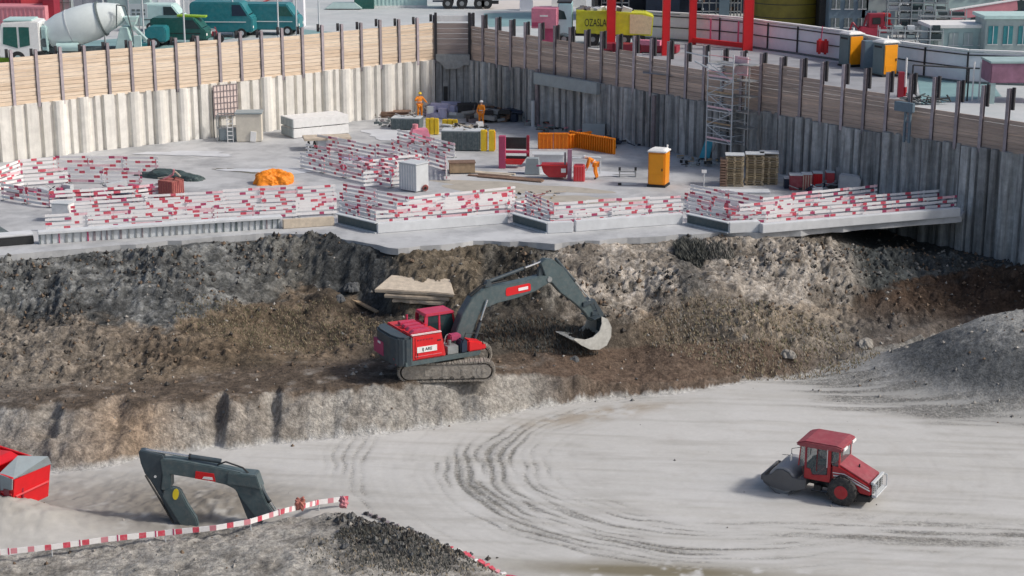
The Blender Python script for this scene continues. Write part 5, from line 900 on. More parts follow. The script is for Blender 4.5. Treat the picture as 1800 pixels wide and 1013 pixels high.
# orange formwork panels
t = thing('orange_panels', 'row of orange slatted panels standing in a shallow angle near the right wall', 'panel row', at(1010, 268))
def opan(px0, py0, px1, py1, h_, seed):
    a, b = at(px0, py0) - t.location, at(px1, py1) - t.location; d = b - a; L_ = d.length; rz = math.atan2(d.y, d.x); r = random.Random(seed); n = max(1, int(L_ / .75))
    for i in range(n):
        m = MB(); m.T = Matrix.Translation(a) @ Matrix.Rotation(rz, 4, 'Z'); x = L_ * i / n
        m.box((x + L_ / n / 2, .1, h_ / 2), (L_ / n - .03, .05, h_), 'orange' if seed < 2 else 'wcorange2'); 
        for k in range(4): m.box((x + L_ / n * (k + .5) / 4, 0, h_ / 2), (.05, .1, h_ + r.uniform(-.02, .08)), 'orange')
        m.box((x + L_ / n / 2, 0, h_ * .95), (L_ / n - .03, .12, .06), 'orange'); m.build('panel', t)
opan(945, 262, 1000, 262, 1.1, 0); opan(1000, 262, 1040, 256, 1.0, 1); opan(1000, 258, 1080, 272, 1.1, 2)
# trestle, blue board, pallets
t = thing('trestle', 'small low trestle standing alone on the slab left of the toilet', 'trestle', at(1103, 311)); m = MB(); m.box((0, 0, .32), (1.1, .12, .06), 'steel'); m.build('beam', t)
for x in (-.5, .5):
    m = MB(); m.box((x, 0, .2), (.05, .3, .4), 'steel'); m.box((x, 0, .5), (.14, .05, .22), 'black'); m.build('leg', t)
o = MB(); o.box((0, 0, .05), (1.1, .12, .08), 'palebox'); o.cyl((-.65, 0, .06), (-.45, 0, .06), .08, .08, 'black', 8); o = o.build('roller_brush'); place(o, 1105, 325, .08); tag(o, 'dark-ended pale bar lying flat below the trestle', 'bar')
t = thing('blue_board', 'bright sky-blue board leaning among scraps at the right wall', 'board', at(1240, 281), R(-15)); m = MB(); m.prism([(-.45, 0), (.25, 0), (.5, 1.3), (-.05, 1.3)], -.06, .06, 'skyblue'); m.build('board', t, .01); m = MB(); m.prism([(.3, .05), (.62, .05), (.68, 1.2), (.52, 1.28)], .1, .18, 'skyblue'); m.build('rear_board', t)
for ix, px in enumerate((1290, 1325, 1350)):
    q = at(px, 326 - 2 * ix); t = thing('pallet_stack', ('leftmost tall stack of weathered pallets at the right wall', 'middle tall stack of weathered pallets', 'rightmost stack of weathered pallets with a sheet on top')[ix], 'pallet stack', q, R(-6), 'pallet stacks'); r = random.Random(px)
    for k in range(13 if ix < 2 else 12):
        m = MB(); z = .145 * k; dx, dy = r.uniform(-.04, .04), r.uniform(-.04, .04)
        for y in (-.42, 0, .42): m.box((dx, y + dy, z + .02), (1.1, .12, .022), 'palletwood'); [m.box((x + dx, y + dy, z + .065), (.13, .12, .07), 'palletwood') for x in (-.48, 0, .48)]
        for y in (-.42, -.21, 0, .21, .42): m.box((dx, y + dy, z + .115), (1.12, .1, .02), 'palewood' if r.random() < .5 else 'palletwood')
        m.build('pallet', t)
    m = MB(); m.box((0, 0, .145 * 13 + .05), (1.15, 1.0, .04), 'palebox'); m.build('cover_sheet', t)
t = thing('pallet_stack', 'dark brown stack of timber at the left end of the pallets', 'pallet stack', at(1271, 326), R(-6), 'pallet stacks')
for k in range(10):
    m = MB(); m.box((0, 0, .09 + .17 * k), (.42, .9, .12), 'brownwood'); m.build('timber', t)
o = MB(); o.box((0, 0, .06), (2.9, .9, .1), 'concwhite'); o = o.build('concrete_plank'); place(o, 1310, 338, -.02); tag(o, 'flat pale concrete plank lying before the pallets', 'concrete plank')
for (px, py, w_, h_, mt, lb) in ((1398, 333, .75, .9, 'dustskyred', 'brown-red crate at the left of the crate row'), (1417, 333, .6, .95, 'brick', 'brick-striped crate second from the left of the crate row'), (1436, 328, .55, .85, 'brightred', 'bright red crate in the crate row'), (1458, 325, .5, .8, 'salmon', 'rightmost salmon crate beside the concrete blocks'), (1385, 330, .5, .6, 'navy', 'dark blue low box at the left of the crate row')):
    t = thing('crate', lb, 'crate', at(px, py), R(-4), 'crates near the pallets'); m = MB(); m.box((0, 0, h_ / 2), (w_, .7, h_), mt); m.build('body', t, .02); m = MB(); [m.box((-w_ / 2 + w_ * (k + .5) / 4, -.36, h_ / 2), (.04, .03, h_ * .95), 'stone' if 'stripe' in lb else mt) for k in range(4)]; m.build('slats', t); m = MB(); m.box((0, 0, h_ + .03), (w_ * 1.05, .75, .05), 'palebox'); m.build('lid', t)
for (px, py, w_, h_, lb, sd_) in ((1492, 335, 1.3, 1.0, 'grey concrete block with slanted top, left of the larger block', 1), (1527, 331, 1.45, 1.05, 'larger beige-grey concrete block at the foot of the right wall', 2), (1478, 322, .7, 1.1, 'small grey slab standing behind the slanted block', 3)):
    o = MB(); o.prism([(-w_ / 2, 0), (w_ / 2, 0), (w_ / 2 + .05, h_ * .8), (w_ / 2 - .25, h_ * (.9 if sd_ == 1 else 1)), (-w_ / 2 + .05, h_)], -.4, .5, 'conc' if sd_ != 2 else 'stone'); o = o.build('concrete_block', None, .08); place(o, px, py, R(-14)); tag(o, lb, 'concrete block')
for (px, py, lb) in ((1186, 245, 'white bucket at the foot of the right wall beyond the toilet'),):
    o = MB(); o.lathe((0, 0, 0), (0, 0, 1), [(0, .22), (.5, .3), (.52, .26)], 'palebox', 14); o = o.build('bucket'); place(o, px, py + 10); tag(o, lb, 'bucket')
o = MB(); o.cyl((0, 0, 0), (0, 0, .9), .03, .03, 'palebox', 8); o.box((0, 0, 1.0), (.3, .05, .2), 'white'); o.cyl((0, 0, 0), (0, 0, .05), .25, .25, 'steel', 12); o = o.build('marker_post'); place(o, 1237, 330); tag(o, 'thin white marker post standing between toilet and pallets', 'post')
# scaffold stair tower at the wall
s_ = wall_s(1300); q = on_wall(s_) + nrm * 1.3
t = thing('stair_tower', 'pale scaffold stair tower fixed against the right wall, rising above the fence', 'scaffold tower', (q.x, q.y, 7.0), rzR)
for x in (-1.1, 1.1):
    for y in (-.6, .6):
        m = MB(); m.cyl((x, y, -1.0), (x, y, 4.9), .045, .045, 'palebox', 8); m.build('standard', t)
for k in range(6):
    z = -.8 + 1.0 * k; m = MB(); m.box((0, -.6, z), (2.2, .05, .06), 'palebox'); m.box((0, .6, z), (2.2, .05, .06), 'palebox'); m.box((-1.1, 0, z), (.05, 1.2, .06), 'steel'); m.box((1.1, 0, z), (.05, 1.2, .06), 'steel'); m.box((0, -.6, z + .5), (2.2, .04, .04), 'dustpink' if k > 3 else 'palebox'); m.box((.3 if k % 2 else -.3, 0, z + .04), (1.5, .9, .05), 'steel'); m.build('landing', t)
    if k < 5:
        m = MB(); 
        for i in range(6): m.box((-.5 + .2 * i if k % 2 else .5 - .2 * i, -.3, z + .15 + .15 * i), (.22, .5, .03), 'palebox')
        m.build('stair_flight', t)
m = MB(); m.tube([(-1.6, .5, -1.8), (-1.1, .5, -.8)], .05, 'steel'); m.tube([(-1.6, .2, -.85), (1.3, .2, -.85)], .05, 'steel'); m.tube([(1.1, -.6, -1), (1.1, -.6, -2.4)], .05, 'palebox'); m.tube([(-1.1, -.6, -1), (-1.1, -.6, -2.4)], .05, 'palebox'); m.build('bracket', t)
m = MB(); m.box((.8, .4, 4.1), (1.2, .06, 1.2), 'pinkwash'); m.build('mesh_sheet', t)
for k in range(5):
    z = -.8 + 1.0 * k; m = MB(); m.tube([(-1.1, -.62, z), (1.1, -.62, z + 1.0)] if k % 2 else [(1.1, -.62, z), (-1.1, -.62, z + 1.0)], .03, 'palebox'); m.box((0, -.62, z + .22), (2.2, .03, .12), 'wood' if k % 2 else 'pinkwash'); m.box((0, .6, z + .55), (2.2, .04, .05), 'steel'); m.box((1.1, 0, z + .5), (.04, 1.2, .05), 'palebox'); m.build('guard_rail', t)
    m = MB(); m.box((1.75, .1, z + 1.1), (1.1, .9, .05), 'steel'); m.box((1.75, -.35, z + 1.5), (1.1, .04, .05), 'steel' if k < 3 else 'dustpink'); m.cyl((2.25, -.35, z), (2.25, -.35, z + 1.0), .04, .04, 'steel', 8); m.build('side_bay', t)
m = MB(); m.tube([(-3.5, -.2, 4.6), (-1.2, -.5, 4.55)], .05, 'palebox'); m.tube([(-2.6, -.3, 4.1), (1.1, -.6, 3.3)], .06, 'palebox'); m.build('loose_tube', t)
# blue pump frame hung on the right fence
s_ = wall_s(1597); q = on_wall(s_) + nrm * .55; t = thing('pump_frame', 'blue steel bracket frame hung on the right plank fence', 'frame', (q.x, q.y, 9.2), rzR); m = MB(); m.box((0, 0, .8), (1.3, .3, .55), 'bluegrey'); m.build('head', t, .03)
for x in (.1, .45):
    m = MB(); m.box((x, 0, -.35), (.12, .12, 1.8), 'bluegrey'); m.build('leg', t)
m = MB(); [m.box((.28, 0, -1.1 + .35 * k), (.35, .06, .05), 'bluegrey') for k in range(5)]; m.build('rungs', t)

# stone slab pile on the slope behind the excavator, boulders, plank
def ground_at(px, py, z0=1.5):
    z = z0
    for _ in range(25): q = P(px, py, z); z = .6 * z + .4 * gz(q.x, q.y)
    return P(px, py, z)
q = ground_at(735, 512, 2.5); t = thing('stone_slabs', 'stack of three pale beige slabs on the slope behind the excavator', 'slabs', (q.x, q.y + .4, q.z - .42), R(-6)); t.rotation_euler = (R(6), R(2), R(-6)); r = random.Random(8)
for k, (w0, w1) in enumerate(((-1.2, 1.6), (-1.6, 1.75), (-2.1, 2.0))):
    m = MB(); n = 14; pt = [(w0 + (w1 - w0) * i / 6, -1.1 + r.uniform(-.08, .08)) for i in range(7)] + [(w1 - .5 - (w1 - w0 - 1) * i / 6, 1.0 + r.uniform(-.1, .1)) for i in range(7)]; m.prism(pt, .05 + .24 * k, .25 + .24 * k, 'stone', 'z'); m.build('slab', t, .04)
def boulder(px, py, s, mt, label, seed, z0=1.5):
    q = ground_at(px, py, z0); o = heap('boulder', 0, 0, s, s * .8, s * .75, mt, label, 'boulder', seed, seed * .7, .5, fr=1.0); o.location = (q.x, q.y, q.z - s * .3)
mat('rockdark', (.10, .105, .11), .95, .3, 3, bump=.6); mat('rockpale', (.30, .28, .25), .95, .25, 3, bump=.6)
boulder(618, 505, .5, 'rockdark', 'dark grey boulder left of the beige slab stack', 1, 3); boulder(598, 525, .35, 'rockdark', 'smaller dark boulder below and left of the dark grey one', 2, 3); boulder(1385, 622, .4, 'rockpale', 'pale broken stone at the foot of the slope right of the excavator bucket', 3); boulder(1300, 590, .45, 'rockpale', 'pale jagged rock part way up the slope right of the bucket', 4); boulder(1010, 632, .28, 'rockdark', 'dark stone on the ground under the bucket', 5); boulder(1520, 605, .45, 'rockpale', 'flat pale stone near the right end of the brown slope', 6)
q = ground_at(640, 540, 2.0); o = MB(); o.box((0, 0, .1), (1.9, .25, .08), 'wood', ry=.25); o = o.build('loose_plank'); o.location = q; o.rotation_euler = (0, 0, -.6); tag(o, 'loose brown plank sticking out of the slope left of the excavator cab', 'plank')

# ---------------------------------------------------------------- soil clods (uncountable) and scrub
def clods(name, n, label, chooser, smin, smax, mts, seed):
    g_ = np.random.default_rng(seed); V = []; Fc = []; MI = []; base = np.array([(1, 0, 0), (-1, 0, 0), (0, 1, 0), (0, -1, 0), (0, 0, 1), (0, 0, -1)], float); tri = [(0, 2, 4), (2, 1, 4), (1, 3, 4), (3, 0, 4), (2, 0, 5), (1, 2, 5), (3, 1, 5), (0, 3, 5)]
    k = 0
    while k < n:
        i = int(g_.integers(0, nx)); j = int(g_.integers(0, ny)); p = chooser(i, j)
        if g_.random() > p: continue
        s = smin + (smax - smin) * g_.random() ** 3.5; o = len(V) ; z = ZZ[i, j]
        vv = base * s * (.6 + .7 * g_.random((6, 3))) + (g_.random((6, 3)) - .5) * s * .5
        V.extend((vv + [XS[i] + (g_.random() - .5) * step, YS[j] + (g_.random() - .5) * step, z + s * .25]).tolist()); Fc.extend([(a + o, b + o, c_ + o) for a, b, c_ in tri]); MI.extend([int(g_.integers(0, len(mts)))] * 8); k += 1
    me = bpy.data.meshes.new(name); me.from_pydata(V, [], Fc)
    for m_ in mts: me.materials.append(MC[m_])
    me.polygons.foreach_set('material_index', MI); me.update(); o = bpy.data.objects.new(name, me); COL.objects.link(o); o['kind'] = 'stuff'; return tag(o, label, 'clods')
mat('scrubd', (.07, .075, .08), .95, .3, 4); mat('clodbrown', (.16, .115, .08), .95, .4, 3); mat('clodgrey', (.15, .15, .145), .95, .4, 3); mat('clodpale', (.36, .34, .31), .95, .3, 3); mat('cloddark', (.055, .05, .045), .95, .4, 3)
fm = facem; PX = pxl; vis = (XX > -30) & (XX < 30)
w1 = (fm * ((PX < 560) * (YY > y4[:, None] - .5) + (YY > y4[:, None]) * (PX > 900))) * vis; w2 = (fm * (YY < y4[:, None] + .5) + BEM * .5) * vis; w3 = (np.clip(LBM, 0, 1) * .4 + fgm * .5 + mdm * .5 + (ss(.01, .05, md) * .3) + .012 * floorm + .2 * np.exp(-((YY - (Y1A - .4)[:, None]) / .5) ** 2)) * vis
clods('soil_clods', 3600, 'grey and pale clods over the upper cut face', lambda i, j: w1[i, j] * patch_[i, j], .015, .15, ['clodgrey', 'cloddark', 'cloddark', 'clodbrown'], 1)
clods('soil_clods', 5200, 'brown and dark clods over the lower slope and bench', lambda i, j: w2[i, j] * (.1 + patch_[i, j]), .015, .14, ['clodbrown', 'cloddark', 'clodbrown'], 2)
clods('soil_clods', 5500, 'pale crumbs along the lower bank, near bank, mound and floor', lambda i, j: w3[i, j], .012, .11, ['clodpale', 'clodgrey', 'clodpale', 'clodbrown'], 3)
w4 = np.clip(gauss(650, 955, ZF, 1.1, 1.1) + gauss(725, 995, ZF, 1.9, .9), 0, 1) ** 1.5
clods('loose_rubble', 1500, 'dark loose rubble on the near bank below the rail end', lambda i, j: w4[i, j], .02, .15, ['cloddark', 'scrubd', 'cloddark', 'clodgrey'], 9)
def scrub(name, px, py, rx, ry, n, hh, mts, label, seed, z0=0.):
    g_ = random.Random(seed); V = []; Fc = []; MI = []; c_ = ground_at(px, py, z0)
    for i in range(n):
        a = g_.uniform(0, 6.283); k = math.sqrt(g_.random()); x, y = c_.x + rx * k * math.cos(a), c_.y + ry * k * math.sin(a); z = gz(x, y)
        for b in range(3):
            h = hh * g_.uniform(.3, 1) * (1.1 - k * .6); lx, ly = g_.uniform(-.6, .6) * h, g_.uniform(-.6, .6) * h; w_ = g_.uniform(.01, .035); t_ = g_.uniform(0, 3.14); o = len(V)
            V += [(x - w_ * math.cos(t_), y - w_ * math.sin(t_), z - .03), (x + w_ * math.cos(t_), y + w_ * math.sin(t_), z - .03), (x + lx * .5 + w_ * .7, y + ly * .5, z + h * .6), (x + lx, y + ly, z + h)]; Fc += [(o, o + 1, o + 2), (o, o + 2, o + 3)]; mi = g_.randrange(len(mts)); MI += [mi, mi]
    me = bpy.data.meshes.new(name); me.from_pydata(V, [], Fc)
    for m_ in mts: me.materials.append(MC[m_])
    me.polygons.foreach_set('material_index', MI); me.update(); o = bpy.data.objects.new(name, me); COL.objects.link(o); o['kind'] = 'stuff'; return tag(o, label, 'scrub')
mat('scrubgrey', (.16, .165, .15), .9, .4, 4); mat('scrubdark', (.045, .05, .05), .9, .3, 4); mat('scrubtan', (.40, .33, .23), .9, .3, 4); mat('scrubgreen', (.16, .16, .09), .9, .3, 4)
scrub('dry_scrub', 720, 985, 2.3, 1.4, 900, .26, ['scrubdark', 'scrubgrey', 'scrubdark', 'clodpale'], 'dark grey dry scrub on the near bank below the rail end', 1)
scrub('dry_scrub', 640, 940, 1.1, 1.0, 500, .26, ['scrubdark', 'cloddark', 'scrubgrey'], 'darkest small scrub patch right under the rail end', 2)
scrub('dry_scrub', 700, 975, 3.6, 2.2, 900, .22, ['scrubgrey', 'clodpale', 'scrubdark', 'scrubtan'], 'thin pale dead stalks scattered round the dark scrub on the near bank', 8)
scrub('dry_grass', 1340, 580, 6.0, 2.2, 2600, .30, ['scrubtan', 'clodbrown', 'scrubtan', 'clodpale', 'scrubgreen'], 'tan dry grass over the slope right of the excavator', 3, 1)
scrub('dry_grass', 900, 590, 4.2, 1.2, 2200, .35, ['scrubdark', 'clodbrown', 'scrubgrey'], 'dark dead growth on the slope behind the excavator boom', 4, 1.5)
scrub('dry_grass', 500, 590, 5.5, 2.8, 2200, .22, ['clodbrown', 'scrubtan', 'scrubgreen'], 'thin brown grass on the slope left of the excavator', 5, 1.5)
scrub('dry_scrub', 1215, 450, .9, .7, 900, .8, ['scrubdark', 'scrubgrey'], 'dark shrub on the upper cut face right of centre', 6, 4)
scrub('dry_scrub', 1262, 442, .9, .5, 600, .5, ['scrubdark', 'scrubgrey', 'clodpale'], 'smaller dark shrub beside the larger one on the upper cut face', 7, 4)
# ---------------------------------------------------------------- people
def person(px, py, rz, label, pose, z=ZP, s=1.0):
    q = P(px, py, z); t = thing('person', label, 'person', (q.x, q.y, z + .02), rz)
    def skin(name, pts, edges, mt, root=0, lv=1):
        me = bpy.data.meshes.new(name); me.from_pydata([Vector(p[:3]) * s for p in pts], edges, []); me.materials.append(MC[mt]); o = bpy.data.objects.new(name, me); COL.objects.link(o); o.parent = t
        md_ = o.modifiers.new('skin', 'SKIN')
        for v, p in zip(me.skin_vertices[0].data, pts): v.radius = (p[3] * s, (p[4] if len(p) > 4 else p[3]) * s)
        me.skin_vertices[0].data[root].use_root = True; sb = o.modifiers.new('sub', 'SUBSURF'); sb.levels = lv; sb.render_levels = lv; return o
    J = pose
    keys = ['pelvis', 'waist', 'chest', 'neck', 'headb', 'headt', 'shl', 'ell', 'wrl', 'shr', 'elr', 'wrr', 'hpl', 'knl', 'anl', 'tol', 'hpr', 'knr', 'anr', 'tor']
    rad = dict(pelvis=(.15, .11), waist=(.13, .10), chest=(.16, .11), neck=(.055,), headb=(.085,), headt=(.08,), shl=(.06,), ell=(.045,), wrl=(.03,), shr=(.06,), elr=(.045,), wrr=(.03,), hpl=(.095,), knl=(.06,), anl=(.042,), tol=(.035,), hpr=(.095,), knr=(.06,), anr=(.042,), tor=(.035,))
    E = [(0, 1), (1, 2), (2, 3), (3, 4), (4, 5), (2, 6), (6, 7), (7, 8), (2, 9), (9, 10), (10, 11), (0, 12), (12, 13), (13, 14), (14, 15), (0, 16), (16, 17), (17, 18), (18, 19)]
    pts = [tuple(J[k]) + rad[k] for k in keys]; E2 = list(E)
    for wi, sg in ((8, -1), (11, 1)):
        w_ = Vector(pts[wi][:3]); el = Vector(pts[wi - 1][:3]); d = (w_ - el).normalized(); sd_ = d.orthogonal().normalized(); b = len(pts)
        pts.append((*(w_ + d * .07), .035, .016)); E2.append((wi, b))
        for k, (off, ln) in enumerate(((-.028, .055), (-.009, .068), (.010, .062), (.028, .048))):
            i = len(pts); f = w_ + d * .10 + sd_ * off; pts.append((*f, .009)); pts.append((*(f + d * ln * .6 + d.cross(sd_) * .012), .008)); pts.append((*(f + d * ln + d.cross(sd_) * .03), .007)); E2 += [(b, i), (i, i + 1), (i + 1, i + 2)]
        i = len(pts); f = w_ + d * .03 + sd_ * -.04; pts.append((*f, .011)); pts.append((*(f + d * .04 - sd_ * .02), .009)); E2 += [(wi, i), (i, i + 1)]
    body = skin('body', pts, E2, 'skin')
    hb_, ht = Vector(J['headb']), Vector(J['headt']); ff = Vector(J['face']).normalized(); m = MB(); c = (hb_ + ht) / 2 * s
    m.box(c + ff * .088 * s, (.022, .022, .04), 'skin'); 
    m.build('nose', body)
    sc_ = lambda k, f=1.25, add=.015: tuple(J[k]) + tuple(r_ * f + add for r_ in rad[k])
    jk = ['pelvis', 'waist', 'chest', 'neck', 'shl', 'ell', 'wrl', 'shr', 'elr', 'wrr']; pj = [sc_(k) for k in jk]; pj[3] = (*(Vector(J['chest']).lerp(Vector(J['neck']), .6)), .075)
    skin('jacket', pj, [(0, 1), (1, 2), (2, 3), (2, 4), (4, 5), (5, 6), (2, 7), (7, 8), (8, 9)], 'orange')
    tk = ['pelvis', 'hpl', 'knl', 'anl', 'hpr', 'knr', 'anr']; skin('trousers', [sc_(k, 1.2, .012) for k in tk], [(0, 1), (1, 2), (2, 3), (0, 4), (4, 5), (5, 6)], 'orange')
    for a, b in (('anl', 'tol'), ('anr', 'tor')):
        skin('boot', [tuple(J[a]) + (.06,), tuple(J[b]) + (.05,)], [(0, 1)], 'black')
    m = MB(); up_ = (ht - hb_).normalized(); m.lathe((ht * 1.0 - up_ * .02) * s, up_, [(-.02, .145), (0, .145), (.02, .125), (.07, .11), (.105, .07), (.115, .02)], 'yellow' if 'yellow helmet' in label else 'orange' if 'orange helmet' in label else 'white', 16); m.build('helmet', t, smooth=True)
    m = MB()
    pl, ch = Vector(J['pelvis']), Vector(J['chest']); ax_ = (ch - pl).normalized(); mm = pl.lerp(ch, .35) * s; m.lathe(mm, ax_, [(0, .19), (.05, .19)], 'palebox', 14); m.build('reflective_band', t)
    return t
stand = dict(pelvis=(0, 0, .93), waist=(0, 0, 1.10), chest=(0, .02, 1.33), neck=(0, .02, 1.50), headb=(0, .03, 1.58), headt=(0, .03, 1.70), shl=(-.19, .01, 1.41), ell=(-.27, -.02, 1.14), wrl=(-.24, -.16, .93), shr=(.19, .01, 1.41), elr=(.28, -.02, 1.14), wrr=(.22, -.2, 1.0), hpl=(-.10, 0, .88), knl=(-.12, -.03, .49), anl=(-.13, .02, .09), tol=(-.15, -.15, .04), hpr=(.10, 0, .88), knr=(.13, -.03, .49), anr=(.15, .03, .09), tor=(.17, -.14, .04), face=(0, -1, 0))
reach = dict(stand); reach.update(ell=(-.36, -.15, 1.22), wrl=(-.30, -.38, 1.30), elr=(.34, -.12, 1.18), wrr=(.44, -.30, 1.05), headb=(.01, -.01, 1.58), headt=(.03, -.03, 1.70))
bent = dict(pelvis=(0, 0, .90), waist=(-.12, 0, 1.02), chest=(-.30, 0, 1.15), neck=(-.44, 0, 1.22), headb=(-.52, 0, 1.22), headt=(-.63, 0, 1.26), shl=(-.34, -.19, 1.15), ell=(-.38, -.24, .90), wrl=(-.46, -.20, .66), shr=(-.34, .19, 1.15), elr=(-.40, .24, .90), wrr=(-.50, .18, .68), hpl=(.02, -.10, .86), knl=(-.04, -.11, .48), anl=(.08, -.12, .09), tol=(-.08, -.13, .04), hpr=(.02, .10, .86), knr=(.04, .11, .48), anr=(.16, .13, .09), tor=(.0, .14, .04), face=(-.7, 0, -.7))
person(738, 207, R(20), 'worker in orange overalls and yellow helmet standing on the dark formwork near the back wall', reach, ZP + .75 * 0 + .1, 1.08)
person(846, 222, R(-25), 'worker in orange overalls and white helmet beside the largest dark formwork', stand, ZP, 1.06)
person(1046, 316, R(0), 'worker in orange overalls bending forward left of the portable toilet', bent, ZP, 1.12)

# ---------------------------------------------------------------- street level
def sx(px, py): return P(px, py, ZS)
mat('tealpatch', (.22, .36, .37), .6, .12, .6); mat('whitepatch', (.66, .68, .68), .8, .06, .6); mat('warmpatch', (.62, .58, .55), .8, .06, .6)
def flat(name, pts, mt, dz=.006): m = MB(); m.add([tuple(sx(x, y) + Vector((0, 0, dz))) for x, y in pts][::-1], [list(range(len(pts)))], mt); return struct(m.build(name))
flat('wet_road', [(535, 52), (640, 62), (770, 40), (760, 54), (640, 80), (520, 72)], 'tealpatch'); flat('wet_road', [(850, 24), (940, 22), (945, 45), (860, 48)], 'tealpatch', .01); flat('road', [(840, 2), (1000, 0), (1010, 14), (850, 18)], 'warmpatch', .014); flat('wet_road', [(1610, 120), (1720, 112), (1760, 170), (1620, 185)], 'tealpatch', .018); flat('wet_road', [(120, 75), (330, 60), (440, 62), (300, 88), (200, 100)], 'tealpatch', .022)
mat('yardgrey', (.30, .31, .33), .8, .2, .7); flat('yard', [(1130, 74), (1250, 82), (1340, 93), (1480, 112), (1600, 136), (1620, 180), (1500, 168), (1350, 150), (1130, 130)], 'yardgrey', .03)
# white hoarding with dark rails, following a curve
t = None; hp = [sx(1110, 66), sx(1170, 70), sx(1216, 73), sx(1265, 77), sx(1313, 82), sx(1350, 88), sx(1402, 95), sx(1480, 107), sx(1550, 124), sx(1625, 136), sx(1700, 146), sx(1800, 150), sx(1900, 152)]
t = thing('site_hoarding', 'curved pale site hoarding with dark rails running behind the toilets and red gantry', 'hoarding', hp[0])
for a, b in zip(hp[:-1], hp[1:]):
    d = b - a; L_ = d.length; rz = math.atan2(d.y, d.x); o0 = a - hp[0]; m = MB(); m.T = Matrix.Translation(o0) @ Matrix.Rotation(rz, 4, 'Z'); m.box((L_ / 2, 0, 1.05), (L_ - .02, .06, 1.9), 'hoard'); m.build('panel', t)
    m = MB(); m.T = Matrix.Translation(o0) @ Matrix.Rotation(rz, 4, 'Z'); m.box((L_ / 2, .02, 2.12), (L_, .35, .12), 'white')
    m.build('top_rail', t); m = MB(); m.T = Matrix.Translation(o0) @ Matrix.Rotation(rz, 4, 'Z'); m.box((L_ / 2, -.07, 1.82), (L_, .06, .07), 'darkbeam'); m.build('rail', t); m = MB(); m.T = Matrix.Translation(o0) @ Matrix.Rotation(rz, 4, 'Z'); m.box((L_ / 2, -.07, .98), (L_, .06, .07), 'darkbeam'); m.build('rail', t)
    m = MB(); m.T = Matrix.Translation(o0) @ Matrix.Rotation(rz, 4, 'Z'); m.box((L_, -.09, 1.0), (.09, .09, 2.0), 'darkbeam'); m.build('post', t); m = MB(); m.T = Matrix.Translation(o0) @ Matrix.Rotation(rz, 4, 'Z'); m.box((L_ / 2, -.15, .06), (L_, .3, .12), 'slateform'); m.build('foot', t)
# two toilets on the street
def street_wc(px, py, label):
    o = toilet(sx(px, py) + Vector((0, .3, 0)), R(24), label, 'wcdark', 2.25); o.scale = (1.12, 1.12, 1.05)
street_wc(1496, 118, 'left one of the two orange-doored toilets with dark sides at street level'); street_wc(1556, 135, 'right one of the two orange-doored toilets with dark sides at street level')
t = thing('blue_cabinet', 'blue-grey cabinet between the two street level toilets', 'cabinet', sx(1527, 122), R(10)); m = MB(); m.box((0, 0, 1.0), (1.0, .7, 1.95), 'bluegrey'); m.build('body', t, .02); m = MB(); m.box((.2, -.37, 1.0), (.08, .03, 1.8), 'palebox'); m.box((0, -.37, .1), (.9, .04, .1), 'black'); m.build('trim', t)
t = thing('red_sack', 'glossy dark red sack hanging on the hoarding left of the toilets', 'sack', sx(1443, 104) + Vector((0, -.3, 0)), 0)
m = MB(); m.box((-.2, 0, .95), (.42, .35, 1.1), 'red'); m.box((.22, 0, .92), (.42, .38, 1.1), 'red'); m.build('bag', t, .12); m = MB(); m.tube([(-.1, 0, 1.4), (-.05, 0, 2.4)], .04, 'magenta'); m.build('strap', t)
for (px, py, lb) in ((1590, 170, 'white bollard post with red foot at street level right of the toilets'),):
    t = thing('bollard', lb, 'bollard', sx(px, py), 0); m = MB(); m.cyl((0, 0, .6), (0, 0, 2.4), .07, .06, 'white', 10); m.build('pole', t); m = MB(); m.cyl((0, 0, 0), (0, 0, .6), .12, .12, 'rollerred', 10); m.build('foot', t)
o = MB(); o.box((0, 0, .8), (.35, .3, 1.6), 'darkred'); o = o.build('red_post'); place(o, 1582, 172, 0, ZS); tag(o, 'dark red post just left of the white bollard', 'post')
t = thing('frame_stand', 'thin dark open door frame behind the right fence posts', 'frame', sx(1665, 178)); m = MB()
m.tube([(-2.2, 0, 0), (-2.2, 0, 2.2), (1.2, 0, 2.0), (1.2, 0, 0)], .05, 'darkbeam'); m.build('frame', t); m = MB(); m.tube([(1.5, 0, 0), (1.5, 0, 2.4)], .05, 'white'); m.tube([(1.9, 0, 0), (1.9, 0, 2.4)], .05, 'palebox'); m.build('pole', t); 
for (px, lb) in ((1645, 'dark tangle of pipes on the street behind the right fence, left one'), (1605, 'small green-grey pipe tangle on the street beside the white bollard')):
    m = MB(); r = random.Random(px)
    for i in range(16): m.tube([(r.uniform(-.9, .9), r.uniform(-.3, .3), r.uniform(.05, .4)), (r.uniform(-.9, .9), r.uniform(-.3, .3), r.uniform(.05, .7))], .05, r.choice(('black', 'slate', 'palebox', 'slateform')))
    o = m.build('pipe_tangle'); place(o, px, 184, 0, ZS); tag(o, lb, 'pipes'); o['kind'] = 'stuff'
t = thing('mauve_container', 'blurred mauve low container at the right edge behind the hoarding end', 'container', sx(1790, 178)); m = MB(); m.box((0, 0, 1.85), (4.2, 2.2, 1.2), 'mauve'); m.build('body', t, .05); m = MB(); m.box((0, 0, 2.5), (4.3, 2.3, .12), 'paleteal'); m.build('lid', t)
for x in (-1.9, 1.2):
    m = MB(); m.box((x, -.9, .6), (.3, .3, 1.3), 'darkred' if x > 0 else 'paleteal'); m.build('leg', t)
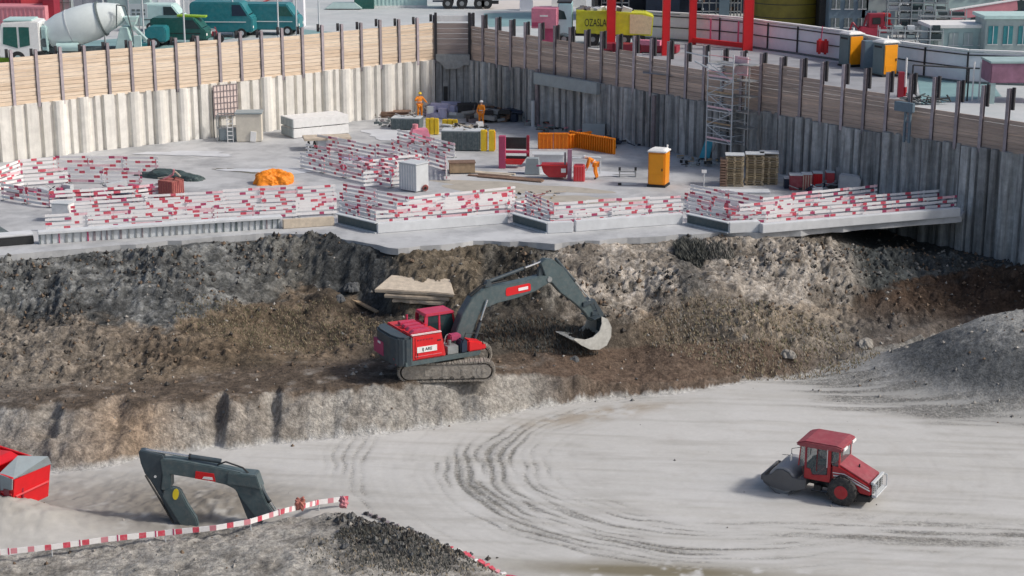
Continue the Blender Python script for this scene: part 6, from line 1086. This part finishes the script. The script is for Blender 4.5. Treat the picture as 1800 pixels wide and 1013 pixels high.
# red gantry
g0 = sx(1073, 82); t = thing('gantry', 'tall bright red portal gantry whose legs run out of the top of the picture', 'gantry', g0)
legs = {'a': (1073, 84, .62), 'b': (1169, 98, .5), 'c': (1216, 78, .5), 'd': (1313, 89, .68)}; LP = {}
for k, (px, py, w_) in legs.items():
    p = sx(px, py) - g0; LP[k] = p; m = MB(); m.box((p.x, p.y, 5.5), (w_, .6, 11), 'brightred'); m.box((p.x + w_ / 2 + .02, p.y, 5.5), (.05, .62, 11), 'salmon'); m.build('leg', t, .015)
for a, b, z, th in (('c', 'd', .35, .35), ('c', 'd', 11.1, .6), ('a', 'b', 11.1, .6), ('a', 'c', 11.5, .5), ('b', 'd', 11.5, .5)):
    p, q_ = LP[a], LP[b]; d = q_ - p; m = MB(); m.box(((p.x + q_.x) / 2, (p.y + q_.y) / 2, z), (d.length, .35, th), 'brightred', rz=math.atan2(d.y, d.x)); m.build('crossbeam', t, .01)
for f_ in (.35, .85):
    p = LP['c'].lerp(LP['d'], f_); m = MB(); m.box((p.x, p.y + .4, 1.2), (.12, .12, 1.7), 'magenta'); m.build('strut', t)
# yellow skip on pale truck
t = thing('skip_truck', 'pale blue truck carrying a long acid-yellow skip with dark lettering, behind the right fence', 'truck', sx(1063, 78), R(-4))
m = MB(); m.prism([(-2.2, .95), (3.6, .78), (3.7, 2.25), (3.1, 2.5), (-2.2, 2.72)], -1.2, 1.2, 'acid'); s_ = m.build('skip', t, .05); m = MB(); m.prism([(1.9, .98), (3.5, .92), (3.62, 2.2), (2.8, 2.4), (1.9, 2.42)], -1.23, -1.203, 'sand'); m.build('dusty_side', s_); m = MB(); m.box((-.6, -1.22, 2.62), (3.0, .06, .12), 'acid'); m.build('rim', s_)
text_mesh('OZASLAL', .62, (-.6, -1.235, 1.75), (R(90), 0, 0), 'black', s_).scale = (.72, 1.3, 1)
m = MB(); r = random.Random(5)
for i in range(26): m.box((r.uniform(-1.9, 1.8), r.uniform(-.9, .9), 2.6), (r.uniform(.3, .9), r.uniform(.3, .8), r.uniform(.15, .6)), r.choice(('black', 'hbeam', 'palebox', 'white')), rz=r.uniform(-.6, .6), ry=r.uniform(-.4, .4))
o = m.build('load', t); o['kind'] = 'stuff'
m = MB(); m.box((.2, 0, .85), (5.6, .9, .35), 'black'); m.build('chassis', t); 
for x in (-3.1, -.9, 1.5, 2.6):
    for y in (-1.0, 1.0):
        m = MB(); m.cyl((x, y - .15, .5), (x, y + .15, .5), .5, .5, 'black', 18); m.cyl((x, y - .17, .5), (x, y + .17, .5), .2, .2, 'steel', 10); m.build('wheel', t)
m = MB(); m.prism([(-3.7, .7), (-2.5, .6), (-2.5, 3.2), (-3.55, 3.2), (-3.75, 2.0)], -1.15, 1.15, 'ltblue'); cb = m.build('cab', t, .06); m = MB(); m.prism([(-3.6, 2.0), (-2.9, 2.0), (-3.1, 2.6), (-3.55, 2.75)], -1.17, -1.155, 'glass'); m.build('side_window', cb); m = MB(); m.box((-3.1, 0, 3.28), (1.1, 2.2, .12), 'darkbeam'); m.build('roof_rack', cb)
t = thing('magenta_cabinet', 'dusty magenta container with white mark behind the fence posts left of the pale truck', 'container', sx(958, 82), R(-8)); m = MB(); m.box((0, 0, 2.2), (1.9, 1.6, 1.5), 'pink'); m.box((.35, 0, .9), (1.0, 1.2, 1.6), 'magenta'); m.build('body', t, .03); m = MB(); m.box((.0, -.82, 2.4), (.6, .03, .12), 'white'); m.build('mark', t); m = MB(); m.box((-.4, -.82, 1.75), (1.0, .04, .3), 'magenta'); m.build('shelf', t)
o = MB(); o.box((0, 0, .35), (5.5, 1.2, .5), 'darkred'); o.box((.5, -.3, .75), (2, .6, .4), 'pink'); [o.box((x, -.5, .2), (.2, .2, .9), 'darkred') for x in (-2, 0, 2)]; o = o.build('red_trestle'); place(o, 1128, 92, R(-18), ZS); tag(o, 'low dark red steel base lying under the gantry behind the fence', 'steel base')
# background hall + silo
t = thing('hall', 'dark open hall with shelves behind the red gantry', 'building', sx(1240, 30)); m = MB(); m.box((-1.8, 3, 4), (16, .3, 9), 'navy'); m.box((-9.8, 0, 4), (.3, 6, 9), 'black'); m.box((-1.8, 0, 7.6), (16.4, 6.4, .4), 'black'); m.build('wall', t)
m = MB(); m.box((-3.8, 0, 3.2), (3.0, .4, 6.4), 'navy'); m.build('dark_door', t)
for x, w_ in ((.3, 2.4), (2.5, 1.2), (4.6, 2.4), (-8, 2.4)):
    m = MB()
    for k in range(9): m.box((x, 0, .5 + .75 * k), (w_, .5, .05), 'palebox')
    for k in range(5): m.box((x - w_ / 2 + w_ * k / 4, 0, 3.4), (.07, .5, 6.8), 'steel')
    s_ = m.build('shelf', t); m = MB(); r = random.Random(int(x * 10))
    for i in range(40): m.box((x + r.uniform(-w_ / 2 + .2, w_ / 2 - .2), 0, .7 + .75 * r.randrange(8)), (r.uniform(.1, .4), .4, r.uniform(.1, .4)), r.choice(('steel', 'bluegrey', 'palebox', 'brownwood', 'navy')))
    o = m.build('stored_goods', s_); o['kind'] = 'stuff'
m = MB(); m.box((1.6, -.2, 3.4), (.9, .3, 7), 'bluegrey'); m.build('pillar', t)
t = thing('silo', 'wide dark olive-yellow drum tank with black seams behind the hoarding', 'tank', sx(1388, 52)); m = MB(); m.lathe((0, 2.6, 0), (0, 0, 1), [(0, 2.9), (7, 2.9), (7.4, 2.5)], 'olive', 40); m.build('drum', t, smooth=True); m = MB()
for z in (.9, 2.0, 3.2, 4.6): m.lathe((0, 2.6, z), (0, 0, 1), [(0, 2.93), (.06, 2.93)], 'black', 40)
m.build('seam', t)
o = MB(); o.box((0, 0, 3.5), (1.2, 2, 7), 'black'); o = o.build('dark_wall'); place(o, 1448, 52, 0, ZS); tag(o, 'black wall end between the olive tank and the pale grey-blue block', 'wall')
# blocks at right background
def block(name, px, py, w_, d_, h_, mt, label, wins=(3, 3), wm='darkglass', rz=0, cat='building', roof=None):
    t = thing(name, label, cat, sx(px, py), rz); m = MB(); m.box((0, d_ / 2, h_ / 2), (w_, d_, h_), mt); b = m.build('wall', t, .03); nx_, nz_ = wins
    for i in range(nx_):
        for k in range(nz_):
            m = MB(); x = -w_ / 2 + w_ * (i + .5) / nx_; z = h_ * (k + .55) / nz_; m.box((x, -.03, z), (w_ / nx_ * .62, .10, h_ / nz_ * .5), wm); wn_ = m.build('window', t); m = MB(); m.box((x, -.09, z), (.05, .04, h_ / nz_ * .5), 'palebox'); m.box((x, -.06, z - h_ / nz_ * .27), (w_ / nx_ * .7, .12, .06), 'palebox'); m.build('frame', wn_)
    if roof: m = MB(); m.box((0, d_ / 2, h_ + .12), (w_ + .4, d_ + .4, .24), roof); m.build('roof', t)
    return t
block('grey_block', 1490, 58, 3.2, 4, 6, 'bluegrey', 'grey-blue block right of the olive tank', (3, 4), 'slateform')
block('glass_block', 1545, 58, 3.0, 3, 4.5, 'facade', 'pale teal wall behind the small red machines', (2, 2), 'bluegrey')
# small red machines
for px, py, s_, lb in ((1548, 62, 1.0, 'upper small red machine beside the grey scaffold racks'), (1532, 76, 1.3, 'lower dark red machine right behind the hoarding')):
    t = thing('red_machine', lb, 'machine', sx(px, py)); m = MB(); m.box((0, 0, .7 * s_), (1.6 * s_, 1.0, .6 * s_), 'crimson'); m.build('body', t, .08); m = MB(); m.box((.2, 0, 1.35 * s_), (.9 * s_, .9, .8 * s_), 'red' if s_ == 1 else 'darkred'); m.box((.2, -.46, 1.35 * s_), (.5 * s_, .03, .4 * s_), 'black'); m.build('cabin', t, .06); m = MB(); m.tube([(-.7 * s_, 0, .9), (-1.2 * s_, 0, 1.6), (-1.4 * s_, 0, .7)], .08, 'darkred'); m.build('arm', t)
    for x in (-.5, .5): m = MB(); m.cyl((x * s_, -.6, .3), (x * s_, .6, .3), .3, .3, 'black', 12); m.build('wheel', t)
# scaffold racks
def rack(px, py, w_, h_, label, seed, mt='cage'):
    t = thing('scaffold_rack', label, 'scaffold rack', sx(px, py), R(-6)); r = random.Random(seed); n = int(w_ / .9)
    for i in range(n + 1):
        m = MB(); x = -w_ / 2 + w_ * i / n
        m.box((x, 0, h_ / 2), (.07, .07, h_), mt); m.box((x, 1.2, h_ / 2), (.07, .07, h_), mt); m.build('upright', t)
    k = .4
    while k < h_:
        m = MB(); m.box((0, 0, k), (w_, .05, .07), mt); m.box((0, .6, k - .05), (w_, 1.1, .04), 'steel'); m.build('shelf', t)
        m = MB()
        for i in range(n): 
            if r.random() < .85: m.box((-w_ / 2 + w_ * (i + .5) / n, .5, k + .2), (w_ / n * r.uniform(.5, .85), .7, r.uniform(.15, .42)), r.choice(('facade', 'slateform', 'palebox', 'darkglass', 'greybox')))
        o = m.build('goods', t); o['kind'] = 'stuff'; k += .62
rack(1610, 70, 4.6, 4.2, 'tall grey scaffold rack full of grey parts behind the hoarding, right of the red machines', 1); rack(1600, 94, 4.6, 1.9, 'lower scaffold rack just behind the hoarding, below the tall grey rack', 2)
rack(1655, 82, 3.4, 2.8, 'grey scaffold rack in front of the site office', 3); rack(1560, 50, 3.6, 5.0, 'tall dim scaffold rack at the top behind the small red machines', 4, 'steel'); rack(1640, 40, 5.0, 5.0, 'far tall scaffold rack at the top behind the long grey racks', 5)
block('site_office', 1700, 58, 7.5, 4, 4.4, 'paleteal', 'grey site office with dark windows under pink awnings, right background', (6, 2), 'darkglass', R(4))
for (px, py, w_, z, rz, lb, mt) in ((1665, 56, 4.8, 4.2, 7, 'long salmon pink beam on top of the site office', 'dustpink'), (1722, 66, 5.2, 2.2, 9, 'lower salmon pink beam leaning in front of the site office', 'dustpink'), (1765, 60, 1.1, 3.4, 0, 'short upright pink box at the right end of the upper beam', 'salmon')):
    t = thing('pink_beam', lb, 'beam', sx(px, py) + Vector((0, -.6, z)), 0); m = MB(); m.box((0, 0, 0), (w_, .6, .75 if w_ > 2 else 1.3), mt, ry=-R(rz)); m.build('beam', t, .04); m = MB(); m.box((0, 0, .44 if w_ > 2 else .7), (w_ * 1.05, .7, .08), 'white', ry=-R(rz)); m.build('edge', t)
    m = MB(); m.box((w_ * .3, .1, -z / 2 - .3), (.12, .12, z - .4), 'steel'); m.box((-w_ * .3, .1, -z / 2 - .3), (.12, .12, z - .5), 'steel'); m.build('prop', t)
block('glazed_shed', 1700, 92, 5.5, 3, 1.8, 'paleteal', 'low pale glazed shed behind the hoarding at right', (5, 1), 'facade', R(2), 'shed', 'white'); block('glazed_shed', 1782, 96, 4.4, 3, 2.6, 'facade', 'teal-green glazed shed at the right edge behind the hoarding', (4, 1), 'teal', 0, 'shed', 'mint'); block('far_block', 1790, 40, 5, 4, 4.5, 'darkglass', 'dark far block at the top right corner', (4, 3), 'navy')
# ---- left background
def container(px, py, L_, W_, H_, mt, label, rz=0, rib=True, z=0, trim=None):
    t = thing('container', label, 'container', sx(px, py) + Vector((0, 0, z)), rz); m = MB(); m.box((0, W_ / 2, H_ / 2), (L_, W_, H_), mt); b = m.build('body', t, .03)
    if rib:
        m = MB(); n = int(L_ / .35); [m.box((-L_ / 2 + L_ * (k + .5) / n, -.02, H_ / 2), (.13, .06, H_ * .86), mt) for k in range(n)]; m.build('ribs', b)
    m = MB(); m.box((0, -.03, H_ - .08), (L_ + .04, .1, .16), trim or mt); m.build('top_rail', t); m = MB(); m.box((0, -.03, .08), (L_ + .04, .1, .16), trim or mt); m.build('bottom_rail', t); return t
container(15, 62, 6.2, 2.4, 2.3, 'dustpink', 'dusty pink ribbed container behind the mixer cab at the left edge', R(-2)); container(-10, 40, 7.5, 2.4, 5.6, 'crimson', 'crimson container stack at the top left corner', 0, True, 0, 'darkred'); container(68, 56, 2.6, 2.4, 4.8, 'salmon', 'bright salmon-red container end right of the crimson stack', 0, False); container(88, 60, .9, 2, 3.2, 'darkred', 'narrow dark red container door beside the salmon one', 0, False)
t = thing('gas_cage', 'grey lattice cage with tanks above the mixer truck', 'cage', sx(107, 52)); m = MB(); m.box((0, .6, 2.2), (1.8, 1.1, 4.2), 'greybox'); m.build('tanks', t, .05); m = MB()
for k in range(4): m.box((-.95 + .63 * k, 0, 2.2), (.06, .06, 4.4), 'slateform')
for k in range(5): m.box((0, 0, .2 + 1.0 * k), (1.95, .05, .06), 'slateform')
m.build('lattice', t)
def slabb(px, py, w_, h_, mt, label, d_=3): t = thing('site_building', label, 'building', sx(px, py)); m = MB(); m.box((0, d_ / 2, h_ / 2), (w_, d_, h_), mt); m.build('wall', t, .03); m = MB(); m.box((0, -.05, h_ * .5), (.1, .06, h_), 'palebox'); m.build('seam', t); return t
slabb(148, 40, 4.3, 5, 'white', 'white clad wall behind the mixer drum'); t = slabb(186, 42, 1.6, 5, 'palebox', 'pale strip building with dark window right of the white clad wall'); m = MB(); m.box((-.5, -.06, 3.6), (.25, .06, 1.6), 'black'); m.build('window', t)
slabb(228, 46, 3.6, 5, 'paleteal', 'grey-teal hall wall behind the mixer chute'); slabb(280, 44, 3.0, 4.5, 'hoard', 'pale grey wall behind the green vehicles'); container(333, 40, 3.3, 2.4, 4.6, 'palebox', 'pale grey ribbed container behind the dark green van', 0, True); slabb(372, 40, 2.2, 4.5, 'stone', 'beige wall behind the teal truck'); slabb(440, 22, 7.0, 3.5, 'white', 'white office front above the teal truck'); slabb(516, 48, 1.8, 3.6, 'hoard', 'grey cabinet wall right of the teal truck', 1.2)
t = thing('sign_board', 'small pale notice board on a post beside the mixer chute', 'sign', sx(246, 66)); m = MB(); m.box((0, 0, 2.1), (1.4, .05, 1.1), 'palebox'); b = m.build('board', t); m = MB(); [m.box((-.4 + .4 * (k % 3), -.04, 1.85 + .3 * (k // 3)), (.26, .02, .16), 'slateform') for k in range(6)]; m.build('pictograms', b); m = MB(); m.cyl((0, 0, 0), (0, 0, 1.6), .05, .05, 'steel', 8); m.build('post', t)
# mixer truck
t = thing('mixer_truck', 'white and mint concrete mixer truck parked behind the left fence', 'mixer truck', sx(130, 112), R(3))
m = MB(); m.box((.3, 0, 1.0), (9.0, .9, .35), 'slateform'); m.build('chassis', t)
for x in (-3.6, -2.1, 2.3, 3.5):
    for y in (-1.05, 1.05):
        m = MB(); m.cyl((x, y - .17, .52), (x, y + .17, .52), .52, .52, 'black', 20); m.cyl((x, y - .19, .52), (x, y + .19, .52), .25, .25, 'paleteal', 12); m.build('wheel', t)
m = MB(); m.prism([(-4.9, .6), (-2.0, .6), (-2.0, 3.05), (-2.6, 3.12), (-4.6, 3.02), (-4.85, 2.2)], -1.2, 1.2, 'white'); cb = m.build('cab', t, .08)
m = MB(); m.prism([(-4.55, 1.55), (-3.55, 1.25), (-3.55, 2.72), (-4.45, 2.72)], -1.23, -1.205, 'dkgreen'); m.build('side_window', cb); m = MB(); m.prism([(-3.40, 1.3), (-2.7, 1.45), (-2.7, 2.7), (-3.40, 2.72)], -1.23, -1.205, 'dkgreen'); m.build('side_window', cb); m = MB(); m.box((-4.87, 0, 2.2), (.05, 2.1, 1.0), 'dkgreen'); m.build('windscreen', cb); m = MB(); m.box((-3.5, 0, 3.15), (2.0, 2.2, .12), 'mint'); m.build('roof_fairing', cb, .04)
m = MB(); m.tube([(-4.7, -1.25, 2.7), (-4.95, -1.5, 2.6), (-4.95, -1.5, 1.9)], .03, 'mint'); m.box((-4.95, -1.5, 1.9), (.1, .3, .6), 'mint'); m.build('mirror', cb)
ax_ = Vector((1, 0, .30)).normalized(); m = MB(); m.lathe((-1.7, 0, 2.0), ax_, [(0, .55), (.15, .95), (1.0, 1.22), (2.2, 1.34), (3.4, 1.30), (4.6, .98), (5.4, .66), (5.5, .6)], 'drum', 40); dr = m.build('drum', t, smooth=True)
m = MB(); m.lathe((-1.7, 0, 2.0), ax_, [(3.95, 1.2), (3.95, 1.26), (4.08, 1.22), (4.08, 1.15)], 'slateform', 40); m.build('drum_ring', dr); m = MB(); m.lathe((-1.7, 0, 2.0), ax_, [(1.7, 1.31), (1.7, 1.322), (1.78, 1.328), (1.78, 1.31)], 'palebox', 40); m.build('drum_band', dr)
m = MB(); m.box((-1.75, 0, 1.9), (.35, 2.0, 1.7), 'mint'); m.tube([(-1.6, -1.1, 2.7), (-1.5, -1.1, 1.0)], .08, 'palebox'); m.cyl((-1.75, -1.05, 1.6), (-1.75, -.9, 1.6), .35, .35, 'slateform', 16); m.build('front_pedestal', t, .05); m = MB(); m.prism([(3.1, 1.1), (4.3, 1.1), (4.0, 2.6), (3.5, 2.6)], -.9, .9, 'mint'); m.build('rear_pedestal', t, .03)
m = MB(); m.prism([(3.7, 3.3), (4.7, 3.3), (4.45, 2.7), (4.05, 2.7)], -.5, .5, 'mint'); m.build('hopper', t, .03); m = MB(); m.prism([(4.1, 2.6), (4.3, 2.7), (5.4, 1.5), (5.3, 1.35)], -.3, .3, 'paleteal'); m.box((4.9, .0, 1.2), (.9, 1.3, .5), 'teal'); m.box((4.7, -.9, 1.6), (.5, .3, .9), 'mint'); m.build('chute', t); m = MB(); m.tube([(3.3, -1.0, 2.6), (3.4, -1.0, 4.2), (4.0, -1.0, 4.1), (4.4, -1.0, 2.2), (4.5, -1.0, 1.2)], .05, 'slateform'); [m.box((4.45, -.8, 1.3 + .35 * k), (.4, .05, .05), 'palebox') for k in range(7)]; m.build('ladder', t)
m = MB(); m.cyl((-.9, -1.0, 1.3), (.6, -1.0, 1.3), .3, .3, 'mint', 14); m.build('water_tank', t, smooth=True)
o = MB(); o.box((0, 0, .8), (1.1, .8, 1.6), 'mint'); o.box((0, -.41, .8), (.9, .03, 1.3), 'limegreen'); o = o.build('mesh_crate'); place(o, 10, 112, 0, ZS); tag(o, 'mossy green crate in front of the mixer cab at the left edge', 'crate')
# vans and trucks
def van(px, py, L_, H_, mt, label, rz=0, W_=2.0, cabm='darkglass', light=False, cat='van'):
    t = thing('van' if cat == 'van' else 'truck', label, cat, sx(px, py), rz); h = L_ / 2; m = MB(); m.prism([(-h, .45), (h, .45), (h, H_ * .55), (h - .25, H_ * .62), (h - .9, H_), (-h + .1, H_), (-h, H_ * .9)], -W_ / 2, W_ / 2, mt); b = m.build('body', t, .08)
    m = MB(); m.prism([(h - 1.0, H_ * .62), (h - .4, H_ * .62), (h - .95, H_ * .93), (h - 1.6, H_ * .93), (h - 1.6, H_ * .62)], -W_ / 2 - .02, -W_ / 2 - .004, cabm); m.build('side_window', b); m = MB(); m.add([(h - .26, -W_ / 2 + .15, H_ * .63), (h - .26, W_ / 2 - .15, H_ * .63), (h - .9, W_ / 2 - .2, H_ * .96), (h - .9, -W_ / 2 + .2, H_ * .96)], [(0, 1, 2, 3)], 'glass'); m.build('windscreen', b)
    for x in (-h + .9, h - .9):
        for y in (-W_ / 2 + .1, W_ / 2 - .1):
            m = MB(); m.cyl((x, y - .13, .38), (x, y + .13, .38), .38, .38, 'black', 16); m.cyl((x, y - .14, .38), (x, y + .14, .38), .2, .2, 'palebox', 10); m.build('wheel', t)
    for y in (-W_ / 2 + .25, W_ / 2 - .25): m = MB(); m.box((h, y, .85), (.06, .3, .18), 'white'); m.build('headlight', b)
    m = MB(); m.box((0, -W_ / 2 - .02, H_ * .45), (L_ * .8, .03, .06), 'white' if light else 'black'); m.build('side_trim', b); return t
van(320, 78, 4.3, 2.1, 'dkgreen', 'dark green van with a lime stripe behind the left fence', R(-4)); o = MB(); o.box((0, 0, .06), (2.2, .8, .12), 'limegreen', ry=.04); o = o.build('lime_board'); o.location = sx(340, 78) + Vector((0, 0, 2.12)); tag(o, 'lime green board on the roof of the dark green van', 'board')
van(272, 82, 2.2, 1.6, 'teal', 'small teal pick-up between the mixer chute and dark green van', R(180)); van(395, 64, 5.0, 2.8, 'teal', 'tall teal box truck left of the lamp pole', R(-3), 2.2, 'navy', True, 'truck'); van(478, 60, 4.8, 2.5, 'teal', 'second teal truck with white lights right of the lamp pole', R(-4), 2.2, 'dkgreen', True, 'truck'); van(290, 54, 3.6, 2.2, 'mint', 'pale mint van beyond the dark green van', R(-3))
t = thing('motorcycle', 'small maroon and white motorcycle parked beside the dark green van', 'motorcycle', sx(372, 76)); m = MB(); m.box((0, 0, .75), (.9, .3, .35), 'darkred'); m.box((.1, 0, 1.0), (.5, .28, .2), 'palebox'); m.tube([(.5, 0, .5), (.35, 0, 1.2), (.3, -.3, 1.25)], .04, 'steel'); m.build('body', t, .06)
for x in (-.6, .65): m = MB(); m.cyl((x, -.06, .33), (x, .06, .33), .33, .33, 'black', 16); m.build('wheel', t)
def pole(px, py, h_, label, arm=0):
    t = thing('street_pole', label, 'pole', sx(px, py)); m = MB(); m.cyl((0, 0, 0), (0, 0, h_), .07, .05, 'palebox', 8); m.build('pole', t)
    m = MB(); m.cyl((0, 0, 0), (0, 0, .15), .2, .2, 'steel', 10); m.build('foot', t)
    if arm: m = MB(); m.box((arm / 2, 0, h_), (abs(arm), .06, .06), 'palebox'); m.build('arm', t)
pole(411, 66, 8, 'thick pale blue-white lamp pole between the two teal trucks'); pole(326, 96, 5.0, 'thin white pole in front of the dark green van'); pole(490, 72, 6, 'thin white pole in front of the second teal truck'); pole(522, 66, 6, 'thin grey pole at the right end of the second teal truck'); pole(187, 108, 5.3, 'thin pole in front of the mixer drum', -.6); pole(561, 52, 4.5, 'very thin dark pole standing alone on the pale street'); pole(255, 100, 4.5, 'thin grey pole at the mixer chute'); pole(1005, 70, 5, 'thin pole right of the pale blue truck cab', 0)
t = thing('red_crates', 'faded red machine on crates at the top beyond the second teal truck', 'machine', sx(482, 24)); m = MB(); m.box((0, 0, .5), (3.4, 1, .6), 'dustskyred'); m.build('body', t, .1); m = MB(); m.tube([(-1.5, 0, .8), (0, 0, 1.4), (1.6, 0, 1.1)], .08, 'salmon'); m.build('rods', t)
container(640, 16, 1.8, 2.4, 2.2, 'dkgreen', 'dark green container end left of the white ribbed container', R(2), False); container(700, 13, 5.4, 2.4, 3.2, 'mint', 'white-mint ribbed container at the top, left of the dark truck', R(6), True, 0, 'white'); o = MB(); o.box((0, 0, .35), (3.4, 1.6, .5), 'paleteal', tp=.6); o = o.build('green_heap'); place(o, 605, 16, 0, ZS); tag(o, 'flat grey-green load left of the dark green container', 'load')
t = thing('dark_truck', 'dark navy lorry underside and wheels at the top above the corner of the pit', 'truck', sx(820, 14)); m = MB(); m.box((0, 0, 1.3), (4.6, 2.2, .9), 'navy'); m.box((0, 0, 2.6), (4.6, 2.2, 1.8), 'slate'); m.build('body', t, .05)
for x in (-1.7, -.4, 1.2, 1.9):
    for y in (-1, 1): m = MB(); m.cyl((x, y - .15, .5), (x, y + .15, .5), .5, .5, 'black', 18); m.cyl((x, y - .17, .5), (x, y + .17, .5), .22, .22, 'steel', 10); m.build('wheel', t)
m = MB(); m.box((-2.6, -.8, .7), (1.0, .2, .15), 'navy'); m.box((2.6, -.8, .6), (.8, .3, .3), 'black'); m.build('bumper', t)
for px, py, w_, mt, lb in ((925, 18, 1.2, 'hoard', 'small pale junction box on the far pavement'), (1000, 12, 3.2, 'white', 'white machine parts heaped beyond the pale truck')):
    o = MB(); o.box((0, 0, .5), (w_, .8, 1.0), mt); o.box((0, 0, 1.1), (w_ * .5, .6, .4), 'steel'); o = o.build('utility_box'); place(o, px, py, 0, ZS); tag(o, lb, 'box')
for b in BPROT:
    if 'group' not in b.keys():
        for ch in list(KIDS.get(b.name, [])): bpy.data.objects.remove(ch)
        bpy.data.objects.remove(b)
